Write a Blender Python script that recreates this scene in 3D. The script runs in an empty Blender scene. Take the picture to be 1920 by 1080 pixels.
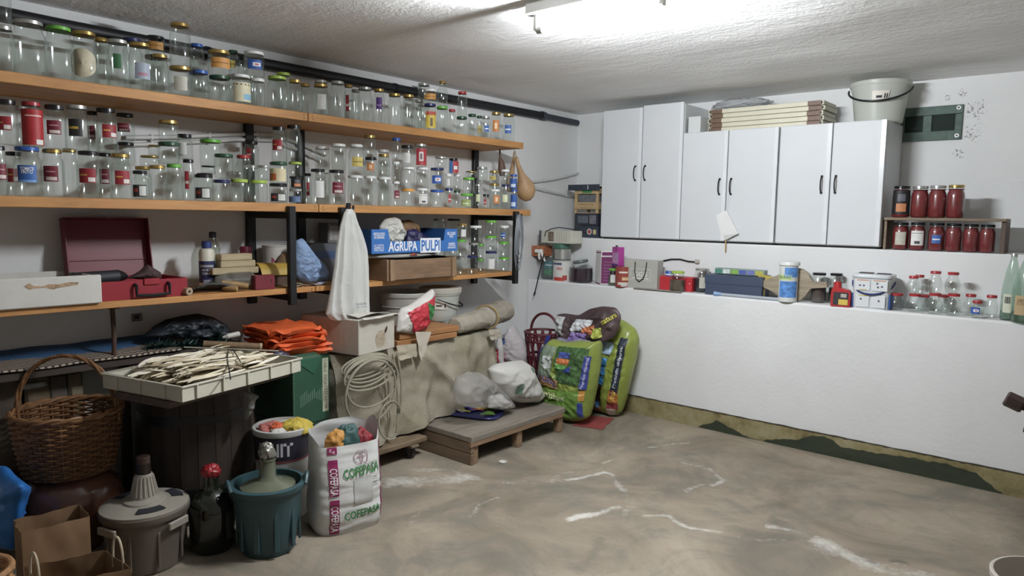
import bpy, bmesh, math, random
from mathutils import Vector, Matrix, noise
from math import pi, sin, cos, radians as RAD

# ------------------------------------------------------------------ scene, camera, world, exposure
scene = bpy.context.scene
COL = scene.collection
scene.view_settings.view_transform = 'Standard'
scene.view_settings.look = 'None'
scene.view_settings.gamma = 1.0
scene.view_settings.use_curve_mapping = False
scene.view_settings.exposure = 0.0
scene.cycles.max_bounces = 12
scene.cycles.diffuse_bounces = 10
scene.cycles.glossy_bounces = 4
scene.cycles.transmission_bounces = 8
scene.cycles.transparent_max_bounces = 48
scene.cycles.caustics_reflective = False
scene.cycles.caustics_refractive = False
scene.cycles.sample_clamp_indirect = 4.0
scene.cycles.use_denoising = True

# camera: world X runs along the back wall, Y along the left wall, Z up; the lens stands at (0, 0, EYE)
EYE = 1.5
FPX = 1326.57
_v1 = Vector((2100 - 960, 423 - 540, FPX)).normalized()
_x = -Vector((-600 - 960, 381 - 540, FPX)); _x = (_x - _x.dot(_v1) * _v1).normalized()
_z = _x.cross(_v1)
ROT = Matrix((_x, _v1, _z))            # world = ROT @ (right, down, forward)
cam_data = bpy.data.cameras.new('camera')
cam_data.sensor_width = 36.0
cam_data.lens = FPX / 1920 * 36.0
cam_data.clip_start = 0.02
cam = bpy.data.objects.new('camera', cam_data)
COL.objects.link(cam)
_r, _d, _f = ROT @ Vector((1, 0, 0)), ROT @ Vector((0, 1, 0)), ROT @ Vector((0, 0, 1))
cam.matrix_world = Matrix(((_r.x, -_d.x, -_f.x, 0), (_r.y, -_d.y, -_f.y, 0), (_r.z, -_d.z, -_f.z, EYE), (0, 0, 0, 1)))
scene.camera = cam

world = bpy.data.worlds.new('world'); scene.world = world
world.use_nodes = True
world.node_tree.nodes['Background'].inputs[0].default_value = (0.75, 0.8, 1.0, 1)
world.node_tree.nodes['Background'].inputs[1].default_value = 0.004
TUBE_POWER = 1130.0

def at(px, py, X=None, Y=None, Z=None):
    """the point of a real plane (X, Y or Z = const) seen at a pixel of the 1920x1080 frame"""
    d = ROT @ Vector((px - 960, py - 540, FPX))
    if X is not None: t = X / d.x
    elif Y is not None: t = Y / d.y
    else: t = (Z - EYE) / d.z
    return Vector((d.x * t, d.y * t, d.z * t + EYE))
def depth(p): return (Vector(p) - Vector((0, 0, EYE))).dot(_f)
def mpp(p): return depth(p) / FPX      # metres for one pixel at a point
def yaw_to_cam(p): return math.atan2(-p[1], -p[0])

# room planes
XL, YLOW, YMID, YUP, ZC = -3.842, 4.70, 4.95, 5.40, 2.43
ZL1, ZL2 = 0.965, 1.325
XR, YB = 1.6, -2.4

# ------------------------------------------------------------------ materials
def lin(c):
    if isinstance(c, str):
        c = c.lstrip('#'); c = [int(c[i:i+2], 16) / 255 for i in (0, 2, 4)]
    c = [v / 12.92 if v <= .04045 else ((v + .055) / 1.055) ** 2.4 for v in c]; g = .2126 * c[0] + .7152 * c[1] + .0722 * c[2]
    return tuple(v * .9 + g * .1 for v in c) + (1,)
_M = {}
def newmat(key):
    m = bpy.data.materials.new(key if isinstance(key, str) else '_'.join(str(k) for k in key)[:60])
    m.use_nodes = True
    nt = m.node_tree
    for n in list(nt.nodes): nt.nodes.remove(n)
    out = nt.nodes.new('ShaderNodeOutputMaterial')
    return m, nt, out
def N(nt, t, **kw):
    n = nt.nodes.new('ShaderNode' + t)
    for k, v in kw.items():
        if k.startswith('i_'):
            s = k[2:]; s = int(s) if s.isdigit() else s.replace('_', ' ')
            n.inputs[s].default_value = v
        else: setattr(n, k, v)
    return n
def ramp(nt, fac, stops):
    r = N(nt, 'ValToRGB'); e = r.color_ramp.elements
    while len(e) < len(stops): e.new(0.5)
    for i, (p, c) in enumerate(stops):
        e[i].position = p; e[i].color = c if len(c) == 4 else tuple(c) + (1,)
    nt.links.new(fac, r.inputs[0]); return r.outputs[0]
def mixc(nt, fac, a, b, mode='MIX'):
    m = N(nt, 'Mix', data_type='RGBA', blend_type=mode)
    for s, v in ((0, fac), (6, a), (7, b)):
        if isinstance(v, bpy.types.NodeSocket): nt.links.new(v, m.inputs[s])
        elif isinstance(v, (int, float)): m.inputs[s].default_value = v
        else: m.inputs[s].default_value = v
    return m.outputs[2]
def plain(col, rough=.6, var=.12, scale=9.0, bump=0.0, bscale=60.0, metal=0.0, spec=.5, coat=0.0, stretch=None, dirt=None):
    """colour with soft mottling, optional fine relief, optional dirt colour"""
    key = ('p', col, rough, var, scale, bump, bscale, metal, spec, coat, stretch, dirt)
    if key in _M: return _M[key]
    m, nt, out = newmat('surface_' + str(col).strip('#'))
    b = N(nt, 'BsdfPrincipled'); nt.links.new(b.outputs[0], out.inputs[0])
    b.inputs['Roughness'].default_value = rough; b.inputs['Metallic'].default_value = metal
    b.inputs['Specular IOR Level'].default_value = spec; b.inputs['Coat Weight'].default_value = coat
    c = lin(col); tc = N(nt, 'TexCoord'); vec = tc.outputs['Object']
    if stretch:
        mp = N(nt, 'Mapping'); mp.inputs['Scale'].default_value = stretch
        nt.links.new(vec, mp.inputs[0]); vec = mp.outputs[0]
    n1 = N(nt, 'TexNoise', i_Scale=scale, i_Detail=5.0, i_Roughness=.6); nt.links.new(vec, n1.inputs['Vector'])
    lo = tuple(max(0, v * (1 - var)) for v in c[:3]); hi = tuple(min(1, v * (1 + var)) for v in c[:3])
    co = ramp(nt, n1.outputs[0], [(.3, lo), (.7, hi)])
    if dirt:
        n2 = N(nt, 'TexNoise', i_Scale=scale * .6, i_Detail=8.0, i_Roughness=.7); nt.links.new(vec, n2.inputs['Vector'])
        f = ramp(nt, n2.outputs[0], [(.48, (0, 0, 0)), (.68, (1, 1, 1))])
        co = mixc(nt, f, co, lin(dirt))
    nt.links.new(co, b.inputs['Base Color'])
    if bump:
        n3 = N(nt, 'TexNoise', i_Scale=bscale, i_Detail=4.0); nt.links.new(vec, n3.inputs['Vector'])
        bp = N(nt, 'Bump', i_Strength=bump, i_Distance=.01); nt.links.new(n3.outputs[0], bp.inputs['Height'])
        nt.links.new(bp.outputs[0], b.inputs['Normal'])
    _M[key] = m; return m
def wood(c1, c2, axis=1, rough=.65, scale=1.0, knots=True):
    key = ('w', c1, c2, axis, rough, scale)
    if key in _M: return _M[key]
    m, nt, out = newmat('wood_' + c1.strip('#'))
    b = N(nt, 'BsdfPrincipled', i_Roughness=rough); nt.links.new(b.outputs[0], out.inputs[0])
    tc = N(nt, 'TexCoord'); mp = N(nt, 'Mapping'); s = [14 * scale] * 3; s[axis] = 1.2 * scale
    mp.inputs['Scale'].default_value = s; nt.links.new(tc.outputs['Object'], mp.inputs[0])
    n = N(nt, 'TexNoise', i_Scale=2.2, i_Detail=8.0, i_Roughness=.65, i_Distortion=.6); nt.links.new(mp.outputs[0], n.inputs['Vector'])
    co = ramp(nt, n.outputs[0], [(.32, lin(c1)), (.68, lin(c2))])
    n2 = N(nt, 'TexNoise', i_Scale=3.0, i_Detail=3.0); nt.links.new(tc.outputs['Object'], n2.inputs['Vector'])
    f = ramp(nt, n2.outputs[0], [(.62, (0, 0, 0)), (.78, (.55, .55, .55))])
    co = mixc(nt, f, co, tuple(v * .45 for v in lin(c1)[:3]) + (1,))
    nt.links.new(co, b.inputs['Base Color'])
    bp = N(nt, 'Bump', i_Strength=.25, i_Distance=.004); nt.links.new(n.outputs[0], bp.inputs['Height'])
    nt.links.new(bp.outputs[0], b.inputs['Normal'])
    _M[key] = m; return m
def glass(tint='#f7faf8', gloss=.07, edge=.5, rough=.11):
    """thin clear glass or film: Fresnel mix of see-through and mirror"""
    key = ('g', tint, gloss, edge, rough)
    if key in _M: return _M[key]
    m, nt, out = newmat('glass_' + tint.strip('#'))
    t = N(nt, 'BsdfTransparent'); t.inputs[0].default_value = lin(tint)
    g = N(nt, 'BsdfGlossy', i_Roughness=rough); g.inputs[0].default_value = (.9, .95, .95, 1)
    lw = N(nt, 'LayerWeight', i_Blend=.35)
    p = N(nt, 'Math', operation='POWER'); p.inputs[1].default_value = 1.6; nt.links.new(lw.outputs['Facing'], p.inputs[0])
    ma = N(nt, 'Math', operation='MULTIPLY_ADD'); ma.inputs[1].default_value = edge; ma.inputs[2].default_value = gloss
    nt.links.new(p.outputs[0], ma.inputs[0])
    mx = N(nt, 'MixShader'); nt.links.new(ma.outputs[0], mx.inputs[0]); nt.links.new(t.outputs[0], mx.inputs[1]); nt.links.new(g.outputs[0], mx.inputs[2])
    nt.links.new(mx.outputs[0], out.inputs[0])
    _M[key] = m; return m
def film(col='#e8eaec', clear=.35, rough=.3, bump=.3, bscale=25.0):
    """milky plastic: part see-through, part translucent"""
    key = ('f', col, clear, rough, bump, bscale)
    if key in _M: return _M[key]
    m, nt, out = newmat('plastic_film_' + col.strip('#'))
    c = lin(col)
    t = N(nt, 'BsdfTransparent'); t.inputs[0].default_value = (.95, .95, .95, 1)
    b = N(nt, 'BsdfPrincipled', i_Roughness=rough); b.inputs['Base Color'].default_value = c
    tr = N(nt, 'BsdfTranslucent'); tr.inputs[0].default_value = c
    tc = N(nt, 'TexCoord'); n = N(nt, 'TexNoise', i_Scale=bscale, i_Detail=5.0, i_Distortion=1.0); nt.links.new(tc.outputs['Object'], n.inputs['Vector'])
    bp = N(nt, 'Bump', i_Strength=bump, i_Distance=.02); nt.links.new(n.outputs[0], bp.inputs['Height']); nt.links.new(bp.outputs[0], b.inputs['Normal'])
    m1 = N(nt, 'MixShader', i_0=.35); nt.links.new(b.outputs[0], m1.inputs[1]); nt.links.new(tr.outputs[0], m1.inputs[2])
    m2 = N(nt, 'MixShader', i_0=clear); nt.links.new(m1.outputs[0], m2.inputs[1]); nt.links.new(t.outputs[0], m2.inputs[2])
    nt.links.new(m2.outputs[0], out.inputs[0])
    _M[key] = m; return m

# ------------------------------------------------------------------ mesh building
class MB:
    def __init__(self): self.v, self.f, self.mi, self.cur, self.M = [], [], [], 0, None
    def add(self, vs, fs, M=None):
        o = len(self.v); MM = M or self.M
        self.v += [tuple(MM @ Vector(p)) for p in vs] if MM else [tuple(p) for p in vs]
        self.f += [tuple(i + o for i in f) for f in fs]; self.mi += [self.cur] * len(fs)
        return self
    def box(self, c, s, ch=.002, M=None):
        """box at centre c with size s and chamfered edges"""
        h = [max(x / 2, 1e-5) for x in s]; ch = min([ch] + [x * .45 for x in h])
        if ch <= 0:
            vs = [(c[0] + a * h[0], c[1] + b * h[1], c[2] + d * h[2]) for a in (-1, 1) for b in (-1, 1) for d in (-1, 1)]
            return self.add(vs, [(0, 1, 3, 2), (4, 6, 7, 5), (0, 4, 5, 1), (2, 3, 7, 6), (0, 2, 6, 4), (1, 5, 7, 3)], M)
        vs, ix = [], {}
        for a in (-1, 1):
            for b in (-1, 1):
                for d in (-1, 1):
                    for k in range(3):
                        p = [a * h[0], b * h[1], d * h[2]]
                        for j in range(3):
                            if j != k: p[j] -= (a, b, d)[j] * ch
                        ix[a, b, d, k] = len(vs); vs.append((c[0] + p[0], c[1] + p[1], c[2] + p[2]))
        fs = []
        for k in range(3):
            i, j = (k + 1) % 3, (k + 2) % 3
            for s1 in (-1, 1):
                q = []
                for (u, w) in ((-1, -1), (1, -1), (1, 1), (-1, 1)):
                    t = [0, 0, 0]; t[k] = s1; t[i] = u; t[j] = w; q.append(ix[t[0], t[1], t[2], k])
                fs.append(tuple(q) if s1 > 0 else tuple(q[::-1]))
            for si in (-1, 1):           # edges along k
                for sj in (-1, 1):
                    t0 = [0, 0, 0]; t0[k] = -1; t0[i] = si; t0[j] = sj; t1 = list(t0); t1[k] = 1
                    q = (ix[(*t0, i)], ix[(*t0, j)], ix[(*t1, j)], ix[(*t1, i)])
                    fs.append(q if si * sj < 0 else q[::-1])
        for a in (-1, 1):
            for b in (-1, 1):
                for d in (-1, 1):
                    q = (ix[a, b, d, 0], ix[a, b, d, 1], ix[a, b, d, 2]); fs.append(q if a * b * d > 0 else q[::-1])
        return self.add(vs, fs, M)
    def lathe(self, prof, seg=24, c=(0, 0, 0), sx=1, sy=1, M=None, cap0=True, cap1=False, phase=0, arc=None):
        vs, fs, n = [], [], len(prof)
        full = arc is None; a0, a1 = arc or (0, 2 * pi); cols = seg if full else seg + 1
        for i in range(cols):
            a = a0 + (a1 - a0) * i / seg + phase
            for r, z in prof: vs.append((c[0] + r * sx * cos(a), c[1] + r * sy * sin(a), c[2] + z))
        for i in range(seg):
            j = (i + 1) % cols
            for k in range(n - 1): fs.append((i * n + k, j * n + k, j * n + k + 1, i * n + k + 1))
        if full and cap0 and prof[0][0] > 1e-6: fs.append(tuple(i * n for i in range(seg))[::-1])
        if full and cap1 and prof[-1][0] > 1e-6: fs.append(tuple(i * n + n - 1 for i in range(seg)))
        return self.add(vs, fs, M)
    def tube(self, pts, r, seg=8, closed=False, M=None, cap=True):
        pts = [Vector(p) for p in pts]; n = len(pts); vs, fs = [], []
        rs = r if isinstance(r, (list, tuple)) else [r] * n
        up = Vector((0.0123, .031, 1))
        for i, p in enumerate(pts):
            a = pts[(i - 1) % n] if (i or closed) else p; b = pts[(i + 1) % n] if (i < n - 1 or closed) else p
            t = (b - a).normalized()
            u = up - up.dot(t) * t
            if u.length < .05: u = Vector((1, 0, 0)) - t.x * t
            u.normalize(); up = u; w = t.cross(u)
            for k in range(seg):
                g = 2 * pi * k / seg; vs.append(p + (u * cos(g) + w * sin(g)) * rs[i])
        for i in range(n if closed else n - 1):
            j = (i + 1) % n
            for k in range(seg):
                l = (k + 1) % seg; fs.append((i * seg + k, j * seg + k, j * seg + l, i * seg + l))
        if cap and not closed: fs += [tuple(range(seg)), tuple(range((n - 1) * seg, n * seg))[::-1]]
        return self.add(vs, fs, M)
    def surf(self, fn, nu, nv, closeu=False, M=None, flip=False):
        vs = [fn(i / nu, j / nv) for i in range(nu if closeu else nu + 1) for j in range(nv + 1)]
        fs, m, cnt = [], nv + 1, nu if closeu else nu + 1
        for i in range(nu):
            k = (i + 1) % cnt
            for j in range(nv):
                q = (i * m + j, k * m + j, k * m + j + 1, i * m + j + 1); fs.append(q[::-1] if flip else q)
        return self.add(vs, fs, M)
    def sheet(self, fn, nu, nv, th=.002, M=None, nrm=(0, 0, 1)):
        """a thin sheet with real thickness"""
        n = Vector(nrm) * th; o = len(self.v)
        self.surf(fn, nu, nv, M=M); self.surf(lambda u, w: tuple(Vector(fn(u, w)) - n), nu, nv, M=M, flip=True)
        m = nv + 1; k = (nu + 1) * m; rim = [i * m for i in range(nu + 1)] + [nu * m + j for j in range(1, m)] + [i * m + nv for i in range(nu - 1, -1, -1)] + [j for j in range(nv - 1, 0, -1)]
        for a in range(len(rim)):
            b = rim[(a + 1) % len(rim)]; self.f.append((o + rim[a], o + rim[a] + k, o + b + k, o + b)); self.mi.append(self.cur)
        return self
    def prism(self, poly, t, M=None):
        """outline in the XZ plane given thickness t along Y"""
        n = len(poly); vs = [(x, -t / 2, z) for x, z in poly] + [(x, t / 2, z) for x, z in poly]
        fs = [tuple(range(n)), tuple(range(n, 2 * n))[::-1]] + [(i, i + n, (i + 1) % n + n, (i + 1) % n) for i in range(n)]
        return self.add(vs, fs, M)
    def build(self, name, mats, parent=None, smooth=True, loc=None, rot=None, fix=True, angle=35):
        me = bpy.data.meshes.new(name); me.from_pydata(self.v, [], self.f)
        for m in (mats if isinstance(mats, (list, tuple)) else [mats]): me.materials.append(m)
        if max(self.mi, default=0): me.polygons.foreach_set('material_index', self.mi)
        if fix:
            bm = bmesh.new(); bm.from_mesh(me); bmesh.ops.recalc_face_normals(bm, faces=bm.faces); bm.to_mesh(me); bm.free()
        if smooth:
            me.polygons.foreach_set('use_smooth', [True] * len(me.polygons))
            try: me.set_sharp_from_angle(angle=RAD(angle))
            except Exception: pass
        o = bpy.data.objects.new(name, me); COL.objects.link(o)
        if parent: o.parent = parent
        if loc is not None: o.location = loc
        if rot is not None: o.rotation_euler = rot
        return o

def tag(o, label, cat, group=None):
    o['label'] = label; o['category'] = cat
    if group: o['group'] = group
    return o
def thing(name, label, cat, loc=(0, 0, 0), rotz=0.0, group=None, rot=None):
    o = bpy.data.objects.new(name, None); COL.objects.link(o); o.empty_display_size = .05
    o.location = loc; o.rotation_euler = rot or (0, 0, rotz)
    return tag(o, label, cat, group)
def struct(name, mb, mat, parent=None, **kw):
    o = mb.build(name, mat, parent, **kw)
    if not parent: o['kind'] = 'structure'
    return o
def T(x=0, y=0, z=0, rz=0, rx=0, ry=0):
    return Matrix.Translation((x, y, z)) @ Matrix.Rotation(rz, 4, 'Z') @ Matrix.Rotation(ry, 4, 'Y') @ Matrix.Rotation(rx, 4, 'X')
def nz(x, y, z=0.0): return noise.noise(Vector((x, y, z)))
def fbm(x, y, z=0.0, o=4): return noise.fractal(Vector((x, y, z)), 1.0, 2.0, o)
def rdg(x, y, z=0.0):                   # creases
    return 1 - 2 * abs(nz(x, y, z))

_TXT = {}
def text2d(s, bold=.0, space=1.0):
    """outline of a word as flat triangles: (verts 2D centred, height 1), faces, aspect"""
    k = (s, bold, space)
    if k in _TXT: return _TXT[k]
    cu = bpy.data.curves.new('t', 'FONT'); cu.body = s; cu.size = 1; cu.offset = bold; cu.resolution_u = 2; cu.space_character = space
    o = bpy.data.objects.new('t', cu); COL.objects.link(o)
    me = bpy.data.meshes.new_from_object(o.evaluated_get(bpy.context.evaluated_depsgraph_get()))
    vs = [(v.co.x, v.co.y) for v in me.vertices]; fs = [tuple(p.vertices) for p in me.polygons]
    bpy.data.objects.remove(o); bpy.data.curves.remove(cu); bpy.data.meshes.remove(me)
    x0, x1 = min(v[0] for v in vs), max(v[0] for v in vs); y0, y1 = min(v[1] for v in vs), max(v[1] for v in vs)
    H = y1 - y0
    r = ([((x - (x0 + x1) / 2) / H, (y - (y0 + y1) / 2) / H) for x, y in vs], fs, (x1 - x0) / H)
    _TXT[k] = r; return r
def put_text(mb, s, cx, cz, h, fn, bold=.012, w=None, rot=0.0, space=1.0):
    """print a word on the surface fn(x, z) -> point"""
    vs, fs, asp = text2d(s, bold, space); k = 1.0 if w is None else w / (asp * h); cr, sr = cos(rot), sin(rot)
    pts = []
    for x, y in vs:
        x, y = x * h * k, y * h
        pts.append(tuple(fn(cx + x * cr - y * sr, cz + x * sr + y * cr)))
    mb.add(pts, fs)
def put_patch(mb, x0, x1, z0, z1, fn, nu=6, nv=6): mb.surf(lambda u, v: tuple(fn(x0 + (x1 - x0) * u, z0 + (z1 - z0) * v)), nu, nv)

# common materials
WHITEWALL = None
GLASS = glass()
BLACKMETAL = plain('#191a1d', .45, .1, metal=.3)
INK = plain('#22242a', .6, 0)
WHITE = plain('#e6e6e2', .55, .04)
LIDS = {'gold': plain('#b89a52', .3, .08, metal=.8), 'silver': plain('#b9bab6', .32, .06, metal=.7), 'white': plain('#dfe1e0', .4, .04),
        'black': plain('#17171a', .3, .1), 'green': plain('#5fae2e', .35, .06), 'dgreen': plain('#1f4a30', .35, .08), 'blue': plain('#2a57a6', .35, .08),
        'navy': plain('#252c5c', .35, .08), 'red': plain('#a32a30', .35, .08), 'orange': plain('#d99b3a', .35, .08), 'lime': plain('#9dbb3c', .35, .08)}
# ------------------------------------------------------------------ the room
def wall_mat(name, base='#e1e2e2', stains=(), mold=(), bump=.13):
    m, nt, out = newmat(name)
    b = N(nt, 'BsdfPrincipled', i_Roughness=.85); nt.links.new(b.outputs[0], out.inputs[0]); b.inputs['Specular IOR Level'].default_value = .2
    tc = N(nt, 'TexCoord'); P = tc.outputs['Object']
    n = N(nt, 'TexNoise', i_Scale=1.6, i_Detail=6.0, i_Roughness=.6); nt.links.new(P, n.inputs['Vector'])
    c = lin(base)
    co = ramp(nt, n.outputs[0], [(.3, tuple(v * .9 for v in c[:3])), (.7, c)])
    for (pos, rad, col, thr, sc) in mold:          # patches of mould or grime with their own outline
        d = N(nt, 'VectorMath', operation='DISTANCE'); nt.links.new(P, d.inputs[0]); d.inputs[1].default_value = pos
        mr = N(nt, 'MapRange'); mr.inputs['From Min'].default_value = rad; mr.inputs['From Max'].default_value = rad * .2
        nt.links.new(d.outputs['Value'], mr.inputs[0])
        n2 = N(nt, 'TexNoise', i_Scale=sc, i_Detail=6.0, i_Roughness=.7); nt.links.new(P, n2.inputs['Vector'])
        m0 = N(nt, 'Math', operation='MULTIPLY_ADD'); m0.inputs[1].default_value = .3; m0.inputs[2].default_value = -.3; nt.links.new(mr.outputs[0], m0.inputs[0])
        mu = N(nt, 'Math', operation='ADD'); nt.links.new(n2.outputs[0], mu.inputs[0]); nt.links.new(m0.outputs[0], mu.inputs[1])
        f = ramp(nt, mu.outputs[0], [(thr, (0, 0, 0)), (thr + .06, (.85, .85, .85))])
        co = mixc(nt, f, co, lin(col))
    nt.links.new(co, b.inputs['Base Color'])
    n3 = N(nt, 'TexNoise', i_Scale=45.0, i_Detail=6.0); nt.links.new(P, n3.inputs['Vector'])
    n4 = N(nt, 'TexNoise', i_Scale=3.5, i_Detail=3.0); nt.links.new(P, n4.inputs['Vector'])
    ad = N(nt, 'Math', operation='MULTIPLY_ADD'); ad.inputs[1].default_value = 3.0; nt.links.new(n4.outputs[0], ad.inputs[0]); nt.links.new(n3.outputs[0], ad.inputs[2])
    bp = N(nt, 'Bump', i_Strength=bump, i_Distance=.012); nt.links.new(ad.outputs[0], bp.inputs['Height']); nt.links.new(bp.outputs[0], b.inputs['Normal'])
    return m
WALL = wall_mat('whitewash')
pm = [at(1805, 175, Y=YUP), at(1830, 205, Y=YUP), at(1825, 250, Y=YUP), at(1798, 287, Y=YUP), at(1778, 183, Y=YUP)]
WALLUP = wall_mat('whitewash_with_mould', mold=[(tuple(pm[0]), .07, '#3a3a38', .5, 60), (tuple(pm[1]), .18, '#5d5b56', .52, 55), (tuple(pm[2]), .18, '#67645e', .53, 50), (tuple(pm[3]), .08, '#4a4a48', .5, 60), (tuple(pm[4]), .05, '#4a4a48', .5, 60)])

# floor: a fine grid carrying the outlines of its stains
def seg_d(p, a, b):
    ax, ay = b[0] - a[0], b[1] - a[1]; L = ax * ax + ay * ay
    t = max(0, min(1, ((p[0] - a[0]) * ax + (p[1] - a[1]) * ay) / L)) if L else 0
    return math.hypot(p[0] - a[0] - t * ax, p[1] - a[1] - t * ay)
def fz(x, y): q = at(x, y, Z=0); return (q.x, q.y)
def pxline(*pts): return [fz(*p) for p in pts]
WSTREAK = [  # white salt bloom: polyline of the floor, half width, strength
    (pxline((1065, 900), (1130, 885), (1150, 890)), .022, .8), (pxline((1150, 892), (1165, 915), (1185, 940), (1175, 965)), .03, .7), (pxline((1280, 868), (1330, 878), (1358, 900), (1335, 912)), .02, .9),
    (pxline((1283, 922), (1320, 908)), .025, .8), (pxline((1215, 840), (1290, 830)), .016, .75), (pxline((1070, 975), (1120, 963), (1165, 950)), .028, 1.0),
    (pxline((1215, 968), (1260, 972), (1290, 988), (1350, 1000)), .022, .9), (pxline((1350, 1000), (1430, 1010), (1540, 1020)), .018, .45), (pxline((1540, 1020), (1580, 1040), (1660, 1070), (1720, 1078)), .075, .75),
    (pxline((1440, 985), (1500, 1000), (1560, 1030)), .03, .55), (pxline((735, 905), (800, 900), (870, 895)), .11, .62), (pxline((745, 880), (860, 885)), .05, .5), (pxline((930, 908), (1000, 900), (1036, 905)), .018, .75),
    (pxline((1036, 905), (1050, 890), (1130, 878)), .012, .5), (pxline((1130, 868), (1150, 862)), .012, .7), (pxline((940, 935), (900, 945), (870, 970)), .02, .4), (pxline((770, 990), (780, 970), (800, 955)), .02, .35)]
WDARK = [(pxline((1180, 900), (1230, 885), (1300, 890), (1330, 905), (1250, 915)), .12, .55), (pxline((1375, 990), (1420, 1000), (1480, 1010)), .07, .6), (pxline((1605, 1050), (1640, 1058)), .045, .9), (pxline((1678, 1055), (1700, 1058)), .02, 1.0),
         (pxline((1450, 970), (1470, 980)), .05, .6), (pxline((1080, 1070), (1110, 1040), (1130, 1010)), .04, .5), (pxline((790, 1050), (880, 1030), (960, 1060)), .13, .5), (pxline((980, 905), (1080, 920), (1170, 930)), .12, .35), (pxline((1180, 935), (1250, 970), (1330, 985)), .08, .3),
         (pxline((1420, 900), (1560, 920)), .14, .25), (pxline((1040, 860), (1120, 870)), .05, .4)]
def floor_build():
    x0, x1, y0, y1, st = -3.3, 0.4, 0.9, YLOW, .0165
    nx, ny = int((x1 - x0) / st), int((y1 - y0) / st)
    vs, fs, wa, da = [], [], [], []
    boxes = [(min(p[0] for p in pl), max(p[0] for p in pl), min(p[1] for p in pl), max(p[1] for p in pl)) for pl, w, s in WSTREAK + WDARK]
    for i in range(nx + 1):
        for j in range(ny + 1):
            x, y = x0 + (x1 - x0) * i / nx, y0 + (y1 - y0) * j / ny
            px, py = x + .035 * nz(x * 7, y * 7, 1.3), y + .035 * nz(x * 7, y * 7, 5.1)
            val = [0, 0]
            for k, (pl, w, s) in enumerate(WSTREAK + WDARK):
                b = boxes[k]
                if px < b[0] - 2 * w or px > b[1] + 2 * w or py < b[2] - 2 * w or py > b[3] + 2 * w: continue
                d = min(seg_d((px, py), pl[m], pl[m + 1]) for m in range(len(pl) - 1))
                g = max(0, 1 - d / (w * (1 + .6 * nz(x * 13, y * 13, k)))) if d < 2 * w else 0
                t = 0 if k < len(WSTREAK) else 1
                val[t] = max(val[t], s * (min(1, g * 1.4) ** .8) * (1 if t else min(1.15, max(.15, .75 + .9 * nz(x * 5, y * 5, k + .5)))))
            vs.append((x, y, 0)); wa.append(val[0]); da.append(val[1])
    m = ny + 1
    for i in range(nx):
        for j in range(ny): fs.append((i * m + j, (i + 1) * m + j, (i + 1) * m + j + 1, i * m + j + 1))
    # the rest of the slab round the fine grid
    o = len(vs)
    def rect(a, b, c, d):
        k = len(vs); vs.extend([(a, c, 0), (b, c, 0), (b, d, 0), (a, d, 0)]); wa.extend([0] * 4); da.extend([0] * 4); fs.append((k, k + 1, k + 2, k + 3))
    rect(XL - .1, x0, YB, y1); rect(x1, XR + .1, YB, y1); rect(x0, x1, YB, y0)
    mb = MB(); mb.v, mb.f, mb.mi = vs, fs, [0] * len(fs)
    mt, nt, out = newmat('worn_concrete')
    b = N(nt, 'BsdfPrincipled', i_Roughness=.7); nt.links.new(b.outputs[0], out.inputs[0]); b.inputs['Specular IOR Level'].default_value = .25
    tc = N(nt, 'TexCoord'); P = tc.outputs['Object']
    n1 = N(nt, 'TexNoise', i_Scale=1.3, i_Detail=8.0, i_Roughness=.62, i_Distortion=.8); nt.links.new(P, n1.inputs['Vector'])
    co = ramp(nt, n1.outputs[0], [(.33, lin('#6b6254')), (.5, lin('#8d8170')), (.66, lin('#a39684'))])
    n2 = N(nt, 'TexNoise', i_Scale=2.1, i_Detail=9.0, i_Roughness=.7, i_Distortion=1.4); nt.links.new(P, n2.inputs['Vector'])
    co = mixc(nt, ramp(nt, n2.outputs[0], [(.47, (0, 0, 0)), (.63, (.6, .6, .6))]), co, lin('#6c6a61'))
    n5 = N(nt, 'TexNoise', i_Scale=38.0, i_Detail=4.0); nt.links.new(P, n5.inputs['Vector'])
    co = mixc(nt, ramp(nt, n5.outputs[0], [(.6, (0, 0, 0)), (.75, (.25, .25, .25))]), co, lin('#5d564c'))
    n3 = N(nt, 'TexNoise', i_Scale=24.0, i_Detail=8.0, i_Roughness=.75); nt.links.new(P, n3.inputs['Vector'])
    for nm, col, lo, nw in (('dark_stain', '#585850', .05, 1.0), ('salt', '#d9d6cf', .1, 2.0)):
        a = N(nt, 'Attribute', attribute_name=nm)
        mu = N(nt, 'Math', operation='MULTIPLY_ADD'); mu.inputs[1].default_value = 1.0; nt.links.new(a.outputs['Fac'], mu.inputs[0])
        sb = N(nt, 'Math', operation='MULTIPLY_ADD'); sb.inputs[1].default_value = nw; sb.inputs[2].default_value = -.55 * nw; nt.links.new(n3.outputs[0], sb.inputs[0]); nt.links.new(sb.outputs[0], mu.inputs[2])
        gate = N(nt, 'Math', operation='GREATER_THAN'); gate.inputs[1].default_value = .02; nt.links.new(a.outputs['Fac'], gate.inputs[0])
        f = ramp(nt, mu.outputs[0], [(lo, (0, 0, 0)), (.95, (.75, .75, .75))])
        fm = mixc(nt, gate.outputs[0], (0, 0, 0, 1), f)
        co = mixc(nt, fm, co, lin(col))
    nt.links.new(co, b.inputs['Base Color'])
    bp = N(nt, 'Bump', i_Strength=.22, i_Distance=.01); nt.links.new(n3.outputs[0], bp.inputs['Height']); nt.links.new(bp.outputs[0], b.inputs['Normal'])
    ob = struct('floor', mb, mt, smooth=False, fix=False)
    for nm, arr in (('salt', wa), ('dark_stain', da)):
        at_ = ob.data.attributes.new(nm, 'FLOAT', 'POINT'); at_.data.foreach_set('value', arr)
floor_build()

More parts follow.
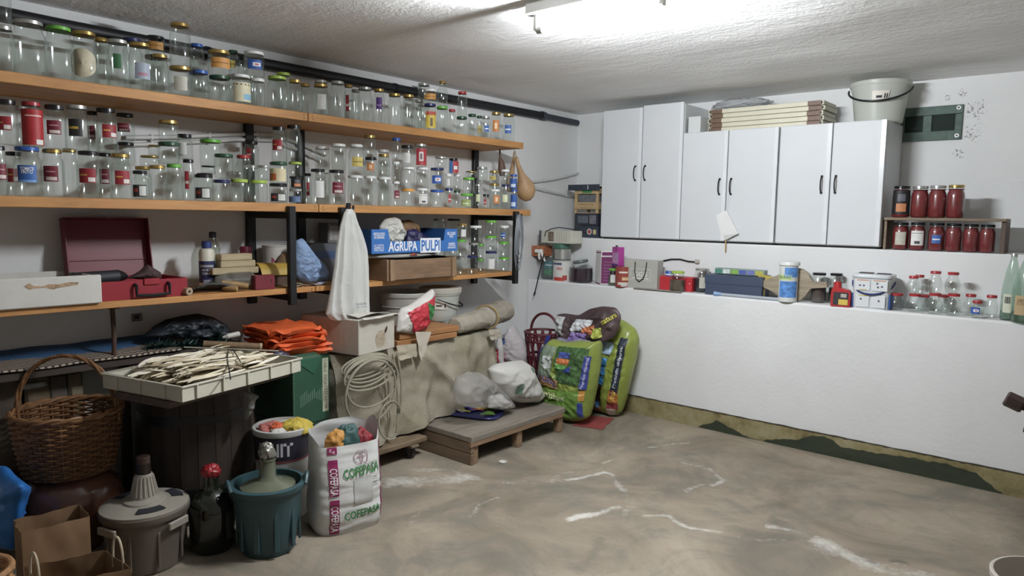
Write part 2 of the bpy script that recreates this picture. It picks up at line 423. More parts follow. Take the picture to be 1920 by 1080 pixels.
# ceiling: uneven hand-trowelled plaster
def ceil_mat():
    m, nt, out = newmat('ceiling_plaster')
    b = N(nt, 'BsdfPrincipled', i_Roughness=.9); nt.links.new(b.outputs[0], out.inputs[0]); b.inputs['Specular IOR Level'].default_value = .15
    tc = N(nt, 'TexCoord'); P = tc.outputs['Object']
    n = N(nt, 'TexNoise', i_Scale=1.2, i_Detail=6.0); nt.links.new(P, n.inputs['Vector'])
    nt.links.new(ramp(nt, n.outputs[0], [(.3, lin('#e6e6e5')), (.7, lin('#f1f1f0'))]), b.inputs['Base Color'])
    a = N(nt, 'TexNoise', i_Scale=34.0, i_Detail=6.0, i_Roughness=.65); nt.links.new(P, a.inputs['Vector'])
    mp = N(nt, 'Mapping'); mp.inputs['Scale'].default_value = (3, 9, 1); mp.inputs['Rotation'].default_value = (0, 0, .25); nt.links.new(P, mp.inputs[0])
    c = N(nt, 'TexNoise', i_Scale=1.0, i_Detail=4.0); nt.links.new(mp.outputs[0], c.inputs['Vector'])
    ad = N(nt, 'Math', operation='MULTIPLY_ADD'); ad.inputs[1].default_value = 1.6; nt.links.new(c.outputs[0], ad.inputs[0]); nt.links.new(a.outputs[0], ad.inputs[2])
    bp = N(nt, 'Bump', i_Strength=.45, i_Distance=.02); nt.links.new(ad.outputs[0], bp.inputs['Height']); nt.links.new(bp.outputs[0], b.inputs['Normal'])
    return m
def ceil_fn(u, v):
    x, y = XL - .05 + (XR + .1 - XL) * u, YB + (YUP + .05 - YB) * v
    e = min(1, max(0, (x - XL) / .25)) * min(1, max(0, (YUP - y) / .25))
    return (x, y, ZC + e * (.02 + .014 * nz(x * 1.3, y * 2.2, 3)))
struct('ceiling', MB().surf(ceil_fn, 70, 90, flip=True), ceil_mat(), fix=False)
DIMWALL = wall_mat('plain_whitewash', '#d6d3ce')
struct('wall_left', MB().box(((XL - .1), (YB + 5.6) / 2, 1.25), (.2, 5.6 - YB + .2, 2.6), 0), WALL, smooth=False)
struct('wall_back_lower', MB().box(((XL + XR) / 2, YLOW + .45, ZL1 / 2), (XR - XL, .9, ZL1), .012), WALL, smooth=False)
struct('wall_back_middle', MB().box(((XL + XR) / 2, YMID + .325, (ZL1 + ZL2) / 2), (XR - XL, .65, ZL2 - ZL1), .01), WALL, smooth=False)
struct('wall_back', MB().box(((XL + XR) / 2, YUP + .1, (ZL2 + ZC) / 2), (XR - XL, .2, ZC - ZL2 + .1), 0), WALLUP, smooth=False)
struct('wall_right', MB().box((XR + .1, (YB + 5.6) / 2, 1.25), (.2, 5.6 - YB, 2.6), 0), DIMWALL, smooth=False)
struct('wall_front', MB().box(((XL + XR) / 2, YB - .1, 1.25), (XR - XL + .4, .2, 2.6), 0), DIMWALL, smooth=False)
# raised plaster panel at the right end of the back wall
pa = at(1893, 338, Y=YUP)
struct('trim_1', MB().box(((pa.x + .7), YUP - .008, (ZL2 + pa.z) / 2), (1.4, .016, pa.z - ZL2), .006), WALL, smooth=False)

# mossy skirting band at the foot of the back wall
def skirt_build():
    x0, x1, h = XL + .02, XR, .137
    nx, nzv = 620, 16; vs, fs, ga, ta = [], [], [], []
    tops = [(1170, 0), (1310, 0), (1345, .075), (1370, .05), (1395, .01), (1430, .0), (1470, .05), (1500, .07), (1525, .115), (1560, .115), (1575, .07), (1640, .085), (1720, .10), (1780, .105), (1830, .085), (1862, .03), (1880, .0), (1925, 0)]
    tx = [(at(p, 770 + .2257 * (p - 1180), Y=YLOW).x, g) for p, g in tops]
    def gtop(x):
        if x <= tx[0][0] or x >= tx[-1][0]: return 0
        for (a, g), (b, k) in zip(tx, tx[1:]):
            if a <= x <= b: return g + (k - g) * (x - a) / (b - a)
        return 0
    for i in range(nx + 1):
        for j in range(nzv + 1):
            x = x0 + (x1 - x0) * i / nx; z = h * j / nzv
            if j == nzv: z += .006 * nz(x * 9, 2)
            y = YLOW - .012 - .003 * nz(x * 6, z * 20)
            vs.append((x, y, z)); g = gtop(x)
            ga.append(max(0, min(1, (g + .012 * nz(x * 22, z * 22) - z) / .02 + .5)) if g > 0 else 0)
            ta.append(max(0, 1 - (h - z) / (.014 + .012 * nz(x * 30, 7))))
    m = nzv + 1
    for i in range(nx):
        for j in range(nzv): fs.append((i * m + j, (i + 1) * m + j, (i + 1) * m + j + 1, i * m + j + 1))
    k = len(vs)                        # top lip back to the wall
    for i in range(nx + 1): vs.append((vs[i * m + nzv][0], YLOW + .01, vs[i * m + nzv][2])); ga.append(0); ta.append(1)
    for i in range(nx): fs.append((i * m + nzv, (i + 1) * m + nzv, k + i + 1, k + i))
    mb = MB(); mb.v, mb.f, mb.mi = vs, fs, [0] * len(fs)
    mt, nt, out = newmat('mossy_skirting')
    b = N(nt, 'BsdfPrincipled', i_Roughness=.8); nt.links.new(b.outputs[0], out.inputs[0])
    tc = N(nt, 'TexCoord'); P = tc.outputs['Object']
    n = N(nt, 'TexNoise', i_Scale=7.0, i_Detail=7.0, i_Roughness=.65); nt.links.new(P, n.inputs['Vector'])
    co = ramp(nt, n.outputs[0], [(.32, lin('#5c4f2c')), (.5, lin('#857a50')), (.68, lin('#98906f'))])
    for nm, col in (('moss', '#1c2a1c'), ('grime', '#2b2417')):
        a = N(nt, 'Attribute', attribute_name=nm)
        co = mixc(nt, ramp(nt, a.outputs['Fac'], [(.35, (0, 0, 0)), (.65, (.95, .95, .95))]), co, lin(col))
    nt.links.new(co, b.inputs['Base Color'])
    bp = N(nt, 'Bump', i_Strength=.4, i_Distance=.01); nt.links.new(n.outputs[0], bp.inputs['Height']); nt.links.new(bp.outputs[0], b.inputs['Normal'])
    ob = struct('baseboard_back', mb, mt, fix=False)
    for nm, arr in (('moss', ga), ('grime', ta)):
        ob.data.attributes.new(nm, 'FLOAT', 'POINT').data.foreach_set('value', arr)
skirt_build()

# ceiling tube and batten
tl = thing('ceiling_tube_light', 'lit fluorescent tube on a white batten fixed to the ceiling', 'lamp', (-2.08, 2.52, ZC))
em, nt, out = newmat('tube_glow'); e = N(nt, 'Emission'); e.inputs[0].default_value = (.93, .965, 1, 1); e.inputs[1].default_value = TUBE_POWER; nt.links.new(e.outputs[0], out.inputs[0])
MB().box((.36, .0, -.018), (.72, .056, .05), .006).build('batten', WHITE, tl)
for x in (.05, .67): MB().box((x, 0, -.07), (.022, .03, .085), .006).build('tube_holder', WHITE, tl)
MB().tube([(.062, 0, -.112), (.66, 0, -.112)], .014, 14).build('tube', em, tl)
MB().tube([(.055, 0, -.112), (.085, 0, -.112)], .0145, 14).build('tube_cap', LIDS['silver'], tl)
# ------------------------------------------------------------------ pipes on the walls
dp = thing('drain_pipe', 'black pipe running under the ceiling along the shelf wall', 'pipe', (XL + .04, -1.0, 2.348))
MB().tube([(0, 0, .03), (0, 2.2, .0), (0, 4.6, .0), (0, 5.8, .005)], .031, 16).build('pipe_run', plain('#15161b', .5, .15), dp)
MB().tube([(0, 5.8, .005), (0, 5.83, .005), (0, 5.86, .005)], [.037, .037, .033], 16).build('coupling', plain('#3c404c', .5, .1), dp)
MB().tube([(0, 5.86, .005), (0, 6.33, .0)], .026, 16).build('pipe_end', plain('#343945', .5, .1), dp)
for y in (1.2, 2.9, 4.2): MB().tube([(.0, y - .012, .0), (.0, y + .012, .0)], .035, 16).build('clip', BLACKMETAL, dp)
PVC = plain('#c9cac8', .45, .05)
def conduit(label, pts, r=.012):
    p0 = pts[0]
    o = thing('conduit', label, 'conduit', p0)
    MB().tube([tuple(Vector(p) - Vector(p0)) for p in pts], r, 10).build('pipe', PVC, o)
    for k in range(1, len(pts)):
        q = (Vector(pts[k]) + Vector(pts[k - 1])) / 2 - Vector(p0)
        MB().box(tuple(q - Vector((.004, 0, 0))), (.03, .014, .03), .003).build('clip', PVC, o)
xw = XL + .018
conduit('upper of two pale conduits between the top and middle shelves', [tuple(at(a, b, X=xw)) for a, b in ((235, 258), (330, 257), (450, 251), (512, 252), (560, 268), (612, 290))])
conduit('lower of two pale conduits between the top and middle shelves', [tuple(at(a, b, X=xw)) for a, b in ((235, 272), (330, 268), (450, 262), (512, 263), (556, 280), (604, 302))], .011)
conduit('pale conduit rising towards the corner beside the hanging gourd', [tuple(at(a, b, X=xw)) for a, b in ((960, 336), (1000, 341), (1040, 336), (1084, 325))])
conduit('pale conduit sloping down behind the corner crates below the gourd', [tuple(at(a, b, X=xw)) for a, b in ((955, 333), (1000, 352), (1040, 362), (1082, 370))])
# ------------------------------------------------------------------ shelf boards and brackets
SZ = {1: 2.045, 2: 1.550, 3: 1.089}
SXF = -3.42
PINE = wood('#a8733a', '#c9924e', 1, .6, .8)
def board(label, y0, y1, z, xf=SXF, th=.045):
    o = thing('shelf_board', label, 'shelf', ((XL + xf) / 2, (y0 + y1) / 2, z - th))
    MB().box((0, 0, th / 2), (xf - XL, y1 - y0, th), .003).build('plank', PINE, o)
    for s in (-1, 1):                   # pairs of nail heads near the board ends, on the front edge
        for dz in (th * .3, th * .68): MB().tube([((xf - XL) / 2 - .002, s * ((y1 - y0) / 2 - .025), dz), ((xf - XL) / 2 + .0012, s * ((y1 - y0) / 2 - .025), dz)], .0028, 8).build('nail', BLACKMETAL, o)
    return o
yj1, yj2, yj3 = at(578, 210, X=SXF).y, at(598, 385, X=SXF).y, at(592, 545, X=SXF).y
ye1, ye2, ye3 = at(982, 272, X=SXF).y, at(995, 396, X=SXF).y, at(967, 515, X=SXF).y
board('left pine board of the top shelf of jars', .2, yj1 - .002, SZ[1]); board('right pine board of the top shelf of jars', yj1 + .002, ye1, SZ[1])
board('left pine board of the middle shelf of jars', .2, yj2 - .002, SZ[2]); board('right pine board of the middle shelf of jars', yj2 + .002, ye2, SZ[2])
board('left pine board of the lowest shelf, under the white open box', .2, yj3 - .002, SZ[3], th=.03); board('right pine board of the lowest shelf, under the stacked jars', yj3 + .002, ye3, SZ[3], th=.03)
def bracket(label, y, front=True, sz=.034, only_wall=False):
    o = thing('shelf_bracket', label, 'bracket', (XL, y, SZ[3] - .12))
    zt = SZ[1] - .045 - (SZ[3] - .12)
    MB().box((.018, 0, zt / 2), (.034, .05, zt), .003).build('wall_upright', BLACKMETAL, o)
    d = SXF - XL - .02
    for z in (SZ[2],):
        zz = z - .045 - (SZ[3] - .12) - .02
        MB().box((d / 2 + .01, 0, zz), (d + .02, .034, .036), .003).build('arm', BLACKMETAL, o)
    zz = SZ[3] - .03 - (SZ[3] - .12) - .02
    MB().box((d / 2 + .01, 0, zz), (d + .02, .034, .036), .003).build('arm', BLACKMETAL, o)
    if front:
        z1 = SZ[2] - .045 - (SZ[3] - .12)
        MB().box((d + .0375, 0, z1 / 2 + .03), (.034, .04, z1 - .0), .003).build('front_upright', BLACKMETAL, o)
    return o
bracket('black steel bracket frame left of the hanging white bag', 2.14)
bracket('black steel bracket frame behind the hanging white bag', 2.475)
bracket('black steel bracket frame at the right end of the shelves', 4.02)
# ------------------------------------------------------------------ glass jars
# label prints: background colour, (angle span deg, low, high as shares of the body), then patches (u0,u1,v0,v1,colour)
PRINTS = {
 'red': ('#8f1a26', 80, .34, .66, [(.55, .95, .08, .38, '#d8d3cc'), (.08, .5, .5, .6, '#c79a35')]),
 'maroon': ('#6e1a2b', 75, .34, .68, [(.2, .9, .08, .3, '#cfc4c0'), (.2, .8, .6, .68, '#b9848c')]),
 'redfull': ('#a51d22', 150, .04, .88, [(.55, .85, .02, .16, '#d9d6d2'), (.2, .8, .8, .84, '#d9b3ac')]),
 'blackyellow': ('#1d1c1b', 66, .32, .72, [(.0, .7, .42, .56, '#b99a2f')]),
 'tomate': ('#2b5fa8', 78, .30, .66, [(.05, .95, .0, .14, '#6ea0d8')]),
 'round': ('#c8c0a4', 84, .15, .7, []),
 'white': ('#d2d3d0', 60, .2, .7, []),
 'whitebar': ('#dcdcd8', 90, .2, .75, [(.3, .7, .1, .3, '#4a4a4c'), (.05, .95, .82, .86, '#6a6a6c')]),
 'yellow': ('#cdb95a', 80, .3, .62, [(.1, .9, .42, .55, '#8d7a30')]),
 'yellowred': ('#cdb53a', 110, .1, .75, [(.0, 1, .78, 1, '#b0303a'), (.4, .6, .1, .6, '#5a4a20')]),
 'orange': ('#c98f3f', 110, .3, .75, [(.1, .9, .45, .55, '#8c5a20')]),
 'cream': ('#d6cfae', 120, .1, .78, [(.5, .95, .1, .4, '#7fb4d0'), (.0, 1, .86, .92, '#4a4636')]),
 'blue': ('#2d58a8', 80, .3, .7, [(.35, .9, .3, .7, '#e2e4ea'), (.5, .75, .42, .58, '#b02a34')]),
 'bluefull': ('#2c56a0', 130, .05, .8, [(.2, .8, .15, .45, '#c9d6ea')]),
 'blueband': ('#5c7299', 120, .1, .55, []),
 'purple': ('#54307c', 60, .42, .78, [(.15, .85, .3, .4, '#a48cc0')]),
 'greenish': ('#93a55f', 90, .15, .65, [(.2, .8, .3, .5, '#d6dcc0')]),
 'greenbit': ('#356a44', 40, .4, .72, []),
 'blackwhite': ('#2b2b2c', 100, .1, .55, [(.5, .95, .1, .9, '#c9cbc6'), (.1, .4, .4, .7, '#a03a30')]),
 'blackpic': ('#19191c', 120, .12, .9, [(.25, .75, .1, .45, '#c07a4a'), (.3, .7, .55, .85, '#5a5a64')]),
 'peach': ('#d7c9a0', 120, .1, .75, [(.05, .45, .1, .6, '#c4622a')]),
 'redblue': ('#a83038', 120, .05, .9, [(.0, .35, 0, 1, '#3a74b0'), (.45, .8, .3, .6, '#e0dcd8')]),
 'redwhite': ('#a5333c', 120, .08, .85, [(.25, .6, .25, .8, '#d8d0cc'), (.34, .5, .35, .7, '#4a2a2c')]),
 'redbit': ('#9c2a34', 40, .3, .75, [(.1, .9, .3, .45, '#d8d0c8')]),
 'palegreen': ('#cfd8b0', 70, .3, .62, []),
 'bluebit': ('#3a62a6', 60, .3, .62, [(.1, .9, .4, .55, '#dfe3ea')]),
 'orangepic': ('#c27a3c', 70, .3, .75, [(.3, .7, .25, .75, '#e6c49a')]),
 'faint': ('#98a2b2', 80, .25, .6, [(.2, .8, .2, .4, '#a8788c')]),
 'greybar': ('#b9b6a8', 70, .2, .7, []),
}
PWORD = {'red': 'red label', 'maroon': 'maroon label', 'redfull': 'tall all-red label', 'blackyellow': 'black label with yellow stripe', 'tomate': 'blue TOMATE FRITO label',
 'round': 'round cream label', 'white': 'white label', 'whitebar': 'white barcode label', 'yellow': 'yellow label', 'yellowred': 'yellow and red label', 'orange': 'orange label', 'cream': 'cream label',
 'blue': 'blue and white label', 'bluefull': 'blue label', 'blueband': 'grey-blue band', 'purple': 'purple hexagonal label', 'greenish': 'green label', 'greenbit': 'small green label', 'blackwhite': 'black and white label',
 'blackpic': 'black picture label', 'peach': 'cream label with orange fruit', 'redblue': 'red and blue label', 'redwhite': 'red and white label', 'redbit': 'small red label', 'palegreen': 'pale green label',
 'bluebit': 'small blue label', 'orangepic': 'orange fruit label', 'faint': 'faded label', 'greybar': 'pale worn label'}
LIDW = {'gold': 'gold', 'silver': 'silver', 'white': 'white', 'black': 'black', 'green': 'bright green', 'dgreen': 'dark green', 'blue': 'blue', 'navy': 'navy', 'red': 'red', 'orange': 'orange', 'lime': 'lime-gold'}
def jar_profile(kind, r, h):
    lh = min(.016, h * .16); hb = h - lh * .7
    if kind == 'w': p = [(r * .55, .004), (r * .9, .0), (r, r * .12), (r, hb * .86), (r * .93, hb * .94), (r * .9, hb)]; rl = r * .95
    elif kind == 'b': p = [(r * .5, .003), (r * .7, 0), (r * .93, hb * .2), (r, hb * .4), (r * .93, hb * .6), (r * .7, hb * .78), (r * .62, hb * .85), (r * .64, hb)]; rl = r * .7
    elif kind == 'n': p = [(r * .5, .004), (r * .88, 0), (r, r * .2), (r, hb * .6), (r * .85, hb * .72), (r * .55, hb * .82), (r * .52, hb)]; rl = r * .6
    else: p = [(r * .5, .005), (r * .88, 0), (r, r * .18), (r * .985, hb * .4), (r, hb * .7), (r * .93, hb * .8), (r * .8, hb * .87), (r * .78, hb)]; rl = r * .84
    return p, rl, lh, hb
def arc_patch(mb, r, z0, z1, a0, a1, n=7):
    mb.surf(lambda u, v: (r * cos(a0 + (a1 - a0) * u), r * sin(a0 + (a1 - a0) * u), z0 + (z1 - z0) * v), n, 1)
def jar_parts(root, kind, r, h, lid, prnt, yaw, content=None):
    p, rl, lh, hb = jar_profile(kind, r, h)
    seg = 6 if kind == 'h' else 20
    MB().lathe(p, seg, cap0=True).build('glass_body', GLASS, root, angle=50 if kind != 'h' else 20)
    if content:
        lv = content[1]
        q = [(max(.001, a - .004), min(z + .004, hb * lv)) for a, z in p if z < hb * lv] + [(max(.001, p[3][0] - .004), hb * lv)]
        MB().lathe(q, 18, cap0=True, cap1=True).build('contents', content[0], root)
    m = MB(); m.lathe([(rl, hb - lh * .3), (rl, h - .0025), (rl * .95, h - .0005), (rl * .8, h - .002), (0, h - .002)], 22, cap0=False)
    m.build('lid', LIDS[lid], root)
    if prnt:
        bg, span, z0, z1, pats = PRINTS[prnt]; m = MB(); mats = [plain(bg, .55, .08, 30)]
        a = RAD(span) / 2; zz0, zz1 = hb * z0, hb * z1; rr = r * 1.008 + .0004
        if prnt == 'round':
            c = (zz0 + zz1) / 2; R = (zz1 - zz0) / 2
            m.surf(lambda u, v: (rr * cos(yaw + v * R * cos(2 * pi * u) / r), rr * sin(yaw + v * R * cos(2 * pi * u) / r), c + v * R * sin(2 * pi * u)), 20, 2, closeu=True)
        else:
            arc_patch(m, rr, zz0, zz1, yaw - a, yaw + a, 9)
        for (u0, u1, v0, v1, c) in pats:
            m.cur = len(mats); mats.append(plain(c, .55, .05, 30))
            # seen from outside, the left of the print is at the larger angle... kept mirrored-safe: +angle is the viewer's right
            arc_patch(m, rr + .0006, zz0 + (zz1 - zz0) * v0, zz0 + (zz1 - zz0) * v1, yaw - a + 2 * a * u0, yaw - a + 2 * a * u1, 5)
        if prnt == 'tomate':
            m.cur = len(mats); mats.append(plain('#e8eaf0', .5, 0))
            fn = lambda x, z: ((rr + .001) * cos(yaw + x / rr), (rr + .001) * sin(yaw + x / rr), z)
            zc = (zz0 + zz1) / 2
            put_text(m, 'TOMATE', 0, zc + (zz1 - zz0) * .3, .0135, fn, .02, w=.048); put_text(m, 'FRITO', 0, zc + (zz1 - zz0) * .1, .0135, fn, .02, w=.04)
        m.build('paper_label', mats, root, fix=False)
ORD = ['first', 'second', 'third'] + ['%dth' % k for k in range(4, 60)]
for _k in (21, 31, 41, 51): ORD[_k - 1] = '%dst' % _k
for _k in (22, 32, 42, 52): ORD[_k - 1] = '%dnd' % _k
for _k in (23, 33, 43, 53): ORD[_k - 1] = '%drd' % _k
TIER = {0: 'bottom tier', 1: 'second tier', 2: 'third tier', 3: 'fourth tier'}
def place_jars(rows, ztop, shelfname, group, xf=SXF, xb=XL + .01):
    """rows: (x0, x1, ytop, ybot, depth row, tier, kind, lid, print). A jar keeps its column in the picture and moves back until it stands free."""
    done = []
    rows = sorted(rows, key=lambda q: (q[5], 'fmb'.index(q[4])))
    for (x0, x1, yt, yb, row, lv, kind, lid, prnt) in rows:
        X = xf - .012 - {'f': .0, 'm': .115, 'b': .23}[row]
        first = True
        while True:
            g = at((x0 + x1) / 2, yb, X=X); r = (x1 - x0) / 2 * mpp(g) * .975
            if first: X -= r; first = False; continue
            c = at((x0 + x1) / 2, yb, X=X); zt = at((x0 + x1) / 2, yt, X=X).z
            if lv == 0: zb = ztop
            else:
                sup = [d for d in done if d[4] == lv - 1 and math.hypot(d[0] - X, d[1] - c.y) < (d[2] + r) * .8]
                zb = max((d[3][1] for d in sup), default=None)
                if zb is None or zt - zb < .028:
                    zb = None
            ok = zb is not None
            if ok:
                for d in done:
                    if d[3][0] < zt - .001 and d[3][1] > zb + .001 and math.hypot(d[0] - X, d[1] - c.y) < d[2] + r + .0008: ok = False; break
            if ok or X - r < xb + .004: break
            X -= .006
        if zb is None:
            zb = at((x0 + x1) / 2, yb, X=X).z
            print('NOSUPPORT', shelfname, x0, x1, yt, yb, row, lv)
        elif not ok: print('TIGHT', shelfname, x0, x1, yt, yb, row, lv)
        done.append((X, c.y, r, (zb, zt), lv, x0, kind, lid, prnt))
    for lv in range(4):
        L = sorted([d for d in done if d[4] == lv], key=lambda d: d[5])
        for k, (X, Y, r, (zb, zt), _, x0, kind, lid, prnt) in enumerate(L):
            look = LIDW[lid] + '-lidded jar' + (' with ' + PWORD[prnt] if prnt else '')
            lab = '%s, %s from left, %s, %s' % (look, ORD[k], TIER[lv], shelfname)
            o = thing('glass_jar', lab, 'jar', (X, Y, zb), 0, group)
            jar_parts(o, kind, r, max(.02, zt - zb), lid, prnt, yaw_to_cam((X, Y)) + random.uniform(-.35, .35))
random.seed(4)
TOPJ = [
 (-12, 27, 50, 132, 'f', 0, 's', 'silver', None), (-14, 21, -30, 50, 'f', 1, 's', 'silver', None),
 (28, 86, 41, 139, 'f', 0, 's', 'silver', None), (89, 138, 52, 145, 'f', 0, 's', 'green', None), (138, 184, 61, 150, 'f', 0, 's', 'gold', 'round'),
 (178, 206, 72, 152, 'm', 0, 's', 'gold', None), (203, 243, 76, 160, 'f', 0, 's', 'silver', 'greenbit'), (232, 268, 73, 160, 'm', 0, 's', 'navy', None),
 (244, 285, 82, 165, 'f', 0, 's', 'gold', 'faint'), (286, 317, 103, 171, 'f', 0, 's', 'gold', None), (274, 308, 105, 168, 'm', 0, 'w', 'black', None), (275, 309, 69, 105, 'm', 1, 'w', 'black', 'orange'),
 (319, 359, 126, 178, 'f', 0, 'w', 'gold', 'greybar'), (320, 358, 45, 127, 'f', 1, 's', 'gold', None), (361, 391, 133, 184, 'f', 0, 'w', 'blue', None), (355, 385, 134, 180, 'm', 0, 'w', 'blue', None), (357, 383, 83, 134, 'm', 1, 's', 'blue', None),
 (393, 431, 143, 189, 'f', 0, 'w', 'dgreen', None), (391, 432, 96, 144, 'f', 1, 'w', 'gold', 'orange'), (425, 452, 142, 188, 'm', 0, 'w', 'gold', None), (428, 448, 95, 142, 'm', 1, 's', 'dgreen', 'yellow'),
 (433, 470, 141, 191, 'f', 0, 'w', 'white', 'cream'), (471, 497, 148, 194, 'f', 0, 'w', 'white', None), (455, 482, 143, 190, 'm', 0, 'w', 'silver', None), (448, 464, 108, 143, 'm', 1, 's', 'black', None), (458, 496, 98, 148, 'f', 1, 'w', 'white', 'blue'),
 (500, 540, 144, 198, 'f', 0, 's', 'lime', None), (517, 547, 137, 197, 'm', 0, 's', 'lime', None), (541, 567, 150, 205, 'f', 0, 's', 'gold', None), (562, 583, 157, 206, 'm', 0, 's', 'gold', None),
 (586, 617, 158, 211, 'f', 0, 's', 'gold', 'white'), (588, 616, 151, 210, 'm', 0, 's', 'silver', None), (619, 648, 153, 216, 'f', 0, 's', 'silver', None), (645, 663, 159, 219, 'm', 0, 's', 'gold', 'redbit'),
 (658, 676, 168, 220, 'm', 0, 's', 'silver', None), (670, 699, 164, 226, 'f', 0, 's', 'silver', None), (700, 722, 167, 229, 'f', 0, 's', 'gold', 'purple'), (727, 753, 176, 235, 'f', 0, 's', 'gold', None), (754, 778, 178, 238, 'f', 0, 's', 'gold', None),
 (777, 795, 187, 241, 'm', 0, 's', 'silver', None), (794, 818, 195, 242, 'f', 0, 'w', 'navy', 'yellowred'), (794, 819, 168, 196, 'f', 1, 'w', 'white', 'orange'), (783, 806, 195, 240, 'b', 0, 'w', 'silver', None), (783, 806, 157, 195, 'b', 1, 'w', 'silver', None),
 (818, 840, 200, 247, 'f', 0, 'w', 'green', None), (819, 840, 152, 200, 'f', 1, 'n', 'gold', None), (841, 854, 205, 250, 'f', 0, 'w', 'red', None), (855, 876, 219, 253, 'f', 0, 'w', 'dgreen', None), (857, 876, 172, 219, 'f', 1, 's', 'red', None),
 (877, 893, 214, 255, 'f', 0, 'w', 'dgreen', None), (893, 904, 217, 258, 'm', 0, 'w', 'dgreen', 'yellow'), (902, 919, 218, 260, 'f', 0, 'w', 'silver', 'bluebit'), (919, 940, 211, 263, 'f', 0, 's', 'gold', 'orangepic'), (941, 965, 214, 267, 'f', 0, 's', 'gold', 'bluebit')]
place_jars(TOPJ, SZ[1], 'top shelf', 'empty jars on the top shelf')
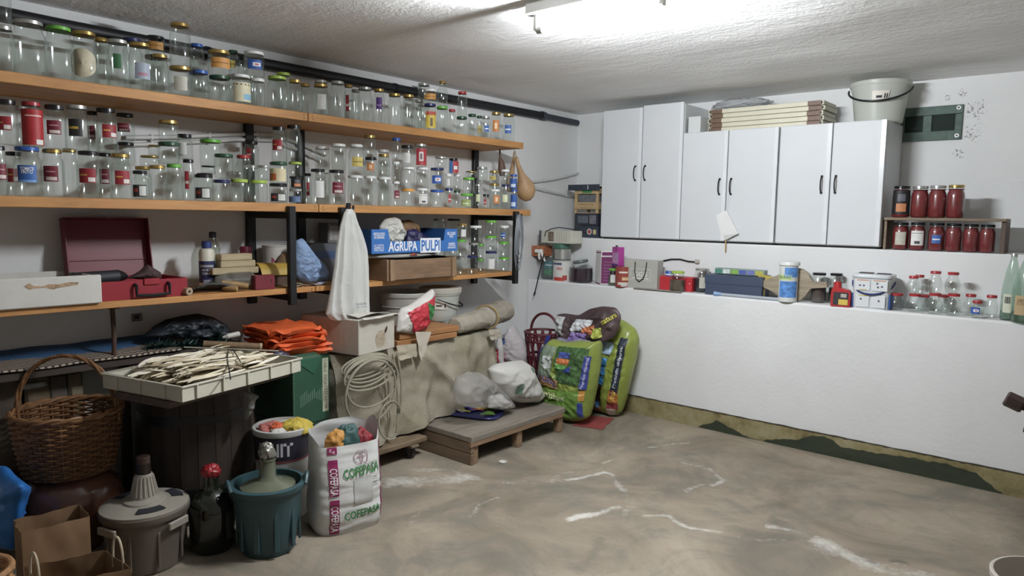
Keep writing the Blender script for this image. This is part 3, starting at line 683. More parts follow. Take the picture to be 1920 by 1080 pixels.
MIDJ = [
 (-14, 14, 274, 364, 'f', 0, 's', 'black', 'maroon'), (14, 45, 285, 364, 'm', 0, 's', 'black', 'red'), (31, 78, 276, 366, 'f', 0, 's', 'blue', 'tomate'), (82, 121, 280, 367, 'f', 0, 's', 'gold', 'maroon'), (120, 148, 279, 367, 'm', 0, 's', 'gold', None),
 (148, 190, 284, 370, 'f', 0, 's', 'black', 'red'), (186, 212, 287, 369, 'm', 0, 's', 'black', 'maroon'), (209, 247, 289, 370, 'f', 0, 's', 'gold', 'red'), (249, 279, 320, 371, 'f', 0, 's', 'black', 'blackwhite'),
 (-4, 34, 188, 275, 'f', 1, 's', 'black', 'red'), (32, 54, 200, 275, 'm', 1, 's', 'silver', None), (44, 80, 192, 275, 'f', 1, 's', 'red', 'redfull'), (86, 124, 198, 280, 'f', 1, 's', 'black', 'maroon'), (126, 167, 198, 280, 'f', 1, 's', 'silver', 'blackyellow'),
 (165, 186, 209, 280, 'm', 1, 's', 'black', 'maroon'), (182, 220, 204, 284, 'f', 1, 's', 'black', 'red'), (219, 253, 213, 268, 'f', 2, 's', 'black', 'maroon'), (219, 254, 267, 311, 'f', 1, 's', 'black', None),
 (280, 313, 310, 372, 'f', 0, 's', 'gold', None), (254, 285, 312, 370, 'm', 0, 's', 'gold', None), (313, 343, 308, 373, 'f', 0, 's', 'green', None), (344, 366, 299, 375, 'f', 0, 's', 'black', 'redbit'), (366, 400, 327, 375, 'f', 0, 'w', 'black', 'blackwhite'),
 (264, 299, 292, 311, 'm', 1, 'w', 'gold', None), (279, 300, 272, 292, 'm', 2, 'w', 'gold', None), (298, 336, 267, 309, 'f', 1, 'w', 'dgreen', None), (299, 334, 226, 267, 'f', 2, 'w', 'gold', None), (332, 362, 252, 299, 'f', 1, 'h', 'black', 'white'),
 (376, 415, 262, 311, 'm', 2, 'w', 'green', None), (370, 400, 325, 374, 'm', 0, 'w', 'black', None), (377, 404, 311, 327, 'm', 1, 'w', 'black', None), (403, 438, 289, 335, 'f', 1, 'w', 'dgreen', None), (440, 473, 291, 336, 'f', 1, 'b', 'red', None), (457, 486, 310, 377, 'b', 0, 'w', 'silver', None), (457, 486, 265, 311, 'b', 1, 's', 'black', 'redbit'),
 (401, 432, 337, 375, 'f', 0, 'w', 'navy', None), (433, 466, 336, 377, 'f', 0, 'w', 'lime', None), (468, 502, 338, 378, 'f', 0, 'w', 'lime', None), (484, 506, 310, 338, 'f', 1, 'w', 'silver', None),
 (505, 540, 344, 379, 'f', 0, 'w', 'black', 'blackwhite'), (506, 540, 304, 344, 'f', 1, 'w', 'dgreen', 'peach'), (542, 567, 354, 379, 'f', 0, 'w', 'silver', 'blueband'), (542, 566, 331, 354, 'f', 1, 'w', 'black', 'blackpic'), (541, 567, 304, 331, 'f', 2, 'w', 'lime', None),
 (510, 538, 238, 304, 'f', 2, 's', 'black', 'red'), (537, 567, 235, 304, 'f', 3, 's', 'black', None), (569, 585, 325, 379, 'm', 0, 's', 'black', 'redbit'), (581, 612, 317, 380, 'f', 0, 's', 'black', 'white'), (615, 648, 319, 382, 'f', 0, 's', 'black', 'maroon'),
 (591, 619, 275, 320, 'm', 1, 'w', 'white', None), (591, 619, 320, 380, 'm', 0, 'w', 'white', None), (621, 649, 270, 320, 'f', 1, 'w', 'white', None), (653, 683, 271, 328, 'f', 1, 's', 'white', 'yellow'), (652, 681, 329, 384, 'f', 0, 'w', 'white', None), (682, 706, 330, 385, 'f', 0, 'w', 'white', None), (707, 734, 332, 385, 'f', 0, 'w', 'white', None),
 (681, 706, 254, 294, 'f', 2, 's', 'gold', None), (684, 707, 295, 330, 'f', 1, 'w', 'black', 'orangepic'), (708, 732, 289, 332, 'f', 1, 's', 'gold', None), (709, 730, 330, 384, 'm', 0, 'w', 'white', None), (709, 730, 281, 330, 'm', 1, 'w', 'white', None), (734, 751, 303, 340, 'f', 1, 's', 'white', None), (734, 753, 259, 303, 'f', 2, 's', 'blue', None), (735, 751, 340, 385, 'f', 0, 's', 'white', 'maroon'),
 (752, 778, 354, 389, 'f', 0, 'w', 'orange', None), (779, 803, 353, 389, 'f', 0, 'w', 'white', 'whitebar'), (752, 778, 313, 354, 'f', 1, 'w', 'white', None), (780, 804, 314, 353, 'f', 1, 'w', 'white', None), (752, 776, 273, 313, 'f', 2, 'w', 'black', 'white'), (777, 800, 270, 314, 'f', 2, 'w', 'silver', 'redwhite'),
 (806, 833, 356, 390, 'f', 0, 'w', 'blue', None), (806, 833, 315, 356, 'f', 1, 'w', 'navy', 'blue'), (815, 838, 294, 315, 'f', 2, 'w', 'silver', None), (840, 860, 297, 327, 'f', 2, 's', 'black', 'redblue'), (834, 849, 353, 390, 'f', 0, 'w', 'navy', 'redbit'), (834, 848, 326, 353, 'f', 1, 's', 'white', 'white'), (849, 865, 327, 357, 'f', 1, 's', 'white', None),
 (850, 863, 357, 389, 'm', 0, 'w', 'dgreen', None), (863, 888, 363, 391, 'f', 0, 'w', 'green', 'greenish'), (867, 890, 333, 363, 'f', 1, 'w', 'green', None), (872, 895, 321, 334, 'f', 2, 'w', 'gold', None), (890, 903, 345, 389, 'm', 0, 's', 'silver', 'palegreen'), (893, 912, 338, 364, 'm', 1, 'w', 'silver', None), (894, 914, 313, 338, 'm', 2, 'w', 'silver', None),
 (904, 918, 364, 389, 'f', 0, 's', 'black', 'redbit'), (918, 938, 355, 389, 'f', 0, 'w', 'white', 'orangepic'), (917, 936, 344, 388, 'm', 0, 'w', 'gold', None), (917, 936, 320, 345, 'm', 1, 'w', 'gold', 'yellow'), (939, 956, 346, 388, 'f', 0, 'w', 'navy', 'palegreen'), (939, 956, 318, 346, 'f', 1, 'w', 'white', None), (957, 971, 355, 388, 'f', 0, 'w', 'blue', 'bluefull'), (956, 970, 327, 355, 'f', 1, 'w', 'blue', 'bluefull')]
place_jars(MIDJ, SZ[2], 'middle shelf', 'empty jars on the middle shelf')
LOWJ = [
 (855, 874, 482, 517, 'f', 0, 'w', 'silver', None), (855, 874, 449, 482, 'f', 1, 'w', 'green', None), (857, 876, 419, 449, 'f', 2, 'w', 'gold', 'white'), (875, 895, 479, 515, 'f', 0, 'w', 'navy', None), (878, 898, 455, 479, 'f', 1, 'w', 'silver', None), (879, 904, 423, 455, 'f', 2, 'w', 'white', None),
 (895, 908, 485, 514, 'm', 0, 'w', 'green', None), (895, 908, 457, 485, 'm', 1, 'w', 'green', None), (909, 932, 471, 512, 'f', 0, 'w', 'navy', 'white'), (909, 932, 442, 471, 'f', 1, 'w', 'green', None), (909, 932, 413, 442, 'f', 2, 'w', 'green', None),
 (934, 955, 482, 510, 'f', 0, 'w', 'green', None), (934, 955, 453, 482, 'f', 1, 'w', 'green', None), (936, 955, 423, 453, 'f', 2, 'w', 'white', 'bluebit'),
 (838, 864, 480, 515, 'b', 0, 'w', 'black', None), (838, 864, 444, 480, 'b', 1, 'w', 'black', None), (838, 864, 410, 444, 'b', 2, 'w', 'black', None), (812, 836, 482, 516, 'b', 0, 'w', 'black', None), (812, 836, 446, 482, 'b', 1, 'w', 'black', None), (812, 836, 410, 446, 'b', 2, 'w', 'silver', None)]
place_jars(LOWJ, SZ[3], 'lowest shelf', 'empty jars on the lowest shelf')
# ------------------------------------------------------------------ wall cabinets on the upper ledge
LAM = plain('#d0d3d6', .42, .02, 3, bump=.06, bscale=180, spec=.14)
CARC = plain('#cfd2d2', .4, .03)
YF = 4.97
def cabinet(label, x0, x1, xs, z0, z1, lift=0.0, hz=None):
    o = thing('wall_cabinet', label, 'cabinet', ((x0 + x1) / 2, (YF + YUP) / 2 - .005, z0 - .012))
    ox, oy, oz = o.location; yb = YUP - .012; w = x1 - x0; h = z1 - z0
    MB().box((0, (YF + .022 + yb) / 2 - oy, z0 + h / 2 - oz), (w, yb - YF - .022, h), .003).build('carcass', CARC, o)
    for yy in (YF + .05, yb - .05): MB().box((0, yy - oy, .006), (w - .03, .04, .012), .001).build('foot_batten', plain('#2c2825', .8), o)
    for k, (a, b) in enumerate(((x0, xs - .0015), (xs + .0015, x1))):
        up = lift if k else 0
        d = MB().box(((a + b) / 2 - ox, YF + .009 - oy, z0 + (h + up) / 2 - oz + .003), (b - a - .002, .02, h + up - .004), .006).build('door', LAM, o)
        MB().box((b - .016 - ox, YF - .001 - oy, z0 + (h + up) / 2 - oz + .003), (.03, .012, h + up - .006), .0055).build('edge_profile', plain('#dde0e3', .16, .02, spec=.5), d)
        hx = (b - .05 if k == 0 else a + .035) - ox; hy = YF - .002 - oy; zc = (hz or z0 + h * .5) - oz
        pts = [(hx, hy + .002, zc - .055), (hx, hy - .014, zc - .052), (hx, hy - .026, zc - .03), (hx, hy - .03, zc), (hx, hy - .026, zc + .03), (hx, hy - .014, zc + .052), (hx, hy + .002, zc + .055)]
        MB().tube(pts, .0045, 8).build('handle', BLACKMETAL, d)
        for s in (-.055, .055): MB().tube([(hx, hy + .002, zc + s), (hx, hy - .006, zc + s)], .008, 8).build('handle_rose', BLACKMETAL, d)
    return o
ZCB = ZL2 + .012
X1a, X1b, X2b, X3a, X3b = -3.285, -2.562, -1.838, -1.829, -1.160
cabinet('tall white two-door wall cabinet nearest the corner', X1a, X1b - .001, at(1203, 300, Y=YF).x, ZCB, 2.366, .012, at(1190, 325, Y=YF).z)
cabinet('low white two-door wall cabinet in the middle with a card on its handle', X1b + .001, X2b, at(1362, 350, Y=YF).x, ZCB, 2.143, 0, at(1355, 350, Y=YF).z)
cabinet('low white two-door wall cabinet beside the jars of red sauce', X3a, X3b, at(1556, 345, Y=YF).x, ZCB, 2.143, 0, at(1555, 346, Y=YF).z)
MB().box(((X2b + X3a) / 2, YF + .03, 1.74), (.006, .03, .8), 0)
# card hung from a handle
q = at(1364, 372, Y=YF - .03); cd = thing('hanging_card', 'white card on a string hung from the middle cabinet handle', 'card', tuple(q))
fcard = [at(a, b, Y=YF - .034) - q for a, b in ((1342, 403), (1362, 394), (1384, 438), (1354, 452))]
MB().prism([(p.x, p.z) for p in fcard], .003).build('card', plain('#dfe0de', .6, .04), cd)
fl = [at(a, b, Y=YF - .036) - q for a, b in ((1356, 441), (1383, 438), (1358, 451))]
MB().prism([(p.x, p.z) for p in fl], .005).build('folded_corner', plain('#c9cac6', .6, .04), cd)
MB().tube([(0, .003, .02), tuple(at(1362, 396, Y=YF - .034) - q)], .0012, 6).build('string', WHITE, cd)
MB().tube([tuple(at(1361, 449, Y=YF - .034) - q), tuple(at(1360, 473, Y=YF - .034) - q)], .0045, 8).build('wooden_peg', wood('#a5814c', '#c8a468', 2), cd)
# ------------------------------------------------------------------ things on top of the cabinets
ZT = 2.143
CREAM = plain('#cfcab4', .45, .05); BRN = plain('#6f5646', .5, .2, 25)
xa, xb = at(1328, 230, Y=5.04).x, at(1545, 205, Y=5.04).x
for k in range(5):
    L = ['bottom', 'second from bottom', 'middle', 'second from top', 'topmost'][k]
    sh = (.0, .004, -.003, .008, .0)[k]; t = .033
    o = thing('folded_slat_panel', 'cream slatted panel with brown corner plates, %s of the stack on the cabinets' % L, 'panel', ((xa + xb) / 2 + sh, 5.17, ZT + k * (t + .0005)), 0, 'cream panels on the cabinets')
    w = xb - xa
    for y in (-.12, .12): MB().box((0, y, t / 2), (w - .02, .03, t - .002), .003).build('rail', CREAM, o)
    for s in (-1, 1):
        MB().box((s * (w / 2 - .012), 0, t / 2), (.024, .27, t - .004), .003).build('end_rail', CREAM, o)
        for y in (-.121, .121):
            MB().box((s * (w / 2 - .065), y, t / 2), (.085, .033, t - .003), .002).build('corner_plate', BRN, o)
            MB().tube([(s * (w / 2 - .012), y - .018, t / 2), (s * (w / 2 - .012), y - .0145, t / 2)], .0055, 8).build('bolt', plain('#4a3f38', .5), o)
    for q in range(9): MB().box((-w / 2 + .14 + q * (w - .28) / 8, 0, t / 2), (.05, .215, .012), .002).build('slat', CREAM, o)
o = thing('white_offcut', 'small white board upright between the tall cabinet and the cream panels', 'board', (at(1307, 240, Y=5.05).x, 5.1, ZT))
MB().box((0, .0, .062), (.1, .2, .124), .004).build('board', CARC, o); MB().box((-.052, 0, .055), (.004, .19, .11), 0).build('dark_edge', plain('#1f2026', .6), o)
def crumple(name, mat, parent, a, b, h, amp=.25, fq=3.0, seed=0, nu=40, nv=20, flat=True, loc=None):
    def fn(u, v):
        t, p = 2 * pi * u, pi * (v - .5)
        d = Vector((cos(p) * cos(t), cos(p) * sin(t), sin(p)))
        k = 1 + amp * (.6 * nz(d.x * fq + seed, d.y * fq, d.z * fq) + .55 * (rdg(d.x * fq * 1.7 + seed, d.y * fq * 1.7, d.z * fq * 1.7) - .5))
        z = d.z * k
        if flat: z = max(z, -.8 + .03 * nz(d.x * 5, d.y * 5, seed)) + .8; z = z / 1.8
        return (d.x * k * a, d.y * k * b, z * h)
    return MB().surf(fn, int(nu * 1.5), int(nv * 1.5), closeu=True).build(name, mat, parent, loc=loc, angle=85)
zs = ZT + 5 * .0335
o = thing('clear_plastic_bag', 'crumpled clear plastic bag lying on the stacked cream panels', 'bag', (at(1385, 205, Y=5.1).x, 5.13, zs))
crumple('film', film('#cdd2d6', .55, .15, .6), o, .2, .1, .075, .45, 2.2, 3)
def bucket(parent, r0, r1, h, mat, rim=.008, wall=.003, ribs=(), seg=36, sx=1, sy=1):
    p = [(0, .004), (r0 * .96, .0), (r0, .006)]
    for t in (.25, .5, .75): p.append((r0 + (r1 - r0) * t, h * t))
    p += [(r1, h - .03), (r1 + rim * .6, h - .03), (r1 + rim, h - .02), (r1 + rim, h - .003), (r1 + rim * .5, h), (r1 - wall, h), (r1 - wall, h - .03)]
    p += [(r0 + (r1 - r0) * .5 - wall, h * .5), (r0 - wall, .01), (0, .01)]
    return MB().lathe(p, seg, sx=sx, sy=sy, cap0=False).build('shell', mat, parent)
def bail(parent, r, z, drop, mat, yaw=0.0, rr=.006, out=.012, name='bail_handle', sy=1.0):
    pts = []
    for k in range(17):
        a = -pi / 2 * 0 + pi * k / 16
        pts.append((r * cos(a + yaw) * 1.0 + out * cos(a + yaw), (r * sin(a + yaw) + out * sin(a + yaw)) * sy, z - drop * sin(a)))
    return MB().tube(pts, rr, 8).build(name, mat, parent)
c = at(1648, 222, Y=5.2); o = thing('plastic_bucket', 'translucent white bucket with black bail handle on top of the right cabinet', 'bucket', (c.x, 5.19, ZT))
PB = film('#d9dcd4', .12, .35, .05)
rb = 46 * mpp(c); rt = 50 * mpp(c)
bucket(o, rb * .88, rt, .265, PB)
bail(o, rt, .225, .1, BLACKMETAL, pi + .12, .0065)
m = MB(); m.surf(lambda u, v: ((rt - .004 - .02 * (1 - v)) * cos(-1.5 + .6 * u - .1), (rt + .001 - .004) * sin(-1.5 + .6 * u - .1), .13 + .06 * v), 8, 2)
mats = [plain('#d5cfc4', .5, .05)]; m.cur = 1; mats.append(INK)
for k, (u0, u1, v0, v1) in enumerate(((.25, .6, .25, .5), (.72, .8, .2, .7), (.86, .93, .2, .7))):
    m.surf(lambda u, v: ((rt - .0025 - .02 * (1 - (v0 + (v1 - v0) * v))) * cos(-1.6 + .6 * (u0 + (u1 - u0) * u)), (rt - .0015) * sin(-1.6 + .6 * (u0 + (u1 - u0) * u)), .13 + .06 * (v0 + (v1 - v0) * v)), 3, 1)
m.build('paper_label', mats, o, fix=False)
# ------------------------------------------------------------------ green vent panel on the wall
vx0, vx1 = at(1690, 230, Y=YUP).x, at(1805, 230, Y=YUP).x; vz0, vz1 = at(1750, 264, Y=YUP).z, at(1750, 200, Y=YUP).z
o = thing('vent_panel', 'dark green painted panel with two openings screwed to the back wall', 'vent', ((vx0 + vx1) / 2, YUP - .001, vz0))
w, h = vx1 - vx0, vz1 - vz0; GRN = plain('#53665e', .7, .25, 14, dirt='#43564d')
for nm, x, z, sx, sz in (('top_rail', 0, h - .028, w, .056), ('bottom_rail', 0, .03, w, .06), ('stile', -w / 2 + .012, h / 2, .024, h - .116), ('stile', w * .0 - .02, h / 2, .05, h - .116), ('stile', w / 2 - .02, h / 2, .04, h - .116)):
    MB().box((x, -.008, z), (sx, .014, sz), .002).build(nm, GRN, o)
MB().box((0, -.0015, h / 2), (w - .01, .003, h - .08), 0).build('dark_recess', plain('#1f2c27', .9, .3), o)
for z in (h - .02, .025):
    MB().tube([(w / 2 - .025, -.0145, z), (w / 2 - .025, -.018, z)], .013, 14).build('washer', LIDS['white'], o); MB().tube([(w / 2 - .025, -.018, z), (w / 2 - .025, -.021, z)], .006, 8).build('screw', BLACKMETAL, o)
# ------------------------------------------------------------------ board shelf with jars of red sauce
GW = wood('#6a5a48', '#8d7a62', 0)
bx0, bx1 = X3b + .012, at(1886, 440, Y=5.02).x; zb = at(1760, 409, Y=4.99).z
o = thing('wooden_jar_stand', 'rough wooden board stand holding jars of red sauce beside the cabinet', 'shelf', ((bx0 + bx1) / 2, 5.1, ZL2))
w = bx1 - bx0; hh = zb - ZL2
MB().box((0, 0, hh - .008), (w, .22, .017), .002).build('top_board', GW, o)
MB().box((w / 2 - .012, .01, (hh - .017) / 2), (.024, .2, hh - .017), .002).build('side_board', wood('#4a3a30', '#5f4c40', 2), o)
MB().box((-w / 2 + .008, .01, (hh - .017) / 2), (.016, .2, hh - .017), .002).build('side_board', GW, o)
SAUCE = plain('#7c1f25', .35, .2, 30); SAUCE2 = plain('#8c3426', .35, .2, 30)
def sauce_jar(x0, x1, yt, yb, y, z, lid, lab, prnt=None, lv=.93):
    c = at((x0 + x1) / 2, yb, Y=y); r = (x1 - x0) / 2 * mpp(c); t = at((x0 + x1) / 2, yt, Y=y).z
    o = thing('sauce_jar', lab, 'jar', (c.x, y, z), 0, 'jars of red sauce')
    jar_parts(o, 's' if lid != 'upside' else 'w', r, t - z, 'silver' if lid == 'upside' else lid, prnt, yaw_to_cam((c.x, y)), (SAUCE, lv))
up = [(1672, 1704, 349, 405, 'black', 'black-lidded jar of red sauce with black label, left on the board', 'blackpic'), (1707, 1738, 349, 405, 'silver', 'second jar from the cabinet on the board, red sauce, silver lid', None),
      (1740, 1771, 348, 405, 'silver', 'third jar from the cabinet on the board, red sauce, silver lid', None), (1774, 1805, 347, 405, 'gold', 'gold-lidded jar of red sauce at the right end on the board', None)]
for a in up: sauce_jar(*a[:4], 5.06, zb, *a[4:])
lo = [(1672, 1701, 417, 470, 'red sauce jar with pale blank label, below the board next to the cabinet', 'greybar'), (1704, 1732, 417, 470, 'red sauce jar with white label below the board', 'whitebar'), (1739, 1768, 418, 471, 'red sauce jar with small blue label below the board', 'bluebit'),
      (1771, 1800, 419, 472, 'fourth red sauce jar from the cabinet below the board', None), (1804, 1832, 420, 473, 'fifth red sauce jar from the cabinet below the board', None), (1835, 1862, 421, 474, 'red sauce jar against the right end of the board stand', None)]
for a in lo: sauce_jar(*a[:4], 5.04, ZL2, 'black', *a[4:])
# ------------------------------------------------------------------ boxes stacked in the corner on the upper ledge
yc = 5.12
def corner_box(name, label, cat, xl, xr, yt, yb, zb, build, y=yc):
    a, b = at(xl, yb, Y=y), at(xr, yb, Y=y); zt = at((xl + xr) / 2, yt, Y=y).z
    o = thing(name, label, cat, ((a.x + b.x) / 2, y, zb)); build(o, b.x - a.x, zt - zb); return o, zt
def bb1(o, w, h):
    MB().box((0, .1, h / 2), (w, .2, h - .002), .003).build('carton', plain('#343a47', .6, .15), o)
    m = MB(); m.lathe([(.026, 0), (.026, .002)], 20, M=T(w * .15, -.001, h * .5, rx=pi / 2), cap1=True); m.cur = 1; m.lathe([(.017, 0), (.017, .003)], 18, M=T(w * .15, -.001, h * .5, rx=pi / 2), cap1=True); m.cur = 2; m.box((w * .36, -.001, h * .48), (.03, .002, .04), 0)
    m.build('print', [plain('#cfc8c2', .6), plain('#a0403c', .6), plain('#c9b98a', .6)], o)
o, z1 = corner_box('dark_carton', 'dark blue-grey carton with round emblem at the bottom of the corner stack', 'box', 1076, 1121, 423, 447, ZL2, bb1)
def bb2(o, w, h):
    MB().box((0, .1, h / 2), (w, .2, h - .002), .003).build('carton', plain('#2c313c', .6, .15), o)
    MB().box((-.03, -.001, h * .5), (w * .45, .003, h * .6), 0).build('picture_print', plain('#5a616c', .6, .5, 60), o); MB().box((w * .3, -.001, h * .5), (w * .28, .003, h * .7), 0).build('text_print', plain('#6f7078', .6, .4, 60), o)
o, z1 = corner_box('dark_carton', 'dark carton with grey print, second in the corner stack', 'box', 1077, 1120, 400, 423, z1, bb2)
PALE = wood('#a98c62', '#c7aa7c', 0)
def bb3(o, w, h):
    for s in (-1, 1):
        for y in (0, .19): MB().box((s * (w / 2 - .012), y, h / 2), (.024, .02, h - .001), .002).build('post', PALE, o)
    for z, t in ((h * .30, h * .28), (h * .87, h * .22)): 
        for y in (-.012, .202): MB().box((0, y, z), (w, .006, t), .001).build('slat', PALE, o)
        for s in (-1, 1): MB().box((s * (w / 2 + .003), .095, z), (.005, .2, t), .001).build('slat', PALE, o)
    MB().box((0, .095, .004), (w - .01, .19, .006), 0).build('floor_slat', PALE, o)
    MB().box((.005, .095, h * .45), (w - .06, .17, h * .6), .004).build('contents', plain('#6b6d72', .7, .3, 30), o)
    m = MB(); m.box((.01, -.0157, h * .87), (w * .4, .001, h * .16), 0); m.cur = 1
    put_text(m, 'CERRONA', 0, h * .34, .012, lambda x, z: (x, -.0157, z), w=w * .7); put_text(m, 'extra', 0, h * .22, .008, lambda x, z: (x, -.0157, z), w=w * .5)
    m.build('print', [plain('#3f8a4c', .6), plain('#6d5a34', .6)], o, fix=False)
o, z1 = corner_box('fruit_crate', 'small pale wooden fruit crate in the corner stack', 'crate', 1078, 1122, 352, 400, z1, bb3)
def bb4(o, w, h):
    MB().prism([(-w / 2, 0), (w / 2 , 0), (w / 2, .006), (-w / 2, .006)], .26, T(0, .1, 0)).build('cover', plain('#2f3746', .5, .1), o)
    MB().box((0, -.03, -.0), (w, .003, .05), .001, M=T(0, .0, .0)).build('front_flap', plain('#2f3746', .5, .1), o)
    MB().box((w * .14, -.033, .0), (.006, .002, .035), 0).build('white_mark', WHITE, o)
o, z1 = corner_box('dark_folder', 'dark blue folder lying over the top of the corner stack', 'folder', 1069, 1128, 337, 352, z1 + .001, bb4, 5.11)
# ------------------------------------------------------------------ things on the lower ledge
def onledge(x0, x1, yt, yb, y=None, z=ZL1):
    """centre, width and height of a thing on the ledge from its outline; y = its mid depth"""
    if y is None:
        y = min(max(at((x0 + x1) / 2, yb, Z=z).y + .04, YLOW + .03), YMID - .05)
    a, b = at(x0, yb, Y=y), at(x1, yb, Y=y)
    return (a.x + b.x) / 2, y, b.x - a.x, at((x0 + x1) / 2, yt, Y=y).z - z
def cyl_print(m, r, cx, patches, yaw, words=()):
    for i, (a0, a1, z0, z1) in patches:
        m.cur = i; arc_patch(m, r, z0, z1, yaw + RAD(a0), yaw + RAD(a1), 8)
    for i, s, ang, z, hh, ww in words:
        m.cur = i; put_text(m, s, 0, z, hh, lambda x, q: ((r + .0008) * cos(yaw + RAD(ang) + x / r), (r + .0008) * sin(yaw + RAD(ang) + x / r), q), .015, w=ww)
# spray bottle with green print
x, y, w, h = onledge(1019, 1043, 481, 528, 4.86); r = w / 2
o = thing('spray_bottle', 'clear spray bottle with green print and white trigger in the ledge corner', 'bottle', (x, y, ZL1)); ya = yaw_to_cam((x, y))
MB().lathe([(r * .9, 0), (r, .008), (r, h * .72), (r * .8, h * .85), (r * .4, h)], 20).build('bottle_body', film('#7f8a88', .35, .2, .1), o)
m = MB(); cyl_print(m, r + .0006, 0, [(0, (-50, 60, h * .5, h * .8)), (1, (-45, 50, h * .2, h * .45))], ya, [(2, 'Glassex', 0, h * .65, .014, r * 1.3)]); m.build('print', [plain('#3f6f74', .5, .2), plain('#4c7a5c', .5, .4, 60), WHITE], o, fix=False)
m = MB(); m.tube([(0, 0, h - .005), (0, 0, h + .03)], .014, 12); m.box((-.01, -.06, h + .05), (.028, .15, .034), .008, M=None); m.box((-.03, -.135, h + .05), (.06, .03, .03), .008); m.tube([(.0, -.125, h + .045), (.018, -.13, h + .01), (.045, -.13, h - .035)], [.011, .01, .007], 8); m.tube([(-.02, -.13, h + .045), (-.022, -.13, h + .01), (-.015, -.13, h - .02)], [.012, .01, .008], 8)
m.build('trigger_head', WHITE, o)
# white tin
x, y, w, h = onledge(1040, 1072, 488, 530, 4.80); r = w / 2; o = thing('food_tin', 'white tin with red lettering on the left of the ledge', 'tin', (x, y, ZL1)); ya = yaw_to_cam((x, y))
MB().lathe([(r, 0), (r * 1.02, .003), (r * .99, .006), (r * .99, h - .008), (r * 1.03, h - .006), (r * 1.03, h - .001), (r * .97, h), (r * .97, h - .005), (0, h - .005)], 28).build('tin_body', plain('#d3d2cd', .35, .05), o)
m = MB(); cyl_print(m, r * .99 + .0008, 0, [(0, (-60, 5, .004, h * .2)), (1, (-5, 20, .01, h * .3)), (2, (-70, -10, h * .8, h * .9))], ya, [(0, 'NINA', -22, h * .62, .024, .05)]); m.build('print', [plain('#c0392f', .5, .3, 50), plain('#a33a34', .5), plain('#44506e', .5)], o, fix=False)
ztin = ZL1 + h
x2, y2, w2, h2 = onledge(1042, 1067, 466, 488, 4.80, ztin); r = w2 / 2
o = thing('silver_tin', 'small silver tin standing on the white tin', 'tin', (x2, y2, ztin)); MB().lathe([(r, 0), (r * 1.04, .003), (r, .006), (r, h2 - .006), (r * 1.04, h2 - .003), (r, h2), (0, h2 - .003)], 24).build('tin_body', LIDS['silver'], o)
m = MB(); arc_patch(m, r + .001, .0065, .012, 0, 2 * pi, 24); m.build('seam', plain('#3f4a42', .5), o, fix=False)
z3 = ztin + h2; x3, y3, w3, h3 = onledge(1040, 1068, 456, 466, 4.80, z3)
o = thing('green_tin', 'flat green tin between the silver tin and the cream carton', 'tin', (x3, y3, z3)); MB().lathe([(w3 / 2 * .95, 0), (w3 / 2, .004), (w3 / 2, h3 - .003), (w3 / 2 * .95, h3), (0, h3)], 24).build('tin_body', plain('#3d6a58', .4, .1), o)
z4 = z3 + h3; x4, y4, w4, h4 = onledge(1020, 1082, 432, 456, 4.80, z4)
o = thing('cream_carton', 'cream carton lying on top of the tins in the ledge corner', 'box', (x4, y4, z4), -.05)
MB().box((0, 0, h4 / 2), (w4, .15, h4), .003).build('carton', plain('#c4c2b4', .6, .08), o)
m = MB(); m.box((-w4 * .12, -.0755, h4 * .52), (w4 * .18, .001, h4 * .75), 0); m.cur = 1
for k in range(5): m.box((w4 * (.08 + .07 * k), -.0755, h4 * .5), (.003, .001, h4 * .7), 0)
m.cur = 2; m.box((-w4 * .46, -.0755, h4 * .5), (w4 * .07, .001, h4 * .95), 0)
m.build('print', [plain('#77695c', .6, .5, 60), plain('#9b988c', .6), plain('#4a4c58', .6)], o)['kind'] = 'stuff'
o = thing('black_cable', 'thin black cable looped over the cream carton', 'cable', (x4, y4, z4 + h4))
MB().tube([(-.1, -.085, -.05), (-.09, -.085, -.01), (-.05, -.06, .012), (.0, -.02, .025), (.06, .03, .015), (.13, .1, .0), (.16, .14, -.02)], .004, 8).build('cord', BLACKMETAL, o)
# terracotta block on a wall bracket in the corner
bx = at(975, 470, Y=4.72); o = thing('clay_block', 'ribbed orange clay block on the wall beside the wire coil', 'brick', (XL + .003, 4.75, at(1000, 480, Y=4.75).z)); wbk = at(1021, 470, Y=4.75).x - XL - .01
MB().box((wbk / 2, .06, .045), (wbk, .12, .088), .003).build('block', plain('#a8643f', .8, .3, 30), o)
for k in range(7): MB().box((.06 + k * (wbk - .08) / 7, -.002, .044), (.014, .008, .08), .003).build('rib', plain('#b87a52', .8, .3, 30), o)
# black wand
p0, p1 = at(1020, 482, Y=4.69), at(1003, 548, Y=4.69)
o = thing('black_rod', 'thin black rod with bristled tip hanging down in front of the ledge corner', 'rod', tuple(p0))
MB().tube([(0, 0, .03), tuple(p1 - p0)], .005, 8).build('rod', BLACKMETAL, o); e = p1 - p0
MB().tube([tuple(e), tuple(e + Vector((-.012, 0, -.03)))], [.009, .006], 8).build('ferrule', BLACKMETAL, o); MB().tube([tuple(e + Vector((-.012, 0, -.03))), tuple(e + Vector((-.025, 0, -.075)))], [.007, .002], 8).build('bristles', plain('#b9b9b6', .8), o)
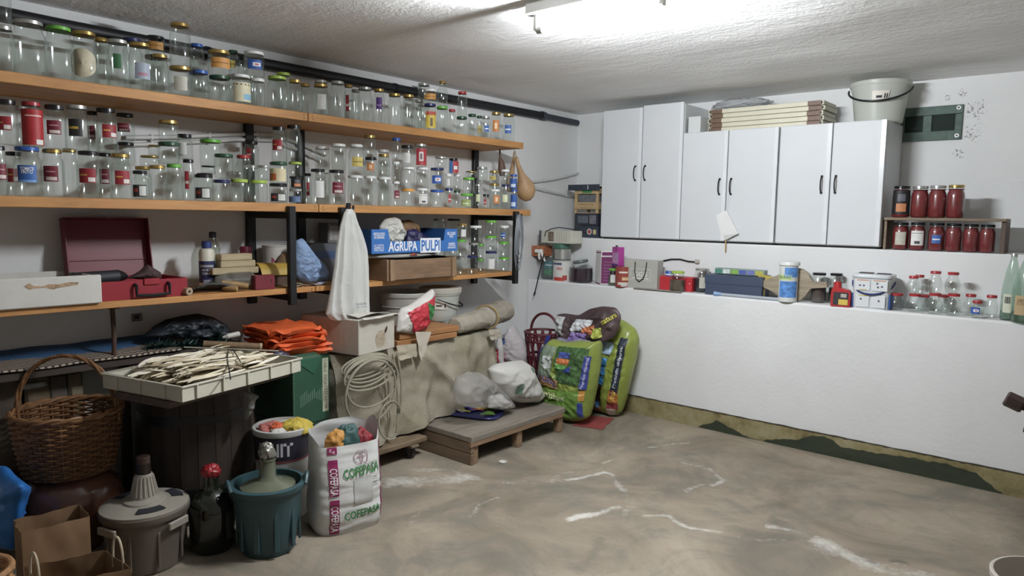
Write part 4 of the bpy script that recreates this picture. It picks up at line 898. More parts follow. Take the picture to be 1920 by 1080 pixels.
# purple jug jar with tilted lid
x, y, w, h = onledge(1071, 1107, 486, 533, 4.80); r = w / 2; o = thing('wide_jar', 'squat jar of dark purple preserve with a tilted lid on the ledge', 'jar', (x, y, ZL1))
MB().lathe([(r * .9, 0), (r, .01), (r * 1.02, h * .4), (r, h * .65), (r * .7, h * .78), (r * .62, h * .84)], 24).build('glass_body', GLASS, o)
MB().lathe([(r * .88, .004), (r * .97, .012), (r * .98, h * .4), (r * .96, h * .62), (0, h * .64)], 24).build('contents', plain('#33202e', .3, .2), o)
MB().lathe([(r * .66, 0), (r * .66, .018), (r * .6, .022), (0, .022)], 24, M=T(-.005, 0, h * .84, ry=-.22)).build('lid', plain('#5d6a66', .35), o)
# tall white and purple carton
xs = at(1126, 535, Y=4.76).x; xq0, xq1 = at(1105, 535, Y=4.76).x, at(1147, 535, Y=4.76).x; hh = at(1115, 469, Y=4.76).z - ZL1
o = thing('tall_carton', 'tall carton with white front and purple side on the ledge', 'box', (xs, 4.76, ZL1), -.62)
wA, wB = (xs - xq0) * 1.05, (xq1 - xs) * 1.35
MB().box((-wA / 2 - .003, wB / 2, hh / 2), (wA, wB, hh), .002).build('carton', plain('#dcdad8', .5, .03), o)
m = MB(); m.box((-.0025, wB / 2, hh * .42), (.001, wB * .96, hh * .78), 0); m.box((-.0025, wB / 2, hh * .9), (.001, wB * .9, hh * .1), 0)
m.box((-wA / 2 - .003, -.0005, hh * .93), (wA * .96, .001, hh * .03), 0); m.box((-wA / 2 - .003, -.0005, hh * .02), (wA * .98, .001, hh * .035), 0); m.cur = 1
for k in range(7): m.box((-.0018, wB / 2 + .003, hh * (.12 + .09 * k)), (.0008, wB * .7, .004), 0)
m.build('print', [plain('#7a3766', .5, .1), plain('#a77f9d', .5)], o)
# small jar and red can, pink tin on them
x, y, w, h = onledge(1140, 1156, 503, 537, 4.78); o = thing('small_jar', 'small green-lidded glass jar under the pink tin on the ledge', 'jar', (x + .005, y, ZL1)); jar_parts(o, 's', w / 2, h, 'green', 'white', yaw_to_cam((x, y)), (plain('#55604e', .5, .3), .5))
x, y, w, h = onledge(1155, 1179, 500, 540, 4.74); r = w / 2; o = thing('cocoa_can', 'brown-red drink powder can with a cup picture on the ledge', 'can', (x, y, ZL1)); ya = yaw_to_cam((x, y))
MB().lathe([(r * .98, 0), (r, .004), (r, h - .012), (r * 1.02, h - .011), (r * 1.02, h - .001), (r * .98, h), (0, h)], 26).build('can_body', plain('#97463a', .4, .15), o)
m = MB(); cyl_print(m, r + .0007, 0, [(0, (-40, 45, h * .12, h * .25)), (1, (-5, 50, h * .35, h * .5)), (2, (-30, 40, h * .70, h * .78)), (3, (-10, 40, h * .05, h * .14))], ya); m.build('print', [plain('#c9c2b4', .5), plain('#d3b48a', .5, .3), plain('#e0d8d0', .5), plain('#b7c0cc', .5)], o, fix=False)
zt2 = ZL1 + h
x, y, w, h = onledge(1146, 1171, 463, 499, 4.765, zt2); o = thing('pink_tin', 'rectangular magenta tin with flower print on top of the red can', 'tin', (x, y, zt2), -.5)
MB().box((0, 0, h / 2), (w * .82, w * .45, h), .004).build('tin_body', plain('#a53a8e', .35, .1), o); MB().tube([(-w * .22, 0, h), (-w * .22, 0, h + .012)], .009, 10).build('cap', INK, o)
m = MB(); m.box((-.004, -w * .226, h * .42), (w * .55, .001, h * .55), 0); m.cur = 1; m.box((w * .3, -w * .226, h * .45), (w * .16, .001, h * .6), 0); m.cur = 2; m.box((0, -w * .226, h * .06), (w * .8, .001, h * .1), 0); m.build('print', [plain('#b98ab5', .5, .6, 90), plain('#a59ab8', .5), plain('#4a2f6e', .5)], o)
# grey gift bag
y = 4.78; xa, xm, xb = at(1176, 540, Y=y).x, at(1236, 540, Y=y).x, at(1251, 540, Y=y).x; hb = at(1205, 487, Y=y).z - ZL1; w = xm - xa
o = thing('gift_bag', 'grey paper gift bag with black cord handle and white monogram on the ledge', 'bag', ((xa + xm) / 2, y, ZL1), .04)
GB = plain('#a9a9a1', .6, .06); dth = .09; m = MB()
for (p, q) in (((-w / 2, -dth / 2), (w / 2, -dth / 2)), ((w / 2, -dth / 2), (w / 2 + .0, dth / 2)), ((w / 2, dth / 2), (-w / 2, dth / 2)), ((-w / 2, dth / 2), (-w / 2, -dth / 2))):
    m.box(((p[0] + q[0]) / 2, (p[1] + q[1]) / 2, hb / 2), (max(abs(p[0] - q[0]), .002), max(abs(p[1] - q[1]), .002), hb), 0)
m.box((0, 0, .002), (w, dth, .003), 0); m.build('paper_body', GB, o, smooth=False)
m = MB(); fn = lambda x, z: (x, -dth / 2 - .0018, z)
put_text(m, 'GGG', 0, hb * .5, .035, fn, .01, w=w * .38)
for (a, b, c, d) in ((-.3, .3, .28, .29), (-.3, .3, .68, .69), (-.3, -.295, .28, .69), (.295, .3, .28, .69)): put_patch(m, w * a, w * b, hb * c, hb * d, fn, 1, 1)
put_patch(m, -w * .25, w * .25, hb * .34, hb * .37, fn, 1, 1); m.build('print', WHITE, o, fix=False)
MB().tube([(-w * .17, -dth / 2 - .004, hb * .93), (-w * .17, -dth / 2 - .008, hb * .6), (-w * .12, -dth / 2 - .01, hb * .33), (-w * .02, -dth / 2 - .01, hb * .25), (w * .1, -dth / 2 - .01, hb * .36), (w * .16, -dth / 2 - .008, hb * .6), (w * .18, -dth / 2 - .004, hb * .93)], .004, 8).build('cord_handle', BLACKMETAL, o)
c = at(1208, 490, Y=4.87); o = thing('white_ring', 'white plastic ring showing above the grey gift bag', 'ring', (c.x, 4.87, ZL1))
MB().tube([(.095 * cos(2 * pi * k / 24), 0, .105 + .095 * sin(2 * pi * k / 24)) for k in range(24)], .011, 10, closed=True).build('ring', WHITE, o)
p0 = at(1245, 489, Y=YMID - .012); o = thing('wall_cable', 'black cable with a grey plug running along the wall above the ledge', 'cable', tuple(p0))
MB().tube([tuple(at(a, b, Y=YMID - .012) - p0) for a, b in ((1240, 490), (1258, 486), (1275, 486), (1290, 490), (1302, 491))], .0055, 8).build('cord', BLACKMETAL, o); e = at(1307, 490, Y=YMID - .014) - p0
MB().box(tuple(e), (.035, .022, .03), .006, M=None).build('plug', plain('#b5b2aa', .5), o)
# cardboard strip at the edge
a = at(1143, 546, Z=ZL1 + .002); b = at(1246, 553, Z=ZL1 + .002); o = thing('cardboard_strip', 'flat strip of grey cardboard on the front edge of the ledge', 'cardboard', ((a.x + b.x) / 2, YLOW + .02, ZL1))
MB().box((0, 0, .003), (b.x - a.x, .06, .005), .001).build('strip', plain('#8d8881', .8, .1), o)
# red box, blue cap, seed jar, dark jar
x, y, w, h = onledge(1233, 1303, 518, 546, 4.84); o = thing('red_box', 'red cardboard box behind the jar with olive lid on the ledge', 'box', (x, y, ZL1)); MB().box((0, 0, h / 2), (w, .11, h), .003).build('carton', plain('#b9262f', .5, .06), o); MB().box((w * .44, -.0555, h * .6), (.008, .002, .006), 0).build('mark', WHITE, o)
zr = ZL1 + h; x, y, w, h = onledge(1248, 1263, 508, 518, 4.84, zr); o = thing('blue_tub', 'small blue and white tub on the red box', 'tub', (x, y, zr)); MB().lathe([(w / 2, 0), (w / 2, h * .8), (w / 2 * .9, h), (0, h)], 18).build('cap', LIDS['blue'], o); MB().lathe([(w / 2 + .001, h * .2), (w / 2 + .001, h * .45)], 18, cap0=False).build('band', WHITE, o)
x, y, w, h = onledge(1256, 1283, 508, 549, 4.745); o = thing('seed_jar', 'glass jar of brown seeds with an olive lid in front of the red box', 'jar', (x, y, ZL1)); jar_parts(o, 's', w / 2, h, 'lime', None, yaw_to_cam((x, y)), (plain('#5c4f42', .7, .5, 120), .6))
x, y, w, h = onledge(1301, 1330, 503, 548, 4.86); o = thing('dark_jar', 'glass jar of dark preserve beside the blue box on the ledge', 'jar', (x, y, ZL1)); jar_parts(o, 's', w / 2, h, 'silver', 'greybar', yaw_to_cam((x, y)) + .3, (plain('#26262f', .4, .2), .6))
# dark blue shoe box with colourful flat packet
y = 4.78; xa, xb = at(1318, 553, Y=4.73).x, at(1427, 553, Y=4.73).x; h = at(1360, 516, Y=4.73).z - ZL1
o = thing('shoe_box', 'dark slate-blue lidded shoe box on the ledge', 'box', ((xa + xb) / 2, 4.82, ZL1), .06); NB = plain('#39455c', .5, .06); w = xb - xa - .01
MB().box((0, 0, h * .29), (w - .008, .16, h * .58), .003).build('box_body', NB, o); MB().box((0, 0, h * .77), (w, .168, h * .44), .003).build('lid', NB, o)
zt3 = ZL1 + h
o = thing('foil_packet', 'long flat colourful packet lying on the blue shoe box', 'packet', ((xa + xb) / 2 + .02, 4.83, zt3 + .001), .05)
MB().box((0, 0, .022), (w * .86, .07, .042), .004).build('carton', plain('#7c8f86', .45, .1), o)
m = MB(); cs = ['#3f7f6a', '#c8d6d0', '#7aa63c', '#4a5aa0', '#6a6fae', '#a8a63a']; mats = [plain(c_, .5, .2, 40) for c_ in cs]
for k in range(6): m.cur = k; m.box((-w * .36 + k * w * .14, -.0355, .022), (w * .12, .001, .03), 0)
m.build('print', mats, o)
c = at(1436, 521, Y=4.80); o = thing('yellow_sachet', 'yellow sachet poking out beside the shoe box', 'packet', (c.x, 4.80, ZL1)); zc_ = c.z - ZL1
MB().prism([(-.065, zc_ + .02), (-.02, zc_ + .022), (.06, zc_ + .006), (.03, zc_ - .018), (.0, zc_ - .02), (-.005, 0), (-.03, 0), (-.03, zc_ - .015)], .008).build('sachet', plain('#b9a53c', .5, .2), o)
# white and grey stick in front
a, b = at(1345, 551, Y=4.705), at(1462, 557, Y=4.705); o = thing('grey_rod', 'pale grey rod with a blue end lying along the ledge edge', 'rod', (a.x, YLOW + .012, ZL1))
MB().tube([(0, 0, .011), (b.x - a.x, 0, .011)], .011, 10).build('rod', plain('#a5adb8', .5, .05), o); MB().tube([(-.025, 0, .012), (.03, 0, .012)], [.019, .0115], 8).build('blue_end', plain('#7d9dc4', .5), o)
# carved paddle-shaped board behind the blue can
yy = 4.78; pts5 = [(780, 345), (860, 325), (950, 290), (1010, 260), (1080, 235), (1145, 215), (1200, 225), (1250, 260), (1280, 310), (1312, 352), (1445, 357), (1452, 410), (1290, 420), (1262, 455), (1228, 500), (1185, 535), (1140, 552), (1060, 535), (960, 490), (905, 450), (860, 430), (800, 400), (778, 380)]
pw = [at(1280 + a / 5.333, 460 + b / 5.333, Y=yy) for a, b in pts5]; c0 = at(1480, 563, Y=yy)
o = thing('carved_paddle', 'brown carved board with two waisted wings standing behind the blue can', 'board', (c0.x, yy, ZL1)); lo_ = min(p.z for p in pw) - ZL1
MB().prism([(p.x - c0.x, p.z - ZL1 - lo_) for p in pw], .03).build('board', wood('#7f7262', '#a99c84', 0, .35), o, angle=60)
x, y, w, h = onledge(1459, 1494, 490, 562, 4.73); r = w / 2; o = thing('cleaner_tub', 'tall white and blue cleaner tub with a pale lid in the middle of the ledge', 'can', (x, y, ZL1)); ya = yaw_to_cam((x, y))
MB().lathe([(r * .9, 0), (r * .97, .006), (r * .97, h * .9), (r * 1.12, h * .91), (r * 1.12, h * .97), (r * 1.04, h), (0, h)], 28).build('tub', plain('#cfd3cf', .4, .05), o)
m = MB(); cyl_print(m, r * .97 + .0008, 0, [(0, (-25, 70, h * .62, h * .86)), (0, (-60, 60, h * .12, h * .52)), (1, (-75, 20, h * .55, h * .68))], ya, [(2, 'SIDKAL', -25, h * .615, .016, r * 1.35)]); m.build('print', [plain('#4f86c8', .45, .45, 40), plain('#bfd08a', .5), plain('#3a7a52', .5)], o, fix=False)
# two jars with black lids
for i, (a, b, t, bt, yy, lb) in enumerate(((1519, 1548, 511, 567, 4.84, 'left of two black-lidded brown jars on the ledge'), (1552, 1579, 512, 567, 4.88, 'right of two black-lidded brown jars on the ledge'))):
    x, y, w, h = onledge(a, b, t, bt, yy); o = thing('brown_jar', lb, 'jar', (x, y, ZL1), 0, 'black-lidded brown jars on the ledge'); jar_parts(o, 's', w / 2, h, 'black', 'redbit' if i else None, yaw_to_cam((x, y)), (plain('#584a46', .5, .3), .55))
# red bottle
x, y, w, h = onledge(1559, 1595, 528, 573, 4.73); o = thing('red_bottle', 'flat red plastic bottle with yellow and black label on the ledge', 'bottle', (x, y, ZL1), .05)
RP = plain('#b02328', .35, .05)
MB().prism([(-w * .5, 0), (w * .5, 0), (w * .5, h * .55), (w * .38, h * .68), (.0, h * .74), (-w * .12, h * .76), (-w * .42, h * .76), (-w * .5, h * .6)], .05).build('bottle_body', RP, o)
MB().tube([(-w * .22, 0, h * .74), (-w * .22, 0, h)], [w * .2, w * .17], 14).build('cap', RP, o)
m = MB(); fn = lambda x_, z_: (x_, -.0262, z_); put_patch(m, -w * .38, w * .4, h * .06, h * .58, fn, 1, 1); m.cur = 1; fn2 = lambda x_, z_: (x_, -.0268, z_); put_patch(m, -w * .1, w * .38, h * .08, h * .3, fn2, 1, 1); m.cur = 2; put_patch(m, -.0, w * .3, h * .38, h * .52, fn2, 1, 1)
m.build('label_print', [plain('#2c2a30', .5, .1), plain('#d0b53c', .5, .1), plain('#b0aaa0', .5, .5, 80)], o, fix=False)
# detergent bucket
x, y, w, h = onledge(1600, 1672, 511, 577, 4.80); o = thing('detergent_bucket', 'white and blue detergent bucket with blue handle on the ledge', 'bucket', (x, y, ZL1), .06)
def rr_prof(wx, wy, z, n=32, e=5.0):
    return [(wx * math.copysign(abs(cos(2 * pi * k / n)) ** (2 / e), cos(2 * pi * k / n)), wy * math.copysign(abs(sin(2 * pi * k / n)) ** (2 / e), sin(2 * pi * k / n)), z) for k in range(n)]
def rr_stack(rings):
    m = MB(); n = len(rings[0]); vs = [p for r_ in rings for p in r_]; fs = []
    for i in range(len(rings) - 1):
        for k in range(n): l = (k + 1) % n; fs.append((i * n + k, i * n + l, (i + 1) * n + l, (i + 1) * n + k))
    fs.append(tuple(range(n))[::-1]); fs.append(tuple(range((len(rings) - 1) * n, len(rings) * n))); return m.add(vs, fs)
dw = .085
rr_stack([rr_prof(w * .46, dw, 0), rr_prof(w * .47, dw, .01), rr_prof(w * .5, dw + .006, h * .86)]).build('bucket_body', plain('#cdd2d4', .35, .04), o, angle=60)
rr_stack([rr_prof(w * .52, dw + .012, h * .86), rr_prof(w * .53, dw + .014, h * .88), rr_prof(w * .53, dw + .014, h * .95), rr_prof(w * .5, dw + .008, h * .97)]).build('lid', plain('#c6cccf', .35, .04), o, angle=60)
m = MB(); fn = lambda x_, z_: (x_, -dw - .0045 - .007 * z_ / h, z_)
for (a, b, c, d) in ((-.4, -.02, .52, .84), (.03, .42, .52, .84), (-.36, -.02, .05, .4), (.03, .38, .05, .4)): put_patch(m, w * a, w * b, h * c, h * d, fn, 1, 1)
m.cur = 1
for a, c in ((-.3, .63), (-.2, .63), (.14, .7), (.16, .6), (.26, .62), (-.26, .25), (.2, .22)): put_patch(m, w * a, w * (a + .05), h * c, h * (c + .05), lambda x_, z_: (x_, fn(x_, z_)[1] - .001, z_), 1, 1)
m.cur = 2
for a, b, c in ((-.36, -.05, .79), (.06, .38, .79)): put_patch(m, w * a, w * b, h * c, h * (c + .03), lambda x_, z_: (x_, fn(x_, z_)[1] - .001, z_), 1, 1)
m.cur = 3; put_patch(m, -w * .3, -w * .08, h * .36, h * .385, lambda x_, z_: (x_, fn(x_, z_)[1] - .001, z_), 1, 1); put_patch(m, -w * .3, -w * .1, h * .53, h * .55, lambda x_, z_: (x_, fn(x_, z_)[1] - .001, z_), 1, 1)
m.build('print', [plain('#d9dde0', .4, .03), plain('#5c5f70', .5), plain('#c79472', .5), plain('#c9bb55', .5)], o, fix=False)
m = MB(); fb = lambda x_, z_: (x_, -dw - .0035, z_); m.box((-w * .475, 0, h * .22), (.006, dw * 1.6, h * .4), .002); m.box((w * .475, 0, h * .22), (.006, dw * 1.6, h * .4), .002); m.build('blue_side', LIDS['blue'], o)
MB().tube([(w * .54 * cos(pi * k / 16 + pi), -(dw + .02) * sin(pi * k / 16) * .999, h * .75 - h * .33 * sin(pi * k / 16)) for k in range(17)], .006, 8).build('bail_handle', plain('#27346a', .4), o)
MB().box((-w * .2, .0, h * .985), (w * .36, .05, h * .03), .004).build('lid_grip', plain('#3a2f2e', .5), o); MB().box((w * .25, .0, h * .98), (w * .34, .05, h * .03), .004).build('lid_grip', plain('#2a2c38', .5), o)
# ball jars with red lids
BALL = [(1662, 1697, 549, 584, 4.80, 0), (1697, 1731, 550, 587, 4.79, 0), (1734, 1768, 549, 590, 4.77, 0), (1769, 1803, 550, 592, 4.765, 0), (1803, 1833, 551, 588, 4.86, 0), (1817, 1845, 563, 593, 4.745, 0), (1842, 1872, 553, 593, 4.82, 0), (1714, 1746, 552, 586, 4.88, 0), (1750, 1784, 552, 586, 4.885, 0)]
UPB = [(1698, 1724, 517, 550, 4.80), (1710, 1735, 515, 550, 4.87), (1737, 1767, 508, 549, 4.785), (1769, 1801, 510, 550, 4.785)]
def ball(a, b, t, bt, y, z, lab, prnt=None):
    x, y, w, h = onledge(a, b, t, bt, y, z); o = thing('round_jar', lab, 'jar', (x, y, z), 0, 'round jars with red lids on the ledge')
    jar_parts(o, 'b', w / 2 * .97, h, 'red', prnt, yaw_to_cam((x, y)) - .3); return z + h
names = ['leftmost round red-lidded jar next to the detergent bucket', 'second round red-lidded jar in the front of the bottom row', 'third round red-lidded jar in the front of the bottom row', 'fourth round red-lidded jar in the front of the bottom row', 'round red-lidded jar behind the one with a blue label',
         'small round jar with blue and white label and red lid', 'rightmost round red-lidded jar beside the green bottles', 'back-row round red-lidded jar behind the second', 'back-row round red-lidded jar behind the third']
tz = [ball(*b[:5], ZL1, n, 'blue' if i == 5 else None) for i, (b, n) in enumerate(zip(BALL, names))]
un = ['leftmost upper round red-lidded jar', 'upper round red-lidded jar tucked behind the leftmost', 'tall upper round red-lidded jar in the middle', 'rightmost upper round red-lidded jar']
for b, n, k in zip(UPB, un, (1, 7, 2, 3)): ball(*b, tz[k] + .0005, n)
# big green bottles
for i, (a, b, yy, lb, lab) in enumerate(((1873, 1911, 4.79, 'left large pale green glass bottle at the end of the ledge', '#cfd2bc'), (1893, 1946, 4.735, 'large pale green glass bottle cut by the right edge of the photo', '#b39a70'))):
    x, y, w, h = onledge(a, b, 476, 598, yy); r = w / 2; o = thing('green_bottle', lb, 'bottle', (x, y, ZL1)); ya = yaw_to_cam((x, y)); G2 = glass('#e4f0e8', .08, .4, .08)
    MB().lathe([(r * .9, 0), (r, .01), (r, h * .42), (r * .95, h * .52), (r * .72, h * .72), (r * .42, h * .88), (r * .3, h * .95), (r * .3, h)], 28).build('glass_body', G2, o)
    MB().lathe([(r * .88, .004), (r * .97, .012), (r * .97, h * .14), (0, h * .14)], 26).build('contents', film('#6f9078', .55, .2, 0), o)
    MB().lathe([(r * .34, h * .955), (r * .34, h * 1.0), (r * .3, h * 1.012), (0, h * 1.012)], 18).build('cap', LIDS['silver'], o)
    m = MB(); cyl_print(m, r + .001, 0, [(0, (-45, 10, h * .12, h * .4)), (1, (-35, 0, h * .26, h * .36))], ya); m.build('paper_label', [plain(lab, .6, .1), plain('#4a5248' if i == 0 else '#8d7752', .6, .4, 60)], o, fix=False)
# ------------------------------------------------------------------ soft things: puffed outlines
class Puff:
    """a filled bag: outline (x, z) with a swelling thickness and crumples"""
    def __init__(s, poly, thick, amp=.006, fq=14.0, seed=0.0, pw=2.5, ridge=.6):
        s.p = poly; s.t = thick; s.amp = amp; s.fq = fq; s.seed = seed; s.pw = pw; s.rg = ridge
        A = cx = cz = 0
        for (x0, z0), (x1, z1) in zip(poly, poly[1:] + poly[:1]):
            k = x0 * z1 - x1 * z0; A += k; cx += (x0 + x1) * k; cz += (z0 + z1) * k
        s.c = (cx / (3 * A), cz / (3 * A))
    def ratio(s, x, z):
        dx, dz = x - s.c[0], z - s.c[1]; best = 0
        for (x0, z0), (x1, z1) in zip(s.p, s.p[1:] + s.p[:1]):
            ex, ez = x1 - x0, z1 - z0; den = dx * ez - dz * ex
            if abs(den) < 1e-12: continue
            t = ((x0 - s.c[0]) * ez - (z0 - s.c[1]) * ex) / den; u = ((x0 - s.c[0]) * dz - (z0 - s.c[1]) * dx) / den
            if t > 0 and -1e-6 <= u <= 1 + 1e-6: best = max(best, 1 / t)
        return min(1, best)
    def F(s, x, z, side=-1, r=None):
        r = s.ratio(x, z) if r is None else r
        y = s.t * (1 - r ** s.pw) ** .62 if r < 1 else 0
        n = s.amp * ((1 - s.rg) * fbm(x * s.fq + s.seed, z * s.fq, side * 2.0) * 1.5 + s.rg * (1.5 * (rdg(x * s.fq + s.seed, z * s.fq * 1.3, side * 3.0) - .4) + .8 * (rdg(x * s.fq * 2.3 + s.seed, z * s.fq * 2.6, side * 5.0) - .4))) * (1 - r ** 6)
        return side * (y + n)
    def mesh(s, n=120, rings=(1, .985, .96, .93, .89, .85, .8, .75, .7, .65, .6, .55, .5, .45, .4, .35, .3, .25, .2, .15, .1, .05)):
        L = [0]
        for a, b in zip(s.p, s.p[1:] + s.p[:1]): L.append(L[-1] + math.hypot(b[0] - a[0], b[1] - a[1]))
        per = []
        for k in range(n):
            d = L[-1] * k / n; i = max(j for j in range(len(s.p)) if L[j] <= d + 1e-12); f = (d - L[i]) / max(1e-9, L[i + 1] - L[i]); a, b = s.p[i], s.p[(i + 1) % len(s.p)]
            per.append((a[0] + (b[0] - a[0]) * f, a[1] + (b[1] - a[1]) * f))
        per = [((per[k - 1][0] + 2 * per[k][0] + per[(k + 1) % n][0]) / 4, (per[k - 1][1] + 2 * per[k][1] + per[(k + 1) % n][1]) / 4) for k in range(n)]
        m = MB(); vs, fs = [], []
        for side in (-1, 1):
            o = len(vs)
            for r in rings:
                for (x, z) in per:
                    X, Z = s.c[0] + (x - s.c[0]) * r, s.c[1] + (z - s.c[1]) * r; vs.append((X, s.F(X, Z, side, r) if r < 1 else 0, Z))
            vs.append((s.c[0], s.F(s.c[0], s.c[1], side, 0), s.c[1])); e = len(vs) - 1
            for i in range(len(rings) - 1):
                for k in range(n): l = (k + 1) % n; fs.append((o + i * n + k, o + i * n + l, o + (i + 1) * n + l, o + (i + 1) * n + k))
            q = o + (len(rings) - 1) * n
            for k in range(n): fs.append((q + k, q + (k + 1) % n, e))
        m.add(vs, fs)
        bm_v = m
        return bm_v
def weld(o, d=1e-5):
    bm = bmesh.new(); bm.from_mesh(o.data); bmesh.ops.remove_doubles(bm, verts=bm.verts, dist=d); bmesh.ops.recalc_face_normals(bm, faces=bm.faces); bm.to_mesh(o.data); bm.free()
    o.data.polygons.foreach_set('use_smooth', [True] * len(o.data.polygons)); return o
class PlaneFrame:
    """local frame of a standing thing: x to the right, -y to the viewer, base at the lowest outline point"""
    def __init__(s, pts, X=None, Y=None, zbase=None):
        s.X, s.Y = X, Y; w = [at(a, b, X=X, Y=Y) for a, b in pts]
        s.h = [(p.y if X is not None else p.x) for p in w]; z0 = min(p.z for p in w)
        s.mid = (min(s.h) + max(s.h)) / 2; s.z0 = z0; s.lift = 0 if zbase is None else zbase - z0
        s.loc = (X, s.mid, z0 + s.lift) if X is not None else (s.mid, Y, z0 + s.lift); s.rz = pi / 2 if X is not None else 0
        s.poly = [((h - s.mid), p.z - z0) for h, p in zip(s.h, w)]
    def pt(s, a, b):
        p = at(a, b, X=s.X, Y=s.Y); return ((p.y if s.X is not None else p.x) - s.mid, p.z - s.z0)
def puff_thing(name, label, cat, pts, mat, thick, part='film', X=None, Y=None, zbase=None, decals=(), group=None, **kw):
    """decals: (part name, colour, quad px [bl, br, tr, tl], word or None)"""
    fr = PlaneFrame(pts, X, Y, zbase); o = thing(name, label, cat, fr.loc, fr.rz, group); pf = Puff(fr.poly, thick, **kw)
    weld(pf.mesh().build(part, mat, o))
    eps = .006
    byp = {}
    for (pn, col, quad, word) in decals: byp.setdefault(pn, []).append((col, quad, word))
    for pn, L in byp.items():
        m = MB(); mats = []
        for k, (col, quad, word) in enumerate(L):
            mt = col if not isinstance(col, str) else plain(col, .45, .06, 30)
            if mt not in mats: mats.append(mt)
            m.cur = mats.index(mt); Q = [fr.pt(*q) for q in quad]
            def bl(u, v, Q=Q): return (Q[0][0] * (1 - u) * (1 - v) + Q[1][0] * u * (1 - v) + Q[2][0] * u * v + Q[3][0] * (1 - u) * v, Q[0][1] * (1 - u) * (1 - v) + Q[1][1] * u * (1 - v) + Q[2][1] * u * v + Q[3][1] * (1 - u) * v)
            ep = eps + .0012 * min(k, 4)
            if word:
                vs, fs, asp = text2d(word, .015)
                q2 = [bl(x / asp + .5, y + .5) for x, y in vs]
                m.add([(a, pf.F(a, b) - ep - .0015, b) for a, b in q2], fs)
            else: m.surf(lambda u, v: (lambda a, b: (a, pf.F(a, b) - ep, b))(*bl(u, v)), 30, 30)
        q = m.build(pn, mats, o, fix=False)
        if len(L) > 1: q['kind'] = 'stuff'          # flat print, too fine to pick apart
    return o, pf, fr
def wb(L): m = MB(); m.M = Matrix.Translation(-Vector(L)); return m
# ------------------------------------------------------------------ lowest shelf, left part
Z3 = SZ[3]
a = at(190, 515, X=-3.40); yr = a.y; ztop = a.z
o = thing('open_wooden_box', 'white open wooden box with a peeled patch at the left end of lowest shelf', 'box', (-3.59, .85, Z3), pi / 2)
WP = plain('#c9c7c0', .6, .06); L = yr - .35; hx = L / 2 + (.35 - .85); hd = ztop - Z3
MB().box((.35 - .85 + L / 2, -.18, hd / 2), (L, .02, hd), .006).build('front_panel', WP, o)
MB().box((.35 - .85 + L / 2, .19, hd / 2), (L, .014, hd - .01), .003).build('back_panel', WP, o)
for x in (.35 - .85 + .008, yr - .85 - .02): MB().box((x, .008, hd / 2), (.014, .35, hd - .008), .003).build('side_panel', WP, o)
MB().box((.35 - .85 + L / 2, .0, .006), (L - .03, .36, .01), 0).build('bottom_panel', WP, o)
PATCH = [(45, 537), (55, 531), (62, 536), (78, 537), (92, 533), (112, 533), (130, 529), (148, 529), (145, 534), (125, 537), (108, 540), (100, 543), (85, 539), (62, 541), (55, 543)]
pp = [at(x, y, X=-3.40) for x, y in PATCH]
MB().prism([(p.y - .85, p.z - Z3) for p in pp], .0015, M=T(0, -.1905, 0)).build('peeled_patch', plain('#a5896a', .8, .4, 60), o)
lay = thing('wood_offcut', 'pale wood offcut lying in the white open box', 'wood', (-3.56, at(40, 512, X=-3.56).y, Z3 + .012), pi / 2 + .1)
MB().box((0, 0, .05), (.13, .05, .1), .02).build('offcut', wood('#6f5f4c', '#8d7b62', 0), lay)
# red tool case
RC = plain('#8e1f2c', .4, .08); RCD = plain('#6d1c2b', .45, .08)
y0, y1 = at(172, 545, X=-3.45).y, at(352, 540, X=-3.45).y; hb = at(340, 521, X=-3.45).z - Z3; Lc = y1 - y0; dc = .27
o = thing('tool_case', 'open dark red metal tool case with black handle on the lowest shelf', 'tool case', (-3.45 - dc / 2, (y0 + y1) / 2, Z3), pi / 2)
b_ = MB(); 
for (cx, cy, sx, sy) in ((0, -dc / 2 + .003, Lc, .006), (0, dc / 2 - .003, Lc, .006), (-Lc / 2 + .003, 0, .006, dc - .012), (Lc / 2 - .003, 0, .006, dc - .012)): b_.box((cx, cy, hb / 2), (sx, sy, hb), .002)
b_.box((0, 0, .003), (Lc - .01, dc - .01, .005), 0); b_.build('case_base', RC, o)
hl = at(210, 406, X=-3.80).z - Z3 - hb; ang = .16
Ml = T(-.06 * Lc, dc / 2 - .006, hb, rx=-ang); b_ = MB(); b_.M = Ml; Lw = Lc * .9
b_.box((0, .05, hl / 2), (Lw, .005, hl), .002)
for (cx, cz, sx, sz) in ((0, .004, Lw, .006), (0, hl - .004, Lw, .006), (-Lw / 2 + .003, hl / 2, .006, hl), (Lw / 2 - .003, hl / 2, .006, hl)): b_.box((cx, .025, cz), (sx, .05, sz), .002)
b_.M = None; ld = b_.build('case_lid', RCD, o)
MB().box((0, .045, hl * .3), (Lw * .94, .006, .006), .002, M=Ml).build('lid_ridge', RCD, ld)
hx = Lc * .1; hg = MB().tube([(hx - .075, -dc / 2 - .003, hb * .78), (hx - .075, -dc / 2 - .02, hb * .74), (hx - .075, -dc / 2 - .022, hb * .22), (hx, -dc / 2 - .024, hb * .17), (hx + .075, -dc / 2 - .022, hb * .22), (hx + .075, -dc / 2 - .02, hb * .74), (hx + .075, -dc / 2 - .003, hb * .78)], .008, 8).build('handle', BLACKMETAL, o)
MB().box((hx, -dc / 2 - .003, hb * .9), (.07, .01, .03), .003).build('latch', RC, o)
p = at(195, 505, X=-3.58); o = thing('dark_tube', 'thick black tube lying in the red tool case', 'tube', (-3.58, p.y, Z3 + .006), pi / 2)
